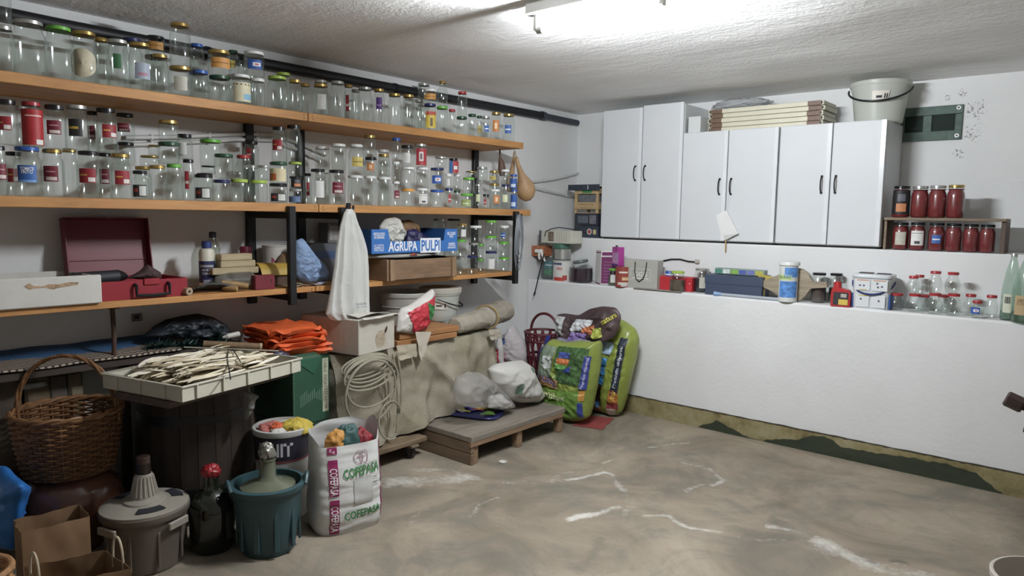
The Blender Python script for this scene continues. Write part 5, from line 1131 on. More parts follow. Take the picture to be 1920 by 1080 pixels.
MB().tube([(-.14, 0, hb + .0), (.06, 0, hb + .005)], .032, 14).build('tube', INK, o); MB().tube([(.06, 0, hb + .005), (.085, 0, hb + .005), (.1, 0, hb)], [.033, .02, .01], 14).build('nozzle', BLACKMETAL, o)
MB().box((-.05, 0, hb / 2 - .016), (.1, .04, hb - .033), .01).build('stand', BLACKMETAL, o)
puff_thing('brown_rag', 'dark brown folded rag sticking out of the red tool case', 'cloth', [(237, 522), (262, 508), (276, 495), (302, 511), (303, 523), (270, 524)], plain('#3a2526', .8, .2), .03, X=-3.52)
# stick, straps, bottles
p = at(352, 548, X=-3.43); o = thing('wooden_roller', 'short pale wooden roller with a hollow end beside the red case', 'stick', (-3.46, p.y, Z3), .2)
MB().tube([(-.16, 0, .021), (.035, 0, .021)], .019, 14).build('roller', wood('#8e7a62', '#b09a7c', 0), o); MB().tube([(.034, 0, .021), (.0362, 0, .021)], .007, 10).build('hole', INK, o)
o = thing('rubber_straps', 'tangle of dark grey rubber straps beside the wooden roller', 'straps', (-3.52, at(395, 545, X=-3.52).y, Z3), pi / 2)
for k in range(5): MB().tube([(-.11 + .01 * k, .04 - .02 * k, .008 + .006 * k), (-.04, .05 - .025 * k, .01 + .009 * k), (.03, .03 - .02 * k, .01 + .008 * k), (.12, .05 - .03 * k, .008 + .004 * k)], .007, 8).build('strap', plain('#2f2f30', .6), o)
def shelf_thing(x0, x1, yt, yb, X, z=Z3):
    c = at((x0 + x1) / 2, yb, X=X); return (X, c.y, z), (x1 - x0) * mpp(c), at((x0 + x1) / 2, yt, X=X).z - z
l, w, h = shelf_thing(388, 414, 434, 530, -3.74); r = w / 2; o = thing('clear_bottle', 'clear plastic bottle with black cap behind the filter cleaner', 'bottle', l)
MB().lathe([(r * .9, 0), (r, .01), (r, h * .45), (r * .92, h * .55), (r, h * .68), (r * .8, h * .78), (r * .45, h * .86), (r * .42, h * .9)], 22).build('bottle_body', glass('#e6eae2', .06, .5, .12), o); MB().lathe([(r * .5, h * .89), (r * .5, h * .99), (0, h)], 18).build('cap', INK, o)
m = MB(); cyl_print(m, r + .0008, 0, [(0, (-40, 50, h * .2, h * .42))], yaw_to_cam(l)); m.build('label_print', [plain('#9a9a78', .6, .2)], o, fix=False)
l, w, h = shelf_thing(375, 403, 452, 533, -3.62); r = w / 2; o = thing('cleaner_bottle', 'white and navy filter cleaner bottle with blue cap on the lowest shelf', 'bottle', l); ya = yaw_to_cam(l)
MB().lathe([(r * .95, 0), (r, .008), (r, h * .76), (r * .85, h * .83), (r * .5, h * .86), (r * .5, h * .88)], 24).build('bottle_body', plain('#cdcab8', .45, .05), o); MB().lathe([(r * .62, h * .86), (r * .6, h * .99), (r * .5, h), (0, h)], 20).build('cap', plain('#28366e', .4), o)
m = MB(); cyl_print(m, r + .0008, 0, [(0, (-85, 85, h * .16, h * .6)), (1, (-30, 40, h * .12, h * .22))], ya, [(2, 'BIODEGRADABLE', 0, h * .5, .012, r * 1.8), (2, 'AIR FILTER', 0, h * .42, .011, r * 1.4), (2, 'CLEANER', 0, h * .35, .011, r * 1.3)]); m.build('label_print', [plain('#232a4e', .5, .1), plain('#8d8f98', .5, .4, 60), plain('#dcdcd8', .5)], o, fix=False)
# bag under the wooden blocks, then the blocks
o, pf, fr = puff_thing('grey_plastic_bag', 'crumpled greyish clear plastic bag under the wood blocks', 'bag', [(398, 540), (404, 522), (430, 514), (470, 512), (481, 520), (478, 541), (455, 545), (425, 545)], film('#8d8880', .35, .3, .5), .06, X=-3.54, zbase=Z3)
zt_ = at(440, 513, X=-3.58).z
WB = wood('#9a8a6a', '#b9a884', 1)
for k, (x0, x1, yb, yt, lab) in enumerate(((397, 484, 513, 503, 'longest pale wood strip, lowest of the small pile'), (412, 478, 503, 494, 'middle pale wood block of the small pile'), (412, 472, 494, 484, 'topmost pale wood strip of the small pile'))):
    X = -3.56; ya_, yb_ = at(x0, yb, X=X).y, at(x1, yb, X=X).y; z0_ = zt_ + k * .036
    o = thing('wood_block', lab, 'wood', (X - .02, (ya_ + yb_) / 2, z0_), .02 * k, 'pale wood blocks on the lowest shelf'); MB().box((0, 0, .0175), (.06, yb_ - ya_, .035), .003).build('block', WB, o)
l, w, h = shelf_thing(451, 473, 462, 530, -3.74); r = w / 2; o = thing('spray_can', 'spray can with dark red cap behind the wood blocks', 'can', l); MB().lathe([(r, 0), (r, h * .62), (r * .9, h * .66)], 22, cap1=True).build('can_body', plain('#b9b6ae', .4), o); MB().lathe([(r * .98, h * .6), (r * .98, h * .97), (r * .9, h), (0, h)], 22).build('cap', plain('#7d1f38', .4), o)
l, w, h = shelf_thing(494, 540, 459, 528, -3.73); r = w / 2; o = thing('paint_tin', 'white paint tin with a pink letter N behind the yellow float', 'tin', l); ya = yaw_to_cam(l)
MB().lathe([(r, 0), (r * 1.02, .004), (r, .008), (r, h - .01), (r * 1.04, h - .008), (r * 1.04, h - .001), (r * .98, h), (r * .9, h - .006), (0, h - .006)], 28).build('tin_body', plain('#bdbab2', .4, .06), o); m = MB(); put_text(m, 'N', 0, h * .58, h * .2, lambda x, z: ((r + .001) * cos(ya + x / r), (r + .001) * sin(ya + x / r), z), .03); m.build('letter', plain('#a0506a', .5), o, fix=False)
p = at(498, 543, X=-3.46); y0, y1 = at(479, 540, X=-3.45).y, at(515, 540, X=-3.45).y; h = at(497, 516, X=-3.45).z - Z3; o = thing('red_metal_box', 'small dark red metal box at the front of the lowest shelf', 'box', (-3.47, (y0 + y1) / 2, Z3), pi / 2 - .05)
MB().box((0, 0, h / 2), (y1 - y0, .05, h), .003).build('box_body', plain('#6e1f2c', .45, .1), o); MB().box(((y1 - y0) * .3, -.0262, h * .6), (.004, .002, .02), 0).build('slot', INK, o)
y0, y1 = at(481, 530, X=-3.58).y, at(540, 530, X=-3.58).y; h = at(510, 489, X=-3.58).z - Z3; o = thing('plastering_float', 'mustard yellow curved plastic float on a brown block behind the red box', 'tool', (-3.59, (y0 + y1) / 2, Z3), pi / 2); w = y1 - y0
MB().box((.01, 0, h * .25), (w * .9, .11, h * .5), .01).build('block', plain('#4a3628', .8, .2), o)
MB().sheet(lambda u, v: (-w / 2 + w * u, -.07 + .14 * v, h * .5 + h * .45 * sin(pi * v) ** .6 * (1 - .15 * u)), 6, 14, .006).build('shell', plain('#a98a2e', .5, .12), o)
puff_thing('brown_cloth', 'bunched brown cloth behind the black bracket on the lowest shelf', 'cloth', [(515, 528), (518, 492), (526, 476), (540, 470), (552, 480), (556, 505), (553, 530)], plain('#7a5f42', .85, .2), .05, X=-3.64, zbase=Z3)
o, pf, fr = puff_thing('blue_cloth_bag', 'pale blue cloth bag slumped on the lowest shelf left of the white bag', 'bag', [(554, 455), (566, 450), (578, 466), (592, 485), (608, 500), (616, 515), (612, 530), (590, 536), (566, 534), (552, 520), (548, 490)], plain('#7f98bd', .75, .1), .06, X=-3.54, zbase=Z3, amp=.012, fq=18)
c = at(556, 545, X=-3.47); o = thing('paper_scraps', 'papers and small scraps under the pale blue bag', 'papers', (-3.46, at(575, 540, X=-3.46).y, Z3), pi / 2)
for k, (x, y, rz, cl) in enumerate(((-.05, 0, .3, '#c9c3b4'), (.02, .01, -.2, '#b58a80'), (.06, -.005, .1, '#a9b4c4'), (-.09, .01, -.5, '#8d9a7e'))): MB().sheet(lambda u, v: (.11 * (u - .5), .05 * (v - .5), .004 + .004 * k + .006 * sin(6 * u + k)), 6, 3, .0012, M=T(x, y, 0, rz)).build('scrap', plain(cl, .7), o)
y0, y1 = at(572, 520, X=-3.72).y, at(636, 520, X=-3.72).y; h = at(600, 456, X=-3.72).z - Z3; o = thing('storage_box', 'grey-blue storage box with a blue band behind the hanging white bag', 'box', (-3.74, (y0 + y1) / 2, Z3), pi / 2)
MB().box((0, 0, h / 2), (y1 - y0, .16, h), .004).build('box_body', plain('#5b5f66', .6, .1), o); MB().box((0, -.0805, h * .7), (y1 - y0 - .01, .002, h * .2), 0).build('blue_band', plain('#3f5378', .5), o)
zsb = Z3 + h; y0, y1 = at(608, 450, X=-3.73).y, at(634, 450, X=-3.73).y; h = at(620, 418, X=-3.73).z - zsb; o = thing('small_carton', 'small grey carton on the storage box behind the white bag', 'box', (-3.74, (y0 + y1) / 2, zsb), pi / 2); MB().box((0, 0, h / 2), (y1 - y0, .1, h), .003).build('carton', plain('#6d6a68', .6, .1), o); MB().box((0, -.0505, h * .5), ((y1 - y0) * .75, .001, h * .7), 0).build('print', plain('#a19d98', .6, .3, 40), o)
# knife handles
for i, (x0, yy0, x1, yy1, lb) in enumerate(((424, 545, 447, 556, 'left of two wooden tool handles at the shelf edge'), (432, 541, 468, 548, 'right of two wooden tool handles at the shelf edge'))):
    a_, b_ = at(x0, yy0, X=-3.46), at(x1, yy1, X=-3.42); o = thing('wooden_tool', lb, 'tool', (-3.46, a_.y, Z3), 0, 'wooden tool handles'); yy = b_.y - a_.y
    MB().tube([(-.03 , -.03 * i, .018 + .03 * i), (.0, yy * .4, .018 + .018 * i), (.03, yy, .016 + .01 * i)], [.011, .017, .014], 12).build('handle', wood('#8a6c42', '#a98958', 1), o)
# ------------------------------------------------------------------ hanging white carrier bag
hk = at(655, 392, X=-3.405); o = thing('coat_hook', 'black hook on the middle shelf edge holding the white bag', 'hook', (SXF + .001, hk.y, hk.z), pi / 2)
MB().box((0, -.006, .0), (.03, .01, .07), .004).build('plate', BLACKMETAL, o); MB().tube([(0, -.01, .0), (0, -.035, -.015), (0, -.05, .0), (0, -.052, .02)], .007, 8).build('prong', BLACKMETAL, o)
PR = [(392, 650, 661), (400, 645, 666), (420, 639, 672), (440, 635, 680), (465, 631, 688), (500, 628, 692), (540, 622, 693), (570, 616, 693), (585, 613, 692), (596, 622, 690), (600, 640, 680)]
rows = [(at((a + b) / 2, y, X=-3.345), (b - a) / 2 * .93 * mpp(at((a + b) / 2, y, X=-3.345)) * 1.28) for y, a, b in PR]
base = rows[-1][0]; o = thing('carrier_bag', 'white plastic carrier bag hanging from the middle shelf', 'bag', (base.x, base.y, base.z), pi / 2)
def bagfn(u, v):
    t = v * (len(rows) - 1); i = min(int(t), len(rows) - 2); f = t - i; f = f
    c = rows[i][0].lerp(rows[i + 1][0], f); w_ = rows[i][1] * (1 - f) + rows[i + 1][1] * f; a_ = 2 * pi * u
    d_ = (.012 + .05 * min(1, v * 1.3)) * (1 if v < .93 else .5)
    pl = 1 + .42 * min(1, v * 3) * (1 - 1.6 * abs(sin(a_ * 5.5 + 2.5 * nz(u * 4, v * 2)))) * (1 - .55 * v) + .16 * nz(u * 14, v * 9, 4)
    return (c.y - base.y + w_ * cos(a_) * (1 + .04 * nz(u * 9, v * 4)), d_ * sin(a_) * pl, c.z - base.z + .004 * nz(u * 20, v * 14, 2))
m = MB(); m.surf(bagfn, 90, 44, closeu=True); m.build('film', film('#e6e7e3', .05, .35, .35, 18), o)
m = MB()
for k, wd in enumerate(('GRACIAS', 'por su visita')):
    put_text(m, wd, .005, .10 - .018 * k, .013 - .003 * k, lambda x, z: (x, -.068, z), .01, w=.1)
m.build('print', plain('#7c8088', .6), o, fix=False)
# ------------------------------------------------------------------ crate, blue fruit box and jars side
CRW = wood('#6b523c', '#8c6f52', 1)
y0, y1 = at(728, 530, X=-3.365).y, at(856, 520, X=-3.365).y; Lc = y1 - y0; hc = .135; dc = .33
o = thing('wooden_crate', 'old brown wooden crate under the blue fruit box on the lowest shelf', 'crate', (-3.365 - dc / 2, (y0 + y1) / 2, Z3 + .001), pi / 2 - .02)
MB().box((0, -dc / 2 + .007, hc / 2), (Lc - .05, .014, hc - .01), .003).build('front_board', wood('#6b523c', '#8c6f52', 0), o); MB().box((0, dc / 2 - .007, hc / 2), (Lc - .05, .014, hc - .01), .003).build('back_board', wood('#6b523c', '#8c6f52', 0), o)
for s in (-1, 1):
    MB().box((s * (Lc / 2 - .008), 0, hc / 2), (.016, dc, hc), .003).build('side_board', CRW, o)
    MB().box((s * (Lc / 2 - .034), -dc / 2 - .006, hc / 2), (.035, .014, hc - .004), .003).build('corner_batten', wood('#7a5f45', '#9a7d5e', 2), o)
for k in range(3): MB().box((0, -dc / 2 + .06 + k * .105, .006), (Lc - .03, .09, .01), .002).build('floor_board', CRW, o)
MB().box((0, 0, hc * .5), (Lc - .04, dc - .04, hc * .7), .004).build('contents', plain('#4b4238', .9, .3), o)
zc_ = Z3 + hc + .002
o = thing('flat_plastic_bag', 'flattened white plastic bag between the crate and the blue fruit box', 'bag', (-3.54, at(765, 490, X=-3.4).y, zc_), pi / 2)
MB().surf(lambda u, v: ((.34 + .015 * nz(u * 5, v * 2)) * cos(2 * pi * u) * sin(pi * v) ** .35, (.17 + .01 * nz(u * 7, 3)) * sin(2 * pi * u) * sin(pi * v) ** .35, .016 - .015 * cos(pi * v) + .006 * nz(u * 12, v * 6) * sin(pi * v)), 60, 12, closeu=True).build('film', film('#cfcdc8', .1, .35, .4), o)
c = at(772, 484, X=-3.39); MB().tube([(c.y - o.location.y - .03, -.166, .018), (c.y - o.location.y + .0, -.17, .026), (c.y - o.location.y + .03, -.166, .02)], [.004, .009, .004], 8).build('red_tie', plain('#8a3a32', .7, .4, 80), o)
zb_ = zc_ + .036; y0, y1 = at(697, 480, X=-3.385).y, at(857, 480, X=-3.385).y; Lb = y1 - y0; hb = at(700, 430, X=-3.385).z - zb_; hm = at(770, 452, X=-3.385).z - zb_; db = .34
BLU = plain('#2d6cb5', .5, .05); BLD = plain('#24528c', .55, .05)
o = thing('fruit_box', 'blue cardboard fruit box lettered AGRUPAPULPI on the wooden crate', 'box', (-3.385 - db / 2, (y0 + y1) / 2, zb_), pi / 2)
pol = [(-Lb / 2, 0), (Lb / 2, 0), (Lb / 2, hb), (Lb / 2 - .11, hb), (Lb / 2 - .125, hm), (-Lb / 2 + .14, hm), (-Lb / 2 + .125, hb), (-Lb / 2, hb)]
fp = MB().prism(pol, .005, M=T(0, -db / 2 + .0025, 0)).build('front_panel', BLU, o); MB().prism(pol, .005, M=T(0, db / 2 - .0025, 0)).build('back_panel', BLD, o)
for s in (-1, 1): MB().box((s * (Lb / 2 - .0025), 0, hb / 2), (.005, db - .01, hb), 0).build('side_panel', BLD, o)
MB().box((0, 0, .003), (Lb - .01, db - .01, .005), 0).build('bottom_panel', BLD, o)
m = MB(); yf = -db / 2 - .0008; fn = lambda x, z: (x, yf, z); fn2 = lambda x, z: (x, yf - .0006, z)
zl = hb * .28
put_text(m, 'AGRUPA', -.025 - .135 + .045, zl, .062, fn, .028, w=.235); m.build('brand_lettering', plain('#e4e6ea', .5), fp, fix=False)
m = MB(); put_patch(m, .028, .205, zl - .046, zl + .048, fn, 1, 1); m.build('white_panel', plain('#e4e6ea', .5), fp, fix=False); m = MB()
for k, (wd, x, z, h_, w_) in enumerate((('PRODUCIDO', -Lb / 2 + .058, hb * .80, .02, .085), ('EN ESPAÑA', -Lb / 2 + .058, hb * .68, .02, .078), ('LA COSTA', -Lb / 2 + .055, hb * .34, .012, .075), ('ALMERIA SL', -Lb / 2 + .055, hb * .24, .012, .08), ('FRUTAS', -Lb / 2 + .055, hb * .14, .012, .07), ('BEL.CONSE', Lb / 2 - .055, hb * .80, .02, .075), ('IGLO', Lb / 2 - .055, hb * .68, .02, .035), ('MADRID', Lb / 2 - .05, hb * .34, .012, .06), ('CASTILLA', Lb / 2 - .05, hb * .25, .012, .07), ('ESPAÑA', Lb / 2 - .05, hb * .16, .012, .075))): put_text(m, wd, x, z, h_, fn, .02, w=w_)
m.build('small_print', plain('#e4e6ea', .5), fp, fix=False)['kind'] = 'stuff'
m = MB(); put_text(m, 'PULPI', .116, zl, .072, fn2, .028, w=.16); m.build('panel_lettering', BLU, fp, fix=False)
o, pf, fr = puff_thing('crumpled_paper', 'white crumpled paper wrapping sticking out of the blue fruit box', 'paper', [(712, 460), (712, 425), (722, 410), (735, 404), (748, 410), (756, 428), (762, 435), (755, 448), (748, 462)], plain('#c9c8c0', .7, .08), .05, X=-3.50, zbase=None, amp=.02, fq=16)
puff_thing('brown_paper_bag', 'brown and cream paper bag beside the white paper in the blue box', 'paper', [(748, 440), (752, 414), (768, 412), (782, 420), (786, 434), (780, 452), (760, 462)], plain('#8a6a48', .7, .3), .05, X=-3.58, amp=.015)
puff_thing('purple_bag', 'dark purple-blue bag in the middle of the blue fruit box', 'bag', [(758, 462), (764, 432), (775, 428), (795, 440), (815, 452), (816, 464)], plain('#262650', .45, .1), .05, X=-3.53, amp=.014)
MBL = None
# wire coil hanging at the shelf end
c = at(972, 402, X=-3.40); o = thing('wire_coil', 'coil of grey wire hung at the right end of the middle shelf', 'wire coil', (SXF + .022, c.y, c.z), pi / 2 + .3)
for k in range(7):
    w_ = .05 + .012 * ((k * 5) % 4); hh = .3 + .03 * ((k * 3) % 5) - .06 * (k == 6)
    MB().tube([(w_ * sin(2 * pi * t / 28) * (1 - .35 * (1 + cos(2 * pi * t / 28)) / 2) + .006 * k - .02, -.006 * (k % 3) - .004, -hh / 2 + hh / 2 * cos(2 * pi * t / 28)) for t in range(28)], .0032, 6, closed=True).build('loop', plain('#7c828a', .45, .1), o)
MB().tube([(0, .01, -.0), (0, -.03, .0)], .005, 8).build('nail', BLACKMETAL, o)
# hanging gourd and wooden ladle
GOU = plain('#a5835a', .55, .22, 12)
c = at(985, 374, X=-3.47); tp = at(968, 284, X=-3.44); o = thing('dried_gourd', 'dried bottle gourd with long neck hung from the end of the top shelf', 'gourd', (c.x, c.y, c.z))
neck = [at(a_, b_, X=-3.46) - c for a_, b_ in ((985, 377), (985.5, 374), (986, 368), (986, 360), (985, 352), (983, 344), (981, 337), (978, 329), (975, 320), (971, 308), (968, 295))]
MB().tube([tuple(p) for p in neck], [.012, .04, .062, .073, .074, .062, .044, .029, .021, .016, .013], 20).build('gourd_body', GOU, o)
MB().tube([tuple(neck[-1]), tuple(at(966, 284, X=-3.45) - c), tuple(at(964, 281, X=-3.45) - c)], .003, 6).build('string', plain('#8a7a5e', .8), o)
c2 = at(958, 345, X=-3.56); o = thing('dried_gourd', 'slim dried gourd neck half hidden behind the round gourd', 'gourd', tuple(c2)); MB().tube([tuple(at(a_, b_, X=-3.56) - c2) for a_, b_ in ((956, 360), (957, 345), (960, 320), (963, 300), (964, 284))], [.02, .035, .02, .011, .004], 14).build('gourd_body', GOU, o)
c3 = at(940, 320, X=-3.60); o = thing('wooden_ladle', 'dark wooden ladle hanging behind the end of the top shelf', 'ladle', tuple(c3)); MB().tube([tuple(at(a_, b_, X=-3.6) - c3) for a_, b_ in ((942, 330), (941, 318), (940, 305), (938, 295), (937, 279))], [.02, .032, .024, .01, .006], 12).build('ladle', plain('#5f463a', .6, .2), o)
# ------------------------------------------------------------------ draped stack under the shelves
def floor_c(px, py, r):
    p = at(px, py, Z=0); d = Vector((p.x, p.y, 0)).normalized(); q = p + d * r; return (q.x, q.y, 0)
CANV = plain('#9a9380', .9, .16, 5, bump=.5, bscale=120, dirt='#827a62')
ty0, ty1, txf, txb, tzt = 2.37, 3.74, -3.30, -3.80, .69
o = thing('wheeled_dolly', 'low plank dolly on castors under the canvas-covered stack', 'dolly', (-3.44, 2.62, 0), pi / 2)
DW = wood('#6a5944', '#857258', 0); DWY = wood('#655541', '#80705a', 1)
for k in range(3): MB().box((.02, -.19 + .155 * k, .115), (.58, .15, .03), .004).build('plank', DW, o)
for x in (-.2, .2):
    MB().box((x, -.05, .092), (.06, .46, .015), .002).build('cross_batten', DWY, o)
for x in (-.2, .22):
    for y in (-.21, .1):
        w_ = MB(); w_.tube([(x - .014, y, .033), (x + .014, y, .033)], .033, 18); wo = w_.build('castor_wheel', plain('#3a3a3c', .6, .1), o)
        MB().tube([(x - .017, y, .033), (x + .017, y, .033)], .012, 12).build('hub', plain('#77787a', .4, metal=.5), wo)
        m = MB(); m.box((x - .02, y, .058), (.004, .03, .055), .001); m.box((x + .02, y, .058), (.004, .03, .055), .001); m.box((x, y, .083), (.044, .04, .004), .001); m.build('castor_fork', plain('#6d6e70', .4, metal=.6), o)
def tarp():
    m = MB(); R = .06
    def path(s):   # outline seen from above, from the back left, round the front, to the back right
        P = [(txb, ty0), (txf - R, ty0), (txf, ty0 + R), (txf, ty1 - R), (txf - R, ty1), (txb, ty1)]
        L = [0]
        for a, b in zip(P, P[1:]): L.append(L[-1] + math.hypot(b[0] - a[0], b[1] - a[1]))
        d = s * L[-1]
        for i in range(len(P) - 1):
            if d <= L[i + 1] or i == len(P) - 2:
                f = (d - L[i]) / (L[i + 1] - L[i]); return (P[i][0] + (P[i + 1][0] - P[i][0]) * f, P[i][1] + (P[i + 1][1] - P[i][1]) * f)
    def skirt(u, v):
        x, y = path(u); cx, cy = (txf + txb) / 2, (ty0 + ty1) / 2
        nx, ny = (1, 0) if abs(x - txf) < .07 else ((0, -1) if y < cy else (0, 1))
        zb = .145 + .045 * min(1, max(0, (y - 2.85) / .15))
        z = tzt * (1 - v) + zb * v
        f = .06 * v * (sin(y * 17 + 3 * nz(y * 2, z * 1.5)) * .5 + .9 * nz(y * 6.5, z * 1.4, 2)) + .018 * nz(y * 12, z * 10, 5) + .02 * (rdg(y * 5, z * 3, 8) - .4) + .05 * v ** 1.5 * (1 if abs(x - txf) < .07 else 0)
        f -= .03 * max(0, 1 - v * 6)
        f += .04 * math.exp(-((y - (2.95 + .5 * v)) / .05) ** 2) * min(1, v * 4)   # one long diagonal fold
        return (x + nx * f, y + ny * f, z)
    m.surf(skirt, 240, 44)
    def top(u, v):
        x, y = txb + (txf - .03 - txb) * v, ty0 + .03 + (ty1 - ty0 - .06) * u
        return (x, y, tzt + .006 * nz(x * 9, y * 9))
    m.surf(top, 50, 14); return m
L = (-3.5, 3.0, .145); o = thing('canvas_tarp', 'worn beige canvas draped over a stack of boxes under the shelves', 'tarp', L)
m = tarp(); m.v = [(x - L[0], y - L[1], z - L[2]) for x, y, z in m.v]; m.build('canvas', CANV, o)
# boards on the canvas
BO = wood('#8f5f34', '#b07c48', 0)
yb0, yb1 = at(744, 650, X=-3.285).y, at(856, 640, X=-3.285).y
for k in range(2):
    o = thing('orange_board', '%s orange-brown board under the red and white bag' % ('upper' if k else 'lower'), 'board', (-3.44, (yb0 + yb1) / 2 + .02 * k, tzt + .007 + .04 * k), pi / 2, 'boards on the canvas stack'); MB().box((0, 0, .018), (yb1 - yb0, .32, .036), .003).build('board', BO, o)
zbd = tzt + .007 + .08
# paper scraps hanging over the front
def hang_sheet(name, label, pts, X, col, curl=.01):
    fr = PlaneFrame(pts, X=X); o = thing(name, label, 'paper', fr.loc, fr.rz); q = fr.poly
    MB().sheet(lambda u, v: ((q[0][0] * (1 - u) + q[1][0] * u) * (1 - v) + (q[3][0] * (1 - u) + q[2][0] * u) * v, -curl * (.4 + nz(u * 3, v * 3, X)) * (1 - v) - .004, (q[0][1] * (1 - u) + q[1][1] * u) * (1 - v) + (q[3][1] * (1 - u) + q[2][1] * u) * v + .008 * nz(u * 7, 9) * (1 - v)), 10, 10, .0015, nrm=(0, -1, 0)).build('sheet', plain(col, .8, .08), o)
hang_sheet('brown_paper_scrap', 'torn beige paper hanging below the orange boards next to the white carton', [(747, 675), (780, 668), (780, 644), (742, 648)], -3.235, '#a59a86', .02)
hang_sheet('brown_paper_scrap', 'long torn paper strip hanging from the red and white bag over the boards', [(786, 674), (792, 668), (808, 622), (778, 622)], -3.225, '#b5ab9c', .02)
hang_sheet('brown_paper_scrap', 'square beige paper flap on the right end of the canvas', [(918, 637), (938, 634), (937, 617), (915, 618)], -3.265, '#a8a090', .02)
# white carton, front corner out
c0, cR, cL = at(673, 668, Z=.705), at(740, 652, Z=.705), at(615, 645, Z=.705)
rz = math.atan2(cR.y - c0.y, cR.x - c0.x); wf = (cR - c0).length; hC = at(673, 601, X=c0.x).z - .705
o = thing('white_carton', 'white carton with a stain on its front under the hanging bag', 'box', (c0.x, c0.y, .705), rz)
WC = plain('#b9b4a8', .75, .06, 6, dirt='#a89f8e'); dp_ = .45
MB().box((wf / 2, dp_ / 2, hC / 2), (wf, dp_, hC), .004).build('carton', WC, o)
MB().sheet(lambda u, v: (wf * u, -.01 - .035 * v * (1 + .4 * nz(u * 5, 1)), hC + .008 + .01 * nz(u * 4, v * 3)), 12, 4, .002).build('flap', plain('#c4c0b5', .75, .05), o)
MB().sheet(lambda u, v: (.02 + (wf - .04) * u, .02 + dp_ * v * .7, hC + .012 + .012 * sin(3 * u + v * 4)), 10, 10, .002).build('flap', plain('#c4c0b5', .75, .05), o)
m = MB(); m.surf(lambda u, v: (wf * .58 + v * .045 * cos(2 * pi * u) * (1 + .3 * nz(3 * cos(2 * pi * u), 3 * sin(2 * pi * u))), -.0012, hC * .36 + v * .05 * sin(2 * pi * u) * (1 + .3 * nz(3 * cos(2 * pi * u), 3 * sin(2 * pi * u), 3))), 28, 2, closeu=True); m.build('stain', plain('#a0927a', .8, .3, 50), o, fix=False)
m = MB()
for k in range(9): m.surf(lambda u, v, k=k: (wf * (.72 + .02 * (k % 3)) + v * .007 * cos(2 * pi * u), -.0022, hC * (.52 + .035 * (k // 3)) + .008 * ((k * 7) % 3) + v * .005 * sin(2 * pi * u)), 8, 1, closeu=True)
m.build('burn_marks', plain('#4a3c2c', .8), o, fix=False)['kind'] = 'stuff'
MB().box((wf / 2, .25, -.0085), (wf * .9, .42, .013), .002).build('packing_strip', plain('#6a6256', .8), o)
# cable coil under the carton
CAB = plain('#8c8774', .6, .12)
o = thing('cable_coil', 'coil of beige cable hanging in front of the canvas under the white carton', 'cable', (txf + .03, 2.5, .69), pi / 2)
for k in range(7):
    a_, d_ = .165 - .006 * (k % 4) + .004 * k, .11 + .016 * k + (.08 if k == 5 else 0) + (.15 if k == 6 else 0)
    MB().tube([(-.03 + .01 * (k % 3) + a_ * cos(2 * pi * t / 44), -.075 - .009 * k - .03 * sin(pi * t / 44) ** 2 * 0, .012 - .004 * k - d_ / 2 + d_ / 2 * sin(2 * pi * t / 44) + .012 * cos(2 * pi * t / 44)) for t in range(44)], .0062, 8, closed=True).build('loop', CAB, o)
MB().tube([(.15 + .03 * sin(t / 6), -.1 - .01 * sin(t / 5), -.48 * t / 14) for t in range(15)], .0062, 8).build('cable_end', CAB, o)
MB().tube([(.175 + .025 * sin(t / 5) - (.0012 * max(0, t - 9) ** 2), -.11 - .01 * sin(t / 4), -.44 * t / 14) for t in range(15)], .0062, 8).build('cable_end', CAB, o)
MB().tube([(.1 + .09 * cos(t * .2 + .4), -.13 - .001 * t, -.38 + .11 * sin(t * .2 + .4)) for t in range(24)], .006, 8).build('loop', CAB, o)
# buckets under the shelf
c = at(835, 590, X=-3.50); o = thing('lidded_bucket', 'translucent bucket with lid and paper label under the lowest shelf', 'bucket', (-3.55, c.y, zbd)); r_ = .135; hB = 1.005 - zbd
bucket(o, r_ * .85, r_, hB - .02, PB); MB().lathe([(r_ + .012, hB - .035), (r_ + .014, hB - .006), (r_ + .008, hB), (r_ * .8, hB - .004), (0, hB - .004)], 32).build('lid', plain('#b4aea2', .5, .06), o)
bail(o, r_ + .008, hB - .07, .06, BLACKMETAL, -.9, .005)
ya = yaw_to_cam((-3.55, c.y)); m = MB(); m.surf(lambda u, v: ((r_ * .93 + .004) * cos(ya - .1 + .75 * u - .3), (r_ * .93 + .004) * sin(ya - .1 + .75 * u - .3), .085 + .05 * v), 8, 2); m.cur = 1
for u0, u1, v0, v1 in ((.25, .65, .4, .6), (.82, .92, .2, .8)): m.surf(lambda u, v: ((r_ * .93 + .005) * cos(ya - .4 + .75 * (u0 + (u1 - u0) * u)), (r_ * .93 + .005) * sin(ya - .4 + .75 * (u0 + (u1 - u0) * u)), .085 + .05 * (v0 + (v1 - v0) * v)), 4, 1)
m.build('paper_label', [plain('#cfc9bd', .6), INK], o, fix=False)
c = at(783, 590, X=-3.52); o = thing('wide_tub', 'wide grey-white plastic tub under the wooden crate', 'tub', (-3.56, c.y - .06, zbd)); bucket(o, .155, .172, 1.0 - zbd - .005, plain('#aaa79e', .5, .06))
for z in (.08, .12): MB().lathe([(.168, z), (.171, z + .005), (.168, z + .01)], 32, cap0=False).build('rib', plain('#a29f96', .5), o)
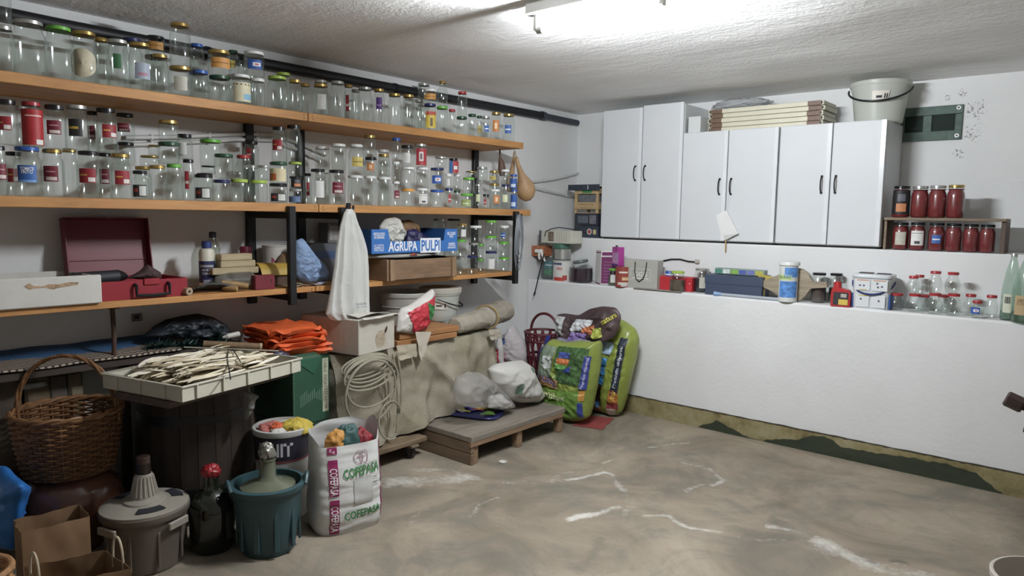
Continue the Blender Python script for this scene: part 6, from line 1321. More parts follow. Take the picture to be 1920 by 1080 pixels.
puff_thing('red_white_bag', 'white plastic bag with red and green tomato print in front of the tub', 'bag', [(743, 622), (746, 590), (752, 578), (768, 572), (790, 556), (811, 541), (815, 550), (812, 580), (805, 605), (795, 618), (775, 626)], plain('#c9c5be', .45, .05), .05, X=-3.27,
  decals=[('print', '#b52a38', [(768, 622), (795, 618), (812, 552), (757, 585)], None), ('print', '#b52a38', [(771, 624), (790, 620), (780, 575), (762, 592)], None), ('print', '#2f7a3c', [(795, 597), (804, 600), (808, 575), (791, 566)], None), ('print', '#2f7a3c', [(792, 582), (800, 590), (800, 574), (793, 568)], None)], amp=.01, fq=16)
# canvas roll
def roll(label, p0, p1, r0, r1, seed):
    o = thing('canvas_roll', label, 'roll', tuple(p0)); d = Vector(p1) - Vector(p0); n = 16
    def fn(u, v):
        a_ = 2 * pi * u; c_ = d * v; e = 1 if .04 < v < .96 else .75
        rr_ = (r0 + (r1 - r0) * v) * e * (1 + .1 * nz(3 * cos(a_), 3 * sin(a_) + v * 3, seed) + .05 * rdg(u * 9, v * 6, seed))
        s_ = Vector((d.y, -d.x, 0)).normalized()
        return tuple(c_ + s_ * rr_ * cos(a_) + Vector((0, 0, 1)) * rr_ * sin(a_) * .85)
    m = MB(); m.surf(fn, 34, 22, closeu=True); k = len(m.f); m.f += [tuple(i * 23 for i in range(34)), tuple(i * 23 + 22 for i in range(34))[::-1]]; m.mi += [0, 0]
    m.build('canvas', plain('#a39b8c', .85, .14, 8, bump=.4, bscale=90, dirt='#8d8474'), o); return o, d, r1
p0, p1 = at(853, 628, X=-3.33), at(905, 603, X=-3.40); p0.z = tzt + .075; p1.z = tzt + .085
o, d, rr1 = roll('near half of the rolled beige canvas lying on the draped stack', p0, p1, .062, .085, 1.0)
q0, q1 = p1 + Vector((-.005, .01, 0)), at(944, 594, X=-3.52); q1.z = tzt + .095
o2, d2, _ = roll('far fat half of the rolled beige canvas tied with yellow tape', q0, q1, .085, .095, 5.0)
MB().tube([(.0 + .096 * cos(2 * pi * t / 20) * d2.normalized().y, .03 - .096 * cos(2 * pi * t / 20) * d2.normalized().x, .086 * sin(2 * pi * t / 20)) for t in range(20)], .006, 6, closed=True).build('tie', plain('#a98a50', .7), o2)
# ------------------------------------------------------------------ low platform and what lies on it
o = thing('wooden_platform', 'low grey-brown wooden platform on the floor in front of the stack', 'platform', (-3.09, 3.45, 0))
PW = wood('#6f675c', '#8a8175', 1); PF = wood('#7a6048', '#94785c', 1)
MB().box((0, .01, .159), (.485, .945, .036), .004).build('top_panel', PW, o)
for z in (.035, .105): MB().box((0, -.445, z), (.47, .03, .067), .003).build('side_plank', wood('#665543', '#80694f', 0), o)
for y in (-.44, .01, .455):
    for x in (-.21, .2): MB().box((x, y + (.03 if y < -.4 else 0), .07), (.05, .05, .14), .003).build('leg', PF, o)
MB().box((.232, 0, .128), (.018, .93, .03), .002).build('front_rail', PF, o)
ZP = .178
o = thing('folded_compost_bag', 'flat folded yellow and purple compost bag on the platform', 'bag', tuple(at(885, 775, Z=ZP) + Vector((.03, 0, 0))), .35)
MB().surf(lambda u, v: (.19 * math.copysign(abs(cos(2 * pi * u)) ** .5, cos(2 * pi * u)) * sin(pi * v) ** .3, .13 * math.copysign(abs(sin(2 * pi * u)) ** .5, sin(2 * pi * u)) * sin(pi * v) ** .3, .014 - .013 * cos(pi * v) + .006 * nz(u * 9, v * 5) * sin(pi * v)), 48, 10, closeu=True).build('film', plain('#262a5c', .35, .2), o)
for k in range(26):
    random.seed(k); x_, y_ = random.uniform(-.14, .14), random.uniform(-.1, .1); w_, h_ = random.uniform(.05, .11), random.uniform(.02, .05)
    MB().sheet(lambda u, v: (w_ * (u - .5), h_ * (v - .5), .030 + .0006 * k + .002 * sin(5 * u)), 3, 2, .001, M=T(x_, y_, .004, random.uniform(-.5, .5))).build('print_patch', plain(['#b9b03a', '#6a9a3a', '#3a3f8e', '#c0602a', '#8a7ab0', '#d0c84a', '#2f5a34'][k % 7], .4, .2), o)
puff_thing('clear_bag', 'knotted clear plastic bag of white remnants on the platform', 'bag', [(856, 770), (850, 745), (858, 722), (878, 710), (900, 712), (925, 730), (945, 750), (960, 768), (964, 776), (945, 780), (915, 776), (885, 778)], film('#d6d4d2', .66, .2, .5, 16), .1, X=-3.03, amp=.016, fq=8, zbase=ZP + .03)
puff_thing('white_remnants', 'white crumpled remnants inside the clear bag on the platform', 'plastic', [(915, 774), (922, 752), (938, 748), (955, 764), (958, 773), (940, 778)], plain('#c5c3c0', .5, .08), .05, X=-3.035, amp=.02, zbase=ZP + .035)
puff_thing('white_sack', 'half-full white woven sack with rolled top on the platform', 'sack', [(922, 730), (918, 706), (930, 696), (950, 692), (978, 688), (990, 696), (998, 715), (1012, 745), (1016, 758), (1006, 767), (975, 768), (945, 760)], plain('#bdbbb6', .55, .06), .115, X=-3.07, amp=.012, fq=8, zbase=ZP, part='sack_body',
  decals=[('print', '#5f7a68', [(948, 748), (957, 748), (958, 728), (946, 732)], None), ('print', '#3c3c40', [(955, 757), (977, 757), (977, 753), (955, 753)], 'CO, S.L.'), ('print', '#6f8a78', [(978, 706), (988, 705), (988, 698), (978, 699)], None)])
# carrier bag with pink, on a box; burgundy basket
o = thing('dark_box', 'dark cardboard box behind the white sack in the corner', 'box', (-3.5, 3.98, 0), pi / 2); MB().box((0, 0, .17), (.36, .4, .34), .004).build('carton', plain('#3c3540', .7, .1), o); MB().box((-.12, -.2005, .25), (.05, .002, .14), 0).build('print', plain('#2f4a40', .6, .2), o)
puff_thing('white_carrier_bag', 'white carrier bag with blue emblem and pink contents beside the burgundy basket', 'bag', [(936, 690), (934, 640), (938, 625), (950, 622), (962, 605), (970, 622), (980, 635), (985, 660), (982, 686), (960, 692)], film('#cfc8cb', .12, .35, .5), .09, Y=3.94, amp=.012, zbase=.345,
  decals=[('print', '#2f4f7e', [(948, 641), (962, 640), (961, 628), (946, 630)], None), ('print', '#b98a96', [(945, 680), (965, 682), (966, 655), (948, 652)], None)])
puff_thing('red_label_bag', 'narrow white bag with red lettered strip against the canvas end', 'bag', [(932, 690), (931, 650), (929, 620), (938, 614), (943, 640), (944, 690)], plain('#b5b0ae', .5, .06), .03, Y=3.82, amp=.006, zbase=.345, decals=[('print', '#a83040', [(933, 668), (941, 668), (940, 642), (932, 643)], None), ('print', '#d9d2d0', [(935, 665), (939, 665), (938.5, 646), (934.5, 646)], 'EROSKI'), ('print', '#4a3a5c', [(933, 688), (942, 688), (941, 670), (933, 671)], None)])
BUR = plain('#5c1f2a', .5, .12); c = at(1010, 690, Y=4.33); o = thing('burgundy_basket', 'burgundy plastic lattice basket with hoop handle in the corner', 'basket', (-3.37, 4.33, 0)); zb2, zt2 = .3, .60
MB().box((0, .0, .15), (.2, .2, .298), .01).build('stand_block', plain('#3a3432', .8), o)
for k in range(14):
    a_ = 2 * pi * k / 14
    for s in (-1, 1): MB().tube([((.105 + .035 * t / 5) * cos(a_ + s * .22 * t / 5 * 2), (.105 + .035 * t / 5) * sin(a_ + s * .22 * t / 5 * 2), zb2 + (zt2 - zb2) * t / 5) for t in range(6)], .008, 6).build('lattice_strip', BUR, o)
for z, r in ((zb2 + .005, .106), (zb2 + .12, .118), (zt2 - .06, .134), (zt2, .142)): MB().tube([(r * cos(2 * pi * t / 28), r * sin(2 * pi * t / 28), z) for t in range(28)], .01, 7, closed=True).build('hoop', BUR, o)
MB().lathe([(.0, zb2 + .004), (.105, zb2 + .004)], 24).build('bottom', BUR, o)
MB().tube([(.135 * cos(pi * t / 16), .02, zt2 + .145 * sin(pi * t / 16)) for t in range(17)], .011, 8).build('hoop_handle', BUR, o)
# ------------------------------------------------------------------ compost bags in the corner
LEAF = plain('#3f5f34', .4, .75, 45); LEAF2 = plain('#6a8f38', .35, .35, 8); LIME = plain('#84943a', .35, .25, 6); YEL = '#b5b53c'
o, pf, fr = puff_thing('compost_bag', 'front green and yellow compost bag printed Premium upside down by the platform', 'bag', [(1030, 790), (1020, 745), (1013, 705), (1018, 665), (1035, 648), (1060, 655), (1090, 652), (1112, 655), (1126, 652), (1124, 690), (1116, 740), (1108, 780), (1103, 798), (1085, 804), (1050, 800)], LIME, .115, Y=4.15, amp=.014, fq=13, pw=5.0, zbase=0, part='film',
  decals=[('print', LEAF2, [(1030, 785), (1095, 795), (1105, 745), (1025, 735)], None), ('print', LEAF, [(1060, 725), (1108, 735), (1118, 665), (1058, 660)], None), ('print', '#7f8f7a', [(1022, 715), (1050, 722), (1058, 662), (1030, 655)], None), ('print', '#c7ccc8', [(1037, 700), (1051, 698), (1053, 677), (1035, 676)], None),
          ('print', '#a57f4e', [(1018, 722), (1063, 738), (1065, 722), (1017, 706)], None), ('print', '#303a7c', [(1062, 720), (1020, 706), (1020, 720), (1061, 735)], 'Premium'), ('print', '#d6dc9a', [(1061, 744), (1030, 736), (1030, 745), (1061, 753)], 'universal'), ('print', '#dfe4b0', [(1077, 753), (1032, 742), (1032, 752), (1077, 763)], 'substrato'),
          ('print', '#4a5aa8', [(1066, 680), (1086, 682), (1086, 672), (1065, 669)], None), ('print', '#c0703a', [(1062, 691), (1084, 694), (1085, 684), (1063, 680)], None), ('print', '#5f9a4a', [(1060, 699), (1080, 702), (1082, 694), (1061, 690)], None), ('print', '#3a4a9e', [(1073, 706), (1087, 708), (1089, 696), (1076, 702)], None),
          ('print', '#343f8a', [(1101, 740), (1111, 741), (1120, 680), (1112, 678)], None), ('print', '#c0c4dc', [(1107, 739), (1118, 682), (1114, 681), (1103, 738)], 'Premium universal'), ('print', '#c9903a', [(1099, 760), (1106, 762), (1109, 743), (1101, 742)], None), ('print', '#2f3f8e', [(1096, 792), (1102, 793), (1104, 766), (1098, 764)], None),
          ('print', '#2e3f94', [(1014, 690), (1020, 692), (1034, 642), (1026, 642)], None)])
puff_thing('compost_bag', 'rear green compost bag marked 70 L leaning against the back wall', 'bag', [(1104, 772), (1108, 740), (1116, 690), (1122, 650), (1128, 620), (1150, 602), (1168, 606), (1190, 622), (1196, 640), (1190, 680), (1180, 720), (1172, 755), (1164, 780), (1150, 786), (1125, 778)], plain('#8a9839', .35, .2, 6), .1, Y=4.51, amp=.014, fq=12, pw=5.0, zbase=0, part='film',
  decals=[('print', '#4a3a30', [(1108, 772), (1136, 775), (1146, 680), (1120, 672)], None), ('print', '#a0764c', [(1108, 772), (1136, 775), (1138, 762), (1110, 757)], None), ('print', '#2c211c', [(1117, 748), (1139, 752), (1143, 728), (1120, 722)], None), ('print', '#3f86c4', [(1113, 762), (1133, 766), (1136, 755), (1114, 751)], None), ('print', '#e6eaf0', [(1116, 762), (1131, 765), (1132, 756), (1117, 753)], '70 l.'),
          ('print', '#3f86c4', [(1120, 720), (1145, 723), (1147, 707), (1123, 703)], None), ('print', '#3f86c4', [(1123, 701), (1149, 705), (1150, 690), (1125, 686)], None), ('print', '#3f86c4', [(1126, 684), (1152, 688), (1154, 674), (1128, 669)], None), ('print', '#a9c4d8', [(1138, 664), (1160, 668), (1166, 645), (1142, 642)], None),
          ('print', '#232c3c', [(1157, 742), (1168, 745), (1188, 640), (1176, 636)], None), ('print', '#c9cfd8', [(1167, 730), (1182, 653), (1177, 652), (1162, 728)], 'Premium universal'), ('print', '#b5702c', [(1152, 758), (1166, 762), (1170, 736), (1157, 732)], None), ('print', '#c9b53a', [(1162, 757), (1168, 738), (1160, 735), (1154, 755)], 'Eco'), ('print', '#7a2f34', [(1148, 768), (1165, 772), (1167, 758), (1151, 755)], None), ('print', '#b5b0a0', [(1146, 782), (1160, 784), (1163, 770), (1149, 767)], None)])
o, pf, fr = puff_thing('empty_compost_bag', 'x', 'bag', [(1041, 640), (1043, 602), (1060, 600), (1085, 604), (1105, 592), (1130, 587), (1155, 590), (1165, 605), (1160, 630), (1150, 648), (1122, 655), (1098, 690), (1092, 786), (1062, 786), (1052, 680)], plain('#4a3a3c', .45, .2), .05, Y=4.335, amp=.032, fq=11, zbase=0, part='film',
  decals=[('print', '#c5c8c8', [(1044, 640), (1060, 640), (1065, 606), (1045, 604)], None), ('print', '#c5c8cc', [(1075, 632), (1108, 630), (1118, 612), (1085, 610)], None), ('print', '#cfc63a', [(1138, 622), (1160, 606), (1156, 599), (1134, 613)], 'natura'), ('print', '#b5683a', [(1102, 640), (1128, 636), (1120, 622), (1100, 626)], None), ('print', '#7a64a0', [(1074, 650), (1110, 652), (1108, 636), (1078, 634)], None), ('print', '#a8b040', [(1118, 648), (1136, 644), (1134, 626), (1120, 628)], None)])
o['label'] = 'crumpled brown and white empty compost bag lettered natura behind the front one'
puff_thing('crumpled_mouth', 'silvery purple crumpled mouth of a bag above the front compost bag', 'bag', [(1032, 668), (1036, 645), (1048, 632), (1066, 640), (1085, 634), (1108, 640), (1115, 655), (1090, 664), (1060, 668)], plain('#8a86a0', .4, .45, 18), .05, Y=4.22, amp=.035, fq=22)
o = thing('red_mat', 'piece of red cloth on the floor under the compost bags', 'cloth', tuple(at(1113, 792, Z=0)), .3)
MB().sheet(lambda u, v: (.22 * (u - .5) * (1 + .1 * nz(v * 4, 1)), .3 * (v - .5), .006 + .006 * nz(u * 5, v * 5)), 12, 12, .004).build('cloth', plain('#8a3834', .8, .2), o)
# ------------------------------------------------------------------ white printed sack at the front
pA, pB = at(597, 1012, Z=0), at(722, 982, Z=0); wS = (pB - pA).length * 1.0; rz = math.atan2(pB.y - pA.y, pB.x - pA.x); nrm = Vector((-sin(rz), cos(rz), 0)); bS = .12
ctr = (pA + pB) / 2 + nrm * (bS * .9)
o = thing('printed_sack', 'white sack with crimson bands and green COFEPASA lettering full of waste', 'sack', (ctr.x, ctr.y, 0), rz)
hS = at(650, 822, X=ctr.x + .0).z; aS = wS / 2
def s_ab(v): 
    k = [(0, .93, .9), (.06, 1.0, 1.0), (.3, 1.04, 1.05), (.6, 1.0, 1.0), (.85, .98, .85), (1, 1.0, .75), (1.3, 1.0, .6)]
    for (a0, x0, y0_), (a1, x1, y1_) in zip(k, k[1:]):
        if v <= a1: f = (v - a0) / (a1 - a0); return aS * (x0 + (x1 - x0) * f), bS * (y0_ + (y1_ - y0_) * f)
    return aS, bS * .6
def s_noise(x, z, f): return .006 * nz(x * 9, z * 16, f) + .005 * (rdg(x * 4, z * 26, f + 2) - .4) * (1 if z < hS * .7 else .5)
def s_pt(t, v, z=None):
    a_, b_ = s_ab(v); e = 2 / 3.2; x = a_ * math.copysign(abs(cos(t)) ** e, cos(t)); y = b_ * math.copysign(abs(sin(t)) ** e, sin(t)); zz = v * hS if z is None else z
    n_ = s_noise(x, zz, 1 if y < 0 else 7); return (x * (1 + n_ * .6), y - n_ * (1 if y < 0 else -1), zz)
def s_F(x, z):
    v = z / hS; a_, b_ = s_ab(v); n = 3.2; q = max(0, 1 - abs(min(1, abs(x / a_))) ** n) ** (1 / n); return (x, -b_ * q - s_noise(x, z, 1) - .0035, z)
def s_wall(u, v):
    t = 2 * pi * u; s_ = sin(t); c_ = cos(t)
    rim = 1.0 + (.0 if s_ < 0 else .2 * s_) + (.19 * max(0, abs(c_) - .75) / .25) * (1 if c_ > 0 else .62)
    return s_pt(t, v * rim)
SK = plain('#cfcfcd', .5, .04, 10, bump=.04, bscale=200)
m = MB(); m.surf(s_wall, 96, 60, closeu=True); k0 = [i * 61 for i in range(96)]; m.f.append(tuple(k0[::-1])); m.mi.append(0); m.build('sack_body', SK, o)
CRI = plain('#8c1f58', .5, .05); GRT = plain('#2f7a3c', .5, .05)
m = MB(); mats = [CRI, GRT, plain('#e4dfe2', .5), plain('#9a7a86', .5), plain('#bcbcba', .5)]
xb0, xb1 = -aS * .68, -aS * .42
for z0_, z1_ in ((hS * .02, hS * .42), (hS * .46, hS * .86), (hS * .92, hS * 1.0)): put_patch(m, xb0, xb1, z0_, z1_, s_F, 6, 30)
for z0_, z1_ in ((hS * .1, hS * .46), (hS * .5, hS * .98)): put_patch(m, aS * .9, aS * .985, z0_, z1_, s_F, 6, 30)
fn = lambda x, z: (lambda p: (p[0], p[1] - .0015, p[2]))(s_F(x, z)); m.cur = 1
put_text(m, 'COFEPASA', aS * .28, hS * .70, .045, fn, .02, w=aS * 1.12, rot=.06); put_text(m, 'COFEPASA', aS * .28, hS * .22, .04, fn, .02, w=aS * 1.12, rot=.06); m.cur = 2
put_text(m, 'COFEPASA', (xb0 + xb1) / 2, hS * .62, .035, fn, .015, w=hS * .30, rot=-pi / 2); put_text(m, 'COFEPASA', (xb0 + xb1) / 2, hS * .2, .035, fn, .015, w=hS * .30, rot=-pi / 2); put_text(m, 'E.A', (xb0 + xb1) / 2, hS * .955, .014, fn, .01, rot=-.5)
m.cur = 3
for cx, rz_, rx_ in ((aS * .2, .02, .018), (aS * .36, .02, .018)):   # leaf-shaped emblem, outlines
    for (c1, c2) in ((0, 1),):
        m.surf(lambda u, v: fn(cx + (rx_ + .004 * v) * cos(2 * pi * u) * (1.1 if cx < aS * .3 else 1), hS * .85 + (.03 + .004 * v) * sin(2 * pi * u) * (.9 + .2 * cos(2 * pi * u))), 24, 1, closeu=True)
put_patch(m, aS * .14, aS * .42, hS * .845, hS * .855, fn, 6, 1)
m.cur = 4; put_patch(m, aS * .02, aS * .6, hS * .33, hS * .62, s_F, 10, 10)
for k in range(5): put_patch(m, aS * .62, aS * .78, hS * (.5 + .025 * k), hS * (.508 + .025 * k), s_F, 3, 1)
m.build('print', mats, o, fix=False)
zi = hS * .9
for nm, col, x, y, z, a_, b_, h_ in (('orange_cup', '#b9822f', -aS * .28, -.02, zi, .05, .04, .12), ('teal_cloth', '#2c4f4c', aS * .08, .0, zi - .01, .075, .055, .14), ('red_plastic', '#7c1c26', aS * .52, .0, zi - .02, .06, .05, .12)):
    crumple(nm, plain(col, .6, .2), o, a_, b_, h_, .28, 1.9, x * 9, 36, 18, loc=(x, y, z - .02))
MB().lathe([(aS * .9, 0)], 4) 
MB().surf(lambda u, v: (aS * .93 * v * cos(2 * pi * u), bS * .7 * v * sin(2 * pi * u), zi - .01 + .01 * nz(u * 7, v * 3)), 28, 4, closeu=True).build('waste', plain('#8d8a86', .7, .4, 30), o)
# ------------------------------------------------------------------ paint bucket with rags
cU = floor_c(532, 985, .155); o = thing('paint_bucket', 'large white paint bucket with black UNIT band full of rags', 'bucket', cU); rU = 50 * mpp((cU[0], cU[1], .3)); hU = at(532, 808, X=cU[0] + .1).z; ya = yaw_to_cam(cU)
bucket(o, rU * .9, rU, hU, plain('#b5b5b2', .45, .06))
m = MB(); rr = lambda z: rU * (.9 + .1 * z / hU) + .0025
cyf = lambda x, z: (rr(z) * cos(ya + x / rU), rr(z) * sin(ya + x / rU), z)
put_patch(m, -rU * 1.55, rU * 1.55, hU * .68, hU * .955, cyf, 30, 3); m.cur = 1; put_text(m, 'UNIT', -rU * .25, hU * .80, hU * .15, lambda x, z: ((rr(z) + .0015) * cos(ya + x / rU), (rr(z) + .0015) * sin(ya + x / rU), z), .03, w=rU * 1.25); m.cur = 2; put_patch(m, -rU * 1.55, rU * 1.55, hU * .66, hU * .68, cyf, 30, 1)
m.build('print', [plain('#23222e', .45, .08), plain('#b9b9bc', .45), plain('#7c3a44', .5)], o, fix=False)
for nm, col, x, y, a_, h_ in (('pink_rag', '#b0655c', -.05, -.03, .06, .09), ('orange_rag', '#c2562a', .0, -.02, .05, .1), ('white_bag_scrap', '#c4c0ba', .03, -.03, .05, .08), ('yellow_cloth', '#b9a22c', .05, .05, .075, .12), ('white_bag_scrap', '#bdb8b0', -.06, .06, .06, .07)): crumple(nm, plain(col, .7, .15), o, a_ * 1.15, a_, h_ * .62, .32, 1.9, x * 31, 36, 18, loc=(x, y, hU - .05))
MB().lathe([(rU * .93, hU - .055), (0, hU - .05)], 24, cap0=False).build('filling', plain('#9b9690', .8, .3, 30), o)
puff_thing('grey_sack', 'greyish plastic sack standing behind the paint bucket', 'sack', [(468, 900), (470, 810), (482, 800), (500, 806), (505, 900)], plain('#8b8c8a', .5, .08), .05, Y=2.13, amp=.01, zbase=0)
# ------------------------------------------------------------------ demijohns
cT = floor_c(505, 1051, .125); o = thing('teal_demijohn', 'demijohn with foil-wrapped neck in a teal plastic tub', 'demijohn', cT); rt = 66 * mpp((cT[0], cT[1], .35)); hT = at(505, 905, X=cT[0]).z + .012; TE = plain('#2c4a50', .45, .12)
bucket(o, rt * .72, rt * .96, hT, TE, rim=.014, wall=.006)
ya = yaw_to_cam(cT)
for k in range(10):
    a_ = ya + .25 + 2 * pi * k / 10; MB().box((0, 0, hT * .42), (.01, .022, hT * .62), .004, M=T(rt * .845 * cos(a_), rt * .845 * sin(a_), 0, a_, ry=.18 * 0)).build('rib', TE, o)
for s in (-1.15, 1.25):
    a_ = ya + s + (.25 if s > 0 else -.2)
    MB().tube([((rt + .012) * cos(a_ + t * .09), (rt + .012) * sin(a_ + t * .09), hT - .01 + .035 * cos(t * .52) ** 1.0) for t in range(-3, 4)], .009, 8).build('grip', TE, o)
DJ = plain('#4a5548', .12, .12, coat=.3)
MB().lathe([(rt * .62, .02), (rt * .8, .12), (rt * .86, hT * .75), (rt * .75, hT * .95), (rt * .3, hT * 1.03), (.036, hT * 1.08), (.034, hT * 1.3), (.038, hT * 1.31), (.038, hT * 1.34)], 32).build('glass_body', plain('#5d6250', .12, .15, coat=.4), o)
crumple('foil_cap', plain('#8f8d84', .35, .25, metal=.6), o, .036, .036, .085, .35, 3.0, 4, 28, 14, loc=(0, 0, hT * 1.28))
cG = floor_c(400, 1046, .105); o = thing('green_demijohn', 'dark green glass demijohn with a red plastic-wrapped stopper', 'demijohn', cG); rg = 40 * mpp((cG[0], cG[1], .2)); hG = at(398, 872, X=cG[0]).z
MB().lathe([(rg * .85, 0), (rg, .02), (rg * 1.02, hG * .4), (rg, hG * .55), (rg * .75, hG * .67), (rg * .38, hG * .73), (rg * .32, hG * .78), (rg * .32, hG * .9)], 32, cap1=True).build('glass_body', plain('#171d16', .08, .2, coat=.5), o)
crumple('red_wrap', plain('#8e1a22', .35, .2), o, rg * .42, rg * .42, hG * .15, .35, 3.0, 2, 26, 14, loc=(0, 0, hG * .86))
m = MB(); ya = yaw_to_cam(cG); cyl_print(m, rg * 1.025, 0, [(0, (35, 62, hG * .15, hG * .48))], ya); m.build('paper_label', [plain('#35362f', .7, .2)], o, fix=False)
cD = floor_c(277, 1082, .15); o = thing('grey_demijohn', 'demijohn in a grey-brown plastic casing with pale collar and cork', 'demijohn', cD); rd = 75 * mpp((cD[0], cD[1], .25)); hD = at(277, 945, X=cD[0]).z; GP = plain('#5e564c', .5, .12)
bucket(o, rd * .84, rd * .97, hD, GP, rim=.01); ya = yaw_to_cam(cD); PLC = plain('#8e887c', .5, .1)
MB().lathe([(rd * 1.0, hD - .004), (rd * 1.01, hD + .008), (rd * .8, hD + .02), (rd * .5, hD + .022), (rd * .48, hD + .03), (rd * .32, hD + .04), (rd * .3, hD + .05), (rd * .2, hD + .135), (rd * .19, hD + .14)], 36, cap1=True).build('collar', PLC, o)
for a0_, a1_ in ((-.25, .55), (1.5, 2.3), (3.4, 4.2)):
    MB().surf(lambda u, v: ((rd * (.6 + .27 * v)) * cos(ya + a0_ + (a1_ - a0_) * u), (rd * (.6 + .27 * v)) * sin(ya + a0_ + (a1_ - a0_) * u), hD + .0235 - .0035 * (v > .9)), 14, 3).build('slot', INK, o, fix=False)
for k in range(18): a_ = 2 * pi * k / 18; MB().tube([(rd * .3 * cos(a_), rd * .3 * sin(a_), hD + .05), (rd * .205 * cos(a_), rd * .205 * sin(a_), hD + .13)], .004, 6).build('flute', PLC, o)
MB().lathe([(rd * .17, hD + .135), (rd * .16, hD + .185), (0, hD + .185)], 20).build('neck', plain('#241d18', .3), o); MB().lathe([(rd * .155, hD + .18), (rd * .16, hD + .21), (rd * .14, hD + .215), (0, hD + .215)], 18).build('cork', plain('#4a352c', .8), o)
for s in (-.9, .75):
    a_ = ya + s; MB().box((0, 0, 0), (.014, .1, .032), .008, M=T((rd + .008) * cos(a_), (rd + .008) * sin(a_), hD - .05, a_)).build('grip', PLC, o)
for k in range(9): a_ = ya + .3 + 2 * pi * k / 9; MB().box((0, 0, hD * .42), (.008, .012, hD * .6), .003, M=T(rd * .925 * cos(a_), rd * .925 * sin(a_), 0, a_)).build('rib', GP, o)
# ------------------------------------------------------------------ barrel, plank and tray
cB = (-3.46, 1.62, 0); hBR = .70; o = thing('wine_barrel', 'dark old wooden barrel under the tray of husks', 'barrel', cB)
rB = lambda z: .235 + .042 * (1 - ((z / hBR) - .5) ** 2 * 4)
st = MB(); n = 22; da = pi / n * .97
st.surf(lambda u, v: (rB(v * hBR) * cos(-da + 2 * da * u), rB(v * hBR) * sin(-da + 2 * da * u), v * hBR), 2, 10); st.surf(lambda u, v: ((rB(v * hBR) - .02) * cos(-da + 2 * da * u), (rB(v * hBR) - .02) * sin(-da + 2 * da * u), v * hBR), 2, 10)
s0 = st.build('stave', wood('#2a221c', '#3b3028', 2), o)
for k in range(1, n): s_ = s0.copy(); COL.objects.link(s_); s_.parent = o; s_.rotation_euler = (0, 0, 2 * pi * k / n)
for z in (.04, .17, .52, .65): MB().lathe([(rB(z - .022) + .002, z - .022), (rB(z + .022) + .002, z + .022), (rB(z + .022) - .001, z + .022), (rB(z - .022) - .001, z - .022)], 40, cap0=False).build('hoop', plain('#2f2e2e', .45, .15, metal=.5), o)
MB().lathe([(.23, hBR - .03), (0, hBR - .03)], 32).build('head', wood('#2a221c', '#3b3028', 1), o)
zt0 = .73; t0, t1, t2 = at(208, 695, Z=.80), at(325, 727, Z=.80), at(553, 672, Z=.80); e1 = (t1 - t0); e2 = (t2 - t1); lx = e2.length; ly = e1.length; rz = math.atan2(e2.y, e2.x); tc = (t0 + t2) / 2
o = thing('barrel_plank', 'dark plank lying across the barrel under the tray', 'plank', (tc.x, tc.y, .702), rz); MB().box((-.02, -.02, .013), (lx * 1.0, ly * .7, .026), .003).build('plank', wood('#3d3026', '#54443a', 0), o)
TR = plain('#bdb9a8', .55, .06); o = thing('plastic_tray', 'shallow cream plastic tray of dried husks on the barrel', 'tray', (tc.x, tc.y, zt0), rz); hT2 = .068
for s in (-1, 1):
    MB().box((0, s * (ly / 2 - .004), hT2 / 2), (lx, .008, hT2), .002).build('long_side', TR, o); MB().box((s * (lx / 2 - .004), 0, hT2 / 2), (.008, ly - .016, hT2), .002).build('short_side', TR, o)
    MB().box((0, s * (ly / 2 - .0), hT2 - .004), (lx + .01, .016, .008), .002).build('rim', TR, o); MB().box((s * (lx / 2), 0, hT2 - .004), (.016, ly + .01, .008), .002).build('rim', TR, o)
    for x in (-.4, -.2, 0, .2, .4): MB().box((x * lx, s * (ly / 2 + .004), hT2 / 2), (.008, .012, hT2 - .008), .001).build('rib', TR, o)
    for y in (-.3, 0, .3): MB().box((s * (lx / 2 + .004), y * ly, hT2 / 2), (.012, .008, hT2 - .008), .001).build('rib', TR, o)
MB().box((0, 0, .003), (lx - .01, ly - .01, .006), 0).build('base', TR, o)
random.seed(11); m = MB(); mats = [plain(c_, .7, .15) for c_ in ('#d2c8ae', '#b8ab8e', '#dcd5c2', '#8a7c62', '#c4b99c')]
for k in range(340):
    x, y = random.uniform(-.29, .29) * lx, random.uniform(-.4, .4) * ly; L_ = random.uniform(.09, .26); w_ = random.uniform(.004, .02); a_ = max(-.8, min(.8, random.gauss(.0, .2))) * (1 - .8 * abs(2 * y / ly)); z = .015 + .085 * random.random() * (1 - (2 * x / lx) ** 4) * (1 - .5 * (2 * y / ly) ** 4); tl_ = random.gauss(0, .09); m.cur = random.randrange(5)
    cu = random.uniform(-.035, .035)
    mm = T(x, y, z, a_, ry=tl_)
    pts = [(-L_ / 2 + L_ * t / 5, cu * sin(pi * t / 5), .006 * sin(pi * t / 5)) for t in range(6)]; w5 = [w_ * q for q in (.25, .8, 1, 1, .7, .15)]
    vs = []; fs = []
    for (px_, py_, pz_), ww in zip(pts, w5): vs += [(px_, py_ - ww, pz_), (px_, py_, pz_ + .35 * ww + .002), (px_, py_ + ww, pz_), (px_, py_, pz_ - .003)]
    for i in range(5):
        for q in range(4): fs.append((i * 4 + q, i * 4 + (q + 1) % 4, (i + 1) * 4 + (q + 1) % 4, (i + 1) * 4 + q))
    m.add(vs, fs, mm)
hs = m.build('dried_husks', mats, None, loc=(tc.x, tc.y, zt0 + .004), rot=(0, 0, rz)); hs['kind'] = 'stuff'; tag(hs, 'heap of dry cream husks and pods in the tray', 'husks')
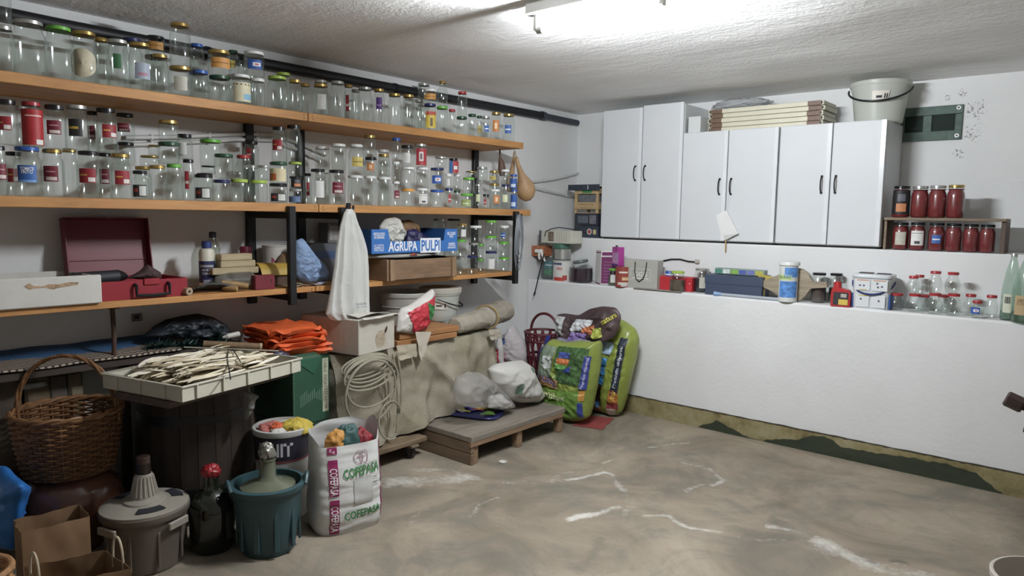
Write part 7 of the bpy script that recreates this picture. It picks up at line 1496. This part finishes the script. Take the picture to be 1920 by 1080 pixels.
c = at(625 - 200 + 0, 651, Z=.86); p0, p1 = at(345, 651, Z=.85), at(522, 658, Z=.85); o = thing('thin_cane', 'thin pale cane lying across the heap of husks', 'stick', tuple(p0)); MB().tube([(0, 0, .0), tuple(p1 - p0)], .0035, 7).build('cane', plain('#a8a294', .6), o)
o = thing('green_twist_tie', 'dark green twig hanging over the tray edge', 'twig', tuple(at(428, 655, Z=.85))); b0 = at(428, 655, Z=.85)
MB().tube([tuple(at(a_, b_, Z=.85 - .0007 * (b_ - 655)) - b0) for a_, b_ in ((428, 655), (426, 675), (430, 695), (432, 711))], .003, 6).build('stem', plain('#26352c', .6), o); MB().tube([tuple(at(a_, b_, Z=.85 - .0007 * (b_ - 655)) - b0) for a_, b_ in ((436, 655), (445, 668), (451, 679))], .0025, 6).build('stem', plain('#26352c', .6), o)
puff_thing('knotted_plastic', 'greyish knotted plastic bag hanging beside the barrel', 'bag', [(456, 732), (470, 735), (485, 742), (478, 752), (472, 770), (462, 788), (458, 770)], film('#8f9088', .25, .3, .4), .03, X=-3.08, amp=.012)
# ------------------------------------------------------------------ green cartons and orange bags
gx = -3.30; g0, g1 = at(549, 720, X=gx).y, at(619, 720, X=gx).y - .004; ztg = at(585, 662, X=gx).z; zbg = at(585, 792, X=gx).z
GC = plain('#1f4a34', .55, .1); o = thing('green_carton', 'lower dark green carton on the floor behind the paint bucket', 'box', (gx - .2, (g0 + g1) / 2, 0), pi / 2); MB().box((0, 0, zbg / 2), (g1 - g0 - .005, .39, zbg - .001), .003).build('carton', plain('#1a3a2a', .6, .12), o); MB().box((.03, -.1955, zbg - .05), (.12, .001, .035), 0).build('white_sticker', plain('#a8a69e', .6), o)
o = thing('green_carton', 'upper green carton with pale side lettering under the orange bags', 'box', (gx - .2, (g0 + g1) / 2, zbg), pi / 2); wG, hG2 = g1 - g0, ztg - zbg
MB().box((0, 0, hG2 / 2), (wG, .4, hG2), .003).build('carton', GC, o)
m = MB(); fn = lambda x, z: (x, -.2008, z); mats = [plain('#b4b59c', .6, .15), INK, plain('#7d9a84', .6)]
put_patch(m, wG * .3, wG * .46, hG2 * .12, hG2 * .9, fn, 1, 1); m.cur = 1; put_text(m, 'CABLE  DESATASCADOR', wG * .38, hG2 * .52, .018, lambda x, z: (x, -.2014, z), .0, w=hG2 * .72, rot=-pi / 2); m.cur = 2
for k in range(16): put_patch(m, -wG * .3 + .012 * k, -wG * .3 + .012 * k + .0025, hG2 * (.35 - .015 * abs(k - 7)), hG2 * (.42 + .02 * ((k * 5) % 4)), fn, 1, 1)
for k in range(26): put_patch(m, -wG * .485, -wG * .465, hG2 * (.03 + .036 * k), hG2 * (.038 + .036 * k), fn, 1, 1)
for k in range(20): put_patch(m, -wG * .45 + wG * .036 * k, -wG * .44 + wG * .036 * k, hG2 * .93, hG2 * .975, fn, 1, 1)
m.build('print', mats, o, fix=False)
fl = MB().prism([(-wG * .46, hG2 * .93), (wG * .05, hG2 * .7), (wG * .3, hG2 * .93)], .003, M=T(0, -.202, 0)).build('folded_flap', plain('#235540', .55, .1), o)
zo = ztg
for k in range(6):
    o = thing('orange_bag', ['lowest', 'second lowest', 'third lowest', 'fourth', 'second topmost', 'topmost'][k] + ' orange bag of the folded stack on the green carton', 'bag', (gx - .17, (g0 + g1) / 2 - .03 - .006 * k, zo + .001 + k * .024), pi / 2 - .15 + .13 * ((k * 2) % 3), 'folded orange bags'); ww = .2 - .006 * k
    MB().surf(lambda u, v: ((ww + .035 * nz(2 * cos(2 * pi * u), 2 * sin(2 * pi * u), k)) * math.copysign(abs(cos(2 * pi * u)) ** .38, cos(2 * pi * u)) * sin(pi * v) ** .35, (.175 + .05 * nz(2 * cos(2 * pi * u), 2 * sin(2 * pi * u), k + 3.3)) * math.copysign(abs(sin(2 * pi * u)) ** .38, sin(2 * pi * u)) * sin(pi * v) ** .35, .012 - .0115 * cos(pi * v) + (-.035 * sin(pi * v) ** 2 * max(0, cos(2 * pi * u) - .2) + .034 * nz(2.2 * cos(2 * pi * u) * sin(pi * v), 2.2 * sin(2 * pi * u) * sin(pi * v), 4) + .012 * rdg(3 * cos(2 * pi * u) * sin(pi * v), 3 * sin(2 * pi * u) * sin(pi * v), k) - .006) * sin(pi * v)), 72, 14, closeu=True).build('fabric', plain('#d65a1a', .55, .15), o)
# ------------------------------------------------------------------ bench along the wall with mat and garland
ZB = .79; bf = -3.58
o = thing('low_bench', 'dark low bench board along the wall under the lowest shelf', 'bench', ((XL + bf) / 2, 1.05, 0)); BK = wood('#2f2620', '#43372e', 1)
MB().box((0, 0, ZB - .0175), (bf - XL - .004, 1.8, .035), .003).build('board', BK, o)
for y in (-.85, .33, .85): MB().box((.0, y, (ZB - .035) / 2), (.04, .04, ZB - .035), .003).build('leg', BK, o)
def mat_mat():
    m, nt, out = newmat('wave_print_cloth'); b = N(nt, 'BsdfPrincipled', i_Roughness=.8); nt.links.new(b.outputs[0], out.inputs[0]); tc = N(nt, 'TexCoord'); sp = N(nt, 'SeparateXYZ'); nt.links.new(tc.outputs['Object'], sp.inputs[0])
    s1 = N(nt, 'Math', operation='MULTIPLY'); s1.inputs[1].default_value = 230; nt.links.new(sp.outputs[0], s1.inputs[0]); s2 = N(nt, 'Math', operation='SINE'); nt.links.new(s1.outputs[0], s2.inputs[0])
    a = N(nt, 'Math', operation='MULTIPLY_ADD'); a.inputs[1].default_value = 1.1; nt.links.new(s2.outputs[0], a.inputs[0]); y = N(nt, 'Math', operation='MULTIPLY'); y.inputs[1].default_value = 380; nt.links.new(sp.outputs[1], y.inputs[0]); nt.links.new(y.outputs[0], a.inputs[2])
    s3 = N(nt, 'Math', operation='SINE'); nt.links.new(a.outputs[0], s3.inputs[0]); f = ramp(nt, s3.outputs[0], [(.35, (0, 0, 0)), (.6, (1, 1, 1))])
    blue = mixc(nt, f, lin('#1f3f66'), lin('#4a7fae')); tan = mixc(nt, f, lin('#3a3230'), lin('#b0a08c'))
    n = N(nt, 'TexNoise', i_Scale=5.0); nt.links.new(tc.outputs['Object'], n.inputs['Vector'])
    z = N(nt, 'Math', operation='MULTIPLY_ADD'); z.inputs[1].default_value = .12; nt.links.new(n.outputs[0], z.inputs[0]); nt.links.new(sp.outputs[1], z.inputs[2]); g = N(nt, 'Math', operation='GREATER_THAN'); g.inputs[1].default_value = .03; nt.links.new(z.outputs[0], g.inputs[0])
    nt.links.new(mixc(nt, g.outputs[0], tan, blue), b.inputs['Base Color']); return m
o = thing('wave_print_mat', 'blue and tan wave-patterned cloth mat spread on the low bench', 'mat', ((XL + bf) / 2, 1.0, ZB), pi / 2); dM = bf - XL
MB().sheet(lambda u, v: (-.75 + 1.36 * u, -dM / 2 - .012 + (dM - .01) * v, .016 + .008 * nz(u * 8, v * 3) + .05 * v), 70, 20, .008).build('cloth', mat_mat(), o)
q = at(233, 575, X=-3.45); o = thing('rusty_rod', 'upright rusty iron rod between the lowest shelf and the bench', 'rod', (bf - .012, q.y, ZB + .02)); MB().tube([(0, 0, 0), (.003, .002, .12), (0, 0, Z3 - .047 - ZB - .02)], .011, 10).build('rod', plain('#4a3428', .7, .3, 40), o)
MB().box((0, 0, Z3 - .05 - ZB - .02), (.05, .05, .006), .001).build('foot_plate', plain('#4a3428', .7, .3), o)
q = at(256, 600, X=XL); o = thing('wall_box', 'small broken socket box on the wall above the bench', 'socket', (XL, q.y, q.z), pi / 2); MB().box((0, -.008, .015), (.05, .014, .04), .003).build('plate', plain('#7a7068', .7), o); MB().box((-.004, -.016, .018), (.022, .003, .02), .001).build('hole', INK, o)
puff_thing('dark_bag', 'dark blue-black bag with a strap lying on the bench behind the husks', 'bag', [(268, 652), (290, 632), (312, 620), (345, 612), (372, 608), (400, 614), (425, 628), (440, 650), (430, 660)], plain('#1d242c', .5, .2), .07, X=-3.66, amp=.02, zbase=ZB + .002)
c = at(305, 620, X=-3.62); o = thing('bag_strap', 'black strap loop arching over the dark bag', 'strap', (c.x, c.y, ZB + .05)); MB().tube([tuple(Vector((.0, at(a_, b_, X=-3.62).y - c.y, at(a_, b_, X=-3.62).z - ZB - .05))) for a_, b_ in ((300, 628), (312, 612), (325, 604), (335, 606), (340, 616))], .006, 8).build('strap', INK, o)
random.seed(5); m = MB(); cc = at(360, 640, X=-3.6); path = [at(a_, b_, X=-3.56 - .05 * abs(sin(a_))) for a_, b_ in ((275, 655), (300, 648), (325, 652), (350, 645), (375, 648), (400, 640), (412, 625), (405, 640), (430, 648), (450, 652))]
for k in range(1000):
    t = random.random() * (len(path) - 1.001); i = int(t); p = path[i].lerp(path[i + 1], t - i) - cc; d = Vector((random.gauss(0, 1), random.gauss(0, 1), random.gauss(0, 1))).normalized() * random.uniform(.03, .07); s_ = d.cross(Vector((.3, .5, .8))).normalized() * .0035
    m.add([tuple(p - s_), tuple(p + s_), tuple(p + d)], [(0, 1, 2)])
gl = m.build('tinsel_garland', plain('#1f3d38', .3, .3), None, loc=tuple(cc), fix=False, smooth=False); gl['kind'] = 'stuff'; tag(gl, 'dark green tinsel garland heaped on the bench behind the tray', 'garland')
p0, p1 = at(455, 649, X=-3.34), at(487, 650, X=-3.3); o = thing('wooden_handle_stick', 'round wooden tool handle with pale end behind the husks', 'stick', tuple(p1)); MB().tube([tuple((p0 - p1) * 3 + Vector((-.04, 0, 0))), (0, 0, 0)], .018, 14).build('stick', wood('#6a543c', '#8a7050', 1), o); MB().tube([(0, 0, 0), tuple((p1 - p0).normalized() * .012)], .019, 14).build('pale_end', plain('#a59272', .6), o)
p0, p1 = at(425, 631, X=-3.42), at(448, 626, X=-3.42); o = thing('white_tube', 'small white tube with clear cap lying behind the tray', 'tube', tuple(p0)); MB().tube([(0, 0, 0), tuple(p1 - p0)], .014, 12).build('tube', plain('#b5b2aa', .5), o); MB().tube([tuple((p0 - p1) * .35), (0, 0, 0)], [.006, .011], 10).build('cap', plain('#8d8c88', .4), o)
p0, p1 = at(283, 617, X=-3.66), at(312, 631, X=-3.64); o = thing('pink_cane', 'pinkish curved cane end sticking up from the dark bag', 'cane', tuple(p1)); MB().tube([tuple(p0 - p1 + Vector((0, -.01, -.02))), tuple(p0 - p1), tuple((p0 - p1) * .6), (0, 0, 0)], .007, 8).build('grip', plain('#8d5a4e', .5), o)
puff_thing('purple_packet', 'small dark purple packet beside the orange bags', 'packet', [(510, 660), (512, 648), (528, 646), (542, 652), (545, 662)], plain('#2c2540', .4, .3), .02, X=-3.24, zbase=ztg + .001)
# parcels stored under the bench
for i, (x0, x1, yt, yb, X, z, col, lb) in enumerate(((-15, 45, 700, 760, -3.7, .48, '#5f5346', 'brown wrapped parcel under the bench at the left edge'), (48, 100, 705, 755, -3.7, .48, '#6b5a44', 'brown carton parcel under the bench behind the basket handle'), (92, 132, 702, 745, -3.7, .5, '#575049', 'greyish plastic-wrapped parcel under the bench'), (130, 160, 697, 735, -3.7, .52, '#7a7058', 'cream carton end under the bench beside the tray'))):
    a_, b_ = at(x0, yb, X=X), at(x1, yb, X=X); zt_ = min(at((x0 + x1) / 2, yt, X=X).z, ZB - .04); zb_ = a_.z * .5 + b_.z * .5
    o = thing('stored_parcel', lb, 'parcel', (X - .068, (a_.y + b_.y) / 2, 0), pi / 2, 'parcels under the bench'); MB().box((0, 0, zt_ / 2 + zb_ * .25), (b_.y - a_.y - .006, .12, zt_ - zb_ * .5), .012).build('parcel', plain(col, .7, .25, 14), o); MB().box((0, 0, zb_ * .25), (b_.y - a_.y - .02, .11, zb_ * .5), .004).build('support_box', plain('#3c342c', .8), o)
for i, (x0, y0_, x1) in enumerate(((46, 727, 62), (64, 725, 80))): 
    p = at((x0 + x1) / 2, y0_, X=-3.36); o = thing('white_scrap', ['left', 'right'][i] + ' of two white plastic scraps in front of the parcels', 'scrap', (-3.69, at((x0 + x1) / 2, y0_, X=-3.69).y, at(60, 728, X=-3.69).z)); crumple('scrap', plain('#a9aaa6', .5, .1), o, .02, .035, .025, .3, 3, i)
# ------------------------------------------------------------------ wicker basket on the clay jar
cW = (-3.465, 1.05, .352); o = thing('wicker_basket', 'brown wicker basket with tall hoop handle standing on the clay jar', 'basket', cW, .0); WK = plain('#684427', .55, .3, 40); WKL = plain('#7c5632', .5, .3, 40)
r0_, r1_, hW = .17, .212, .27; nst = 30
def wr(z): return r0_ + (r1_ - r0_) * (z / hW) ** .8
for k in range(nst):
    a_ = 2 * pi * k / nst; MB().tube([(wr(z) * cos(a_), wr(z) * sin(a_), z) for z in (0, hW * .33, hW * .66, hW)], .005, 6).build('stake', WK, o)
for j in range(22):
    z = .006 + (hW - .02) * j / 21; sg = 1 if j % 2 else -1
    MB().tube([((wr(z) + sg * .0075 * cos(pi * t / 2 * 1.0)) * cos(2 * pi * t / (nst * 2)), (wr(z) + sg * .0075 * cos(pi * t / 2)) * sin(2 * pi * t / (nst * 2)), z + .001 * sin(t)) for t in range(nst * 2)], .0052, 5, closed=True).build('weaver', WKL if j % 3 else WK, o)
for p_ in (0, pi): MB().tube([((r1_ + .006 * cos(9 * 2 * pi * t / 120 + p_)) * cos(2 * pi * t / 120), (r1_ + .006 * cos(9 * 2 * pi * t / 120 + p_)) * sin(2 * pi * t / 120), hW + .007 * sin(9 * 2 * pi * t / 120 + p_)) for t in range(120)], .009, 6, closed=True).build('rim_braid', WKL, o)
ha = math.atan2(.75, .66)
for p_ in (0, 2.1, 4.2): MB().tube([((r1_ - .005) * cos(pi * t / 40) * cos(ha) + .007 * cos(t * .5 + p_), (r1_ - .005) * cos(pi * t / 40) * sin(ha) + .007 * sin(t * .5 + p_), hW - .06 + (.3) * sin(pi * t / 40) ** .8 + .004 * cos(t * .5 + p_)) for t in range(41)], .0065, 6).build('handle_cane', WKL, o)
MB().lathe([(0, .004), (r0_, .004), (r0_, 0), (0, 0)], 28).build('bottom', WK, o)
MB().surf(lambda u, v: (.16 * v * cos(2 * pi * u), .16 * v * sin(2 * pi * u), hW * .62 + .03 * nz(3 * v * cos(2 * pi * u), 3 * v * sin(2 * pi * u))), 28, 5, closeu=True).build('contents', plain('#3a332e', .8, .4, 20), o)
o = thing('clay_jar', 'large glossy brown clay jar beneath the wicker basket', 'jar', (-3.465, 1.05, 0)); MB().lathe([(.12, 0), (.15, .03), (.2, .14), (.208, .21), (.19, .28), (.15, .325), (.13, .335), (.135, .35), (.11, .35), (.1, .32)], 40).build('clay_body', plain('#6a4535', .22, .2, 8, coat=.3), o)
# ------------------------------------------------------------------ paper bags, blue bag and wicker rim in the left foreground
KR = plain('#7d5f40', .75, .1, 10)
def paper_bag(label, corners, zr, handles, nm='paper_bag'):
    """corners: rim back-left, back-right, front-right, front-left (world xy)"""
    cx = sum(c_[0] for c_ in corners) / 4; cy = sum(c_[1] for c_ in corners) / 4; o = thing(nm, label, 'bag', (cx, cy, 0), 0, None)
    for k in range(4):
        a_, b_ = Vector((*corners[k], 0)), Vector((*corners[(k + 1) % 4], 0)); nn = Vector((-(b_ - a_).y, (b_ - a_).x, 0)).normalized()
        MB().sheet(lambda u, v: (lambda p, w_: (p.x - cx + nn.x * w_, p.y - cy + nn.y * w_, max(.001, v * zr * (1 + .02 * nz(u * 4, k)))))(a_.lerp(b_, u), .012 * nz(u * 3 + k, v * 3) * sin(pi * u) + .006 * nz(u * 9, v * 9, k) * sin(pi * u)), 12, 14, .001, nrm=tuple(nn)).build('side_panel', KR, o)
    MB().box((0, 0, .003), (.1, .1, .004), 0).build('base_panel', KR, o)
    for k in handles:
        a_, b_ = Vector((*corners[k], zr)), Vector((*corners[(k + 1) % 4], zr)); d = b_ - a_
        MB().tube([tuple(a_.lerp(b_, .5 + .2 * cos(pi * t / 14)) - Vector((cx, cy, 0)) + Vector((0, 0, -.04 + .12 * sin(pi * t / 14) ** .6))) for t in range(15)], .004, 7).build('cord_handle', plain('#b5a58c', .7), o)
    return o
pb = [at(x, y, Z=.30) for x, y in ((45, 1062), (198, 1032), (246, 1066))]; f4 = pb[0] + (pb[2] - pb[1])
o = paper_bag('front brown paper carrier bag with cord handles at the bottom edge', [(pb[0].x, pb[0].y), (pb[1].x, pb[1].y), (pb[2].x, pb[2].y), (f4.x, f4.y)], .30, (1, 3))
cj = (pb[0] + pb[2]) / 2; oj = thing('jar_in_bag', 'dark lidded jar inside the front paper bag', 'jar', (cj.x, cj.y, .006)); jar_parts(oj, 's', .05, .2, 'black', None, 0)
pa_ = [at(x, y, Z=.34) for x, y in ((72, 965), (172, 955), (178, 1000))]; d_ = (pa_[1] - pa_[0]).normalized(); 
A0, A1 = at(40, 1000, Z=.33), at(168, 968, Z=.33); dd = Vector((-(A1 - A0).y, (A1 - A0).x, 0)).normalized() * .15
o = paper_bag('rear brown paper bag behind the front one, gaping open', [((A0 + dd).x, (A0 + dd).y), ((A1 + dd).x, (A1 + dd).y), (A1.x, A1.y), (A0.x, A0.y)], .33, ())
cj = (A0 + A1 + dd) / 2; oj = thing('jar_in_bag', 'wide dark lidded jar inside the rear paper bag', 'jar', (cj.x, cj.y, .006)); jar_parts(oj, 'w', .055, .27, 'silver', None, 0)
puff_thing('blue_bag', 'bright blue plastic bag cut by the left edge of the photo', 'bag', [(-45, 1066), (-45, 960), (-10, 926), (10, 930), (28, 955), (42, 965), (45, 975), (38, 1000), (36, 1040), (30, 1088)], plain('#1f6cb8', .35, .08), .06, Y=.76, amp=.02, fq=9, zbase=0)
ck = at(-62, 1105, Z=.22); o = thing('small_wicker_basket', 'tan wicker basket corner at the bottom left edge of the photo', 'basket', (ck.x, ck.y, 0)); WT = plain('#a5794e', .55, .25, 40)
for k in range(20): a_ = 2 * pi * k / 20; MB().tube([(.1 * cos(a_), .1 * sin(a_), 0), (.125 * cos(a_), .125 * sin(a_), .27)], .005, 6).build('stake', WT, o)
for j in range(18): z = .008 + .255 * j / 17; rr_ = .1 + .025 * z / .27; MB().tube([((rr_ + (1 if j % 2 else -1) * .007 * cos(pi * t / 2)) * cos(2 * pi * t / 40), (rr_ + (1 if j % 2 else -1) * .007 * cos(pi * t / 2)) * sin(2 * pi * t / 40), z) for t in range(40)], .006, 6, closed=True).build('weaver', WT, o)
MB().tube([(.127 * cos(2 * pi * t / 30), .127 * sin(2 * pi * t / 30), .275) for t in range(30)], .011, 8, closed=True).build('rim', WT, o)
# ------------------------------------------------------------------ right edge: white bucket and threaded fitting
cb = at(1928, 1062, Z=.34); o = thing('white_bucket', 'open white plastic bucket at the bottom right corner of the photo', 'bucket', (cb.x + .07, cb.y - .06, 0)); bucket(o, .13, .165, .34, plain('#b9b2a8', .45, .05)); bail(o, .168, .31, .12, plain('#8d8d8d', .4), 2.2, .003)
cv = at(1903, 754, Y=3.0); o = thing('pipe_fitting', 'dark metal pipe end with a hexagonal nut and tap at the right edge', 'valve', (cv.x, cv.y, cv.z)); DM = plain('#2a2224', .45, .2, metal=.4); dv = Vector((.9, 0, -.34)).normalized()
MB().tube([tuple(dv * -.03), tuple(dv * -.024), tuple(dv * .022), tuple(dv * .028)], [.023, .028, .028, .024], 6).build('hex_nut', plain('#3a2a28', .5, .2), o, angle=20)
MB().tube([tuple(dv * .025), tuple(dv * .5)], .015, 12).build('pipe', DM, o); MB().tube([tuple(dv * .06 + Vector((0, 0, -.005))), tuple(dv * .05 + Vector((0, -.0, -.05))), tuple(dv * .045 + Vector((0, 0, -.085)))], [.012, .014, .013], 12).build('tap_lever', DM, o)
e_ = dv * .5; MB().tube([tuple(e_ + Vector((0, 0, .15))), (e_.x, e_.y, -cv.z)], .022, 12).build('stand_pipe', DM, o); MB().lathe([(.12, 0), (.12, .015), (.03, .03)], 24, c=(e_.x, e_.y, -cv.z)).build('stand_foot', DM, o)
# small ring lying on the floor
cf = at(943, 867, Z=0); o = thing('bottle_cap', 'small white ring cap lying on the floor in front of the platform', 'cap', tuple(cf)); MB().lathe([(.022, .0), (.026, .003), (.026, .007), (.02, .008), (.014, .004), (.006, .006), (0, .006)], 22).build('cap', plain('#c4c0b8', .5), o)
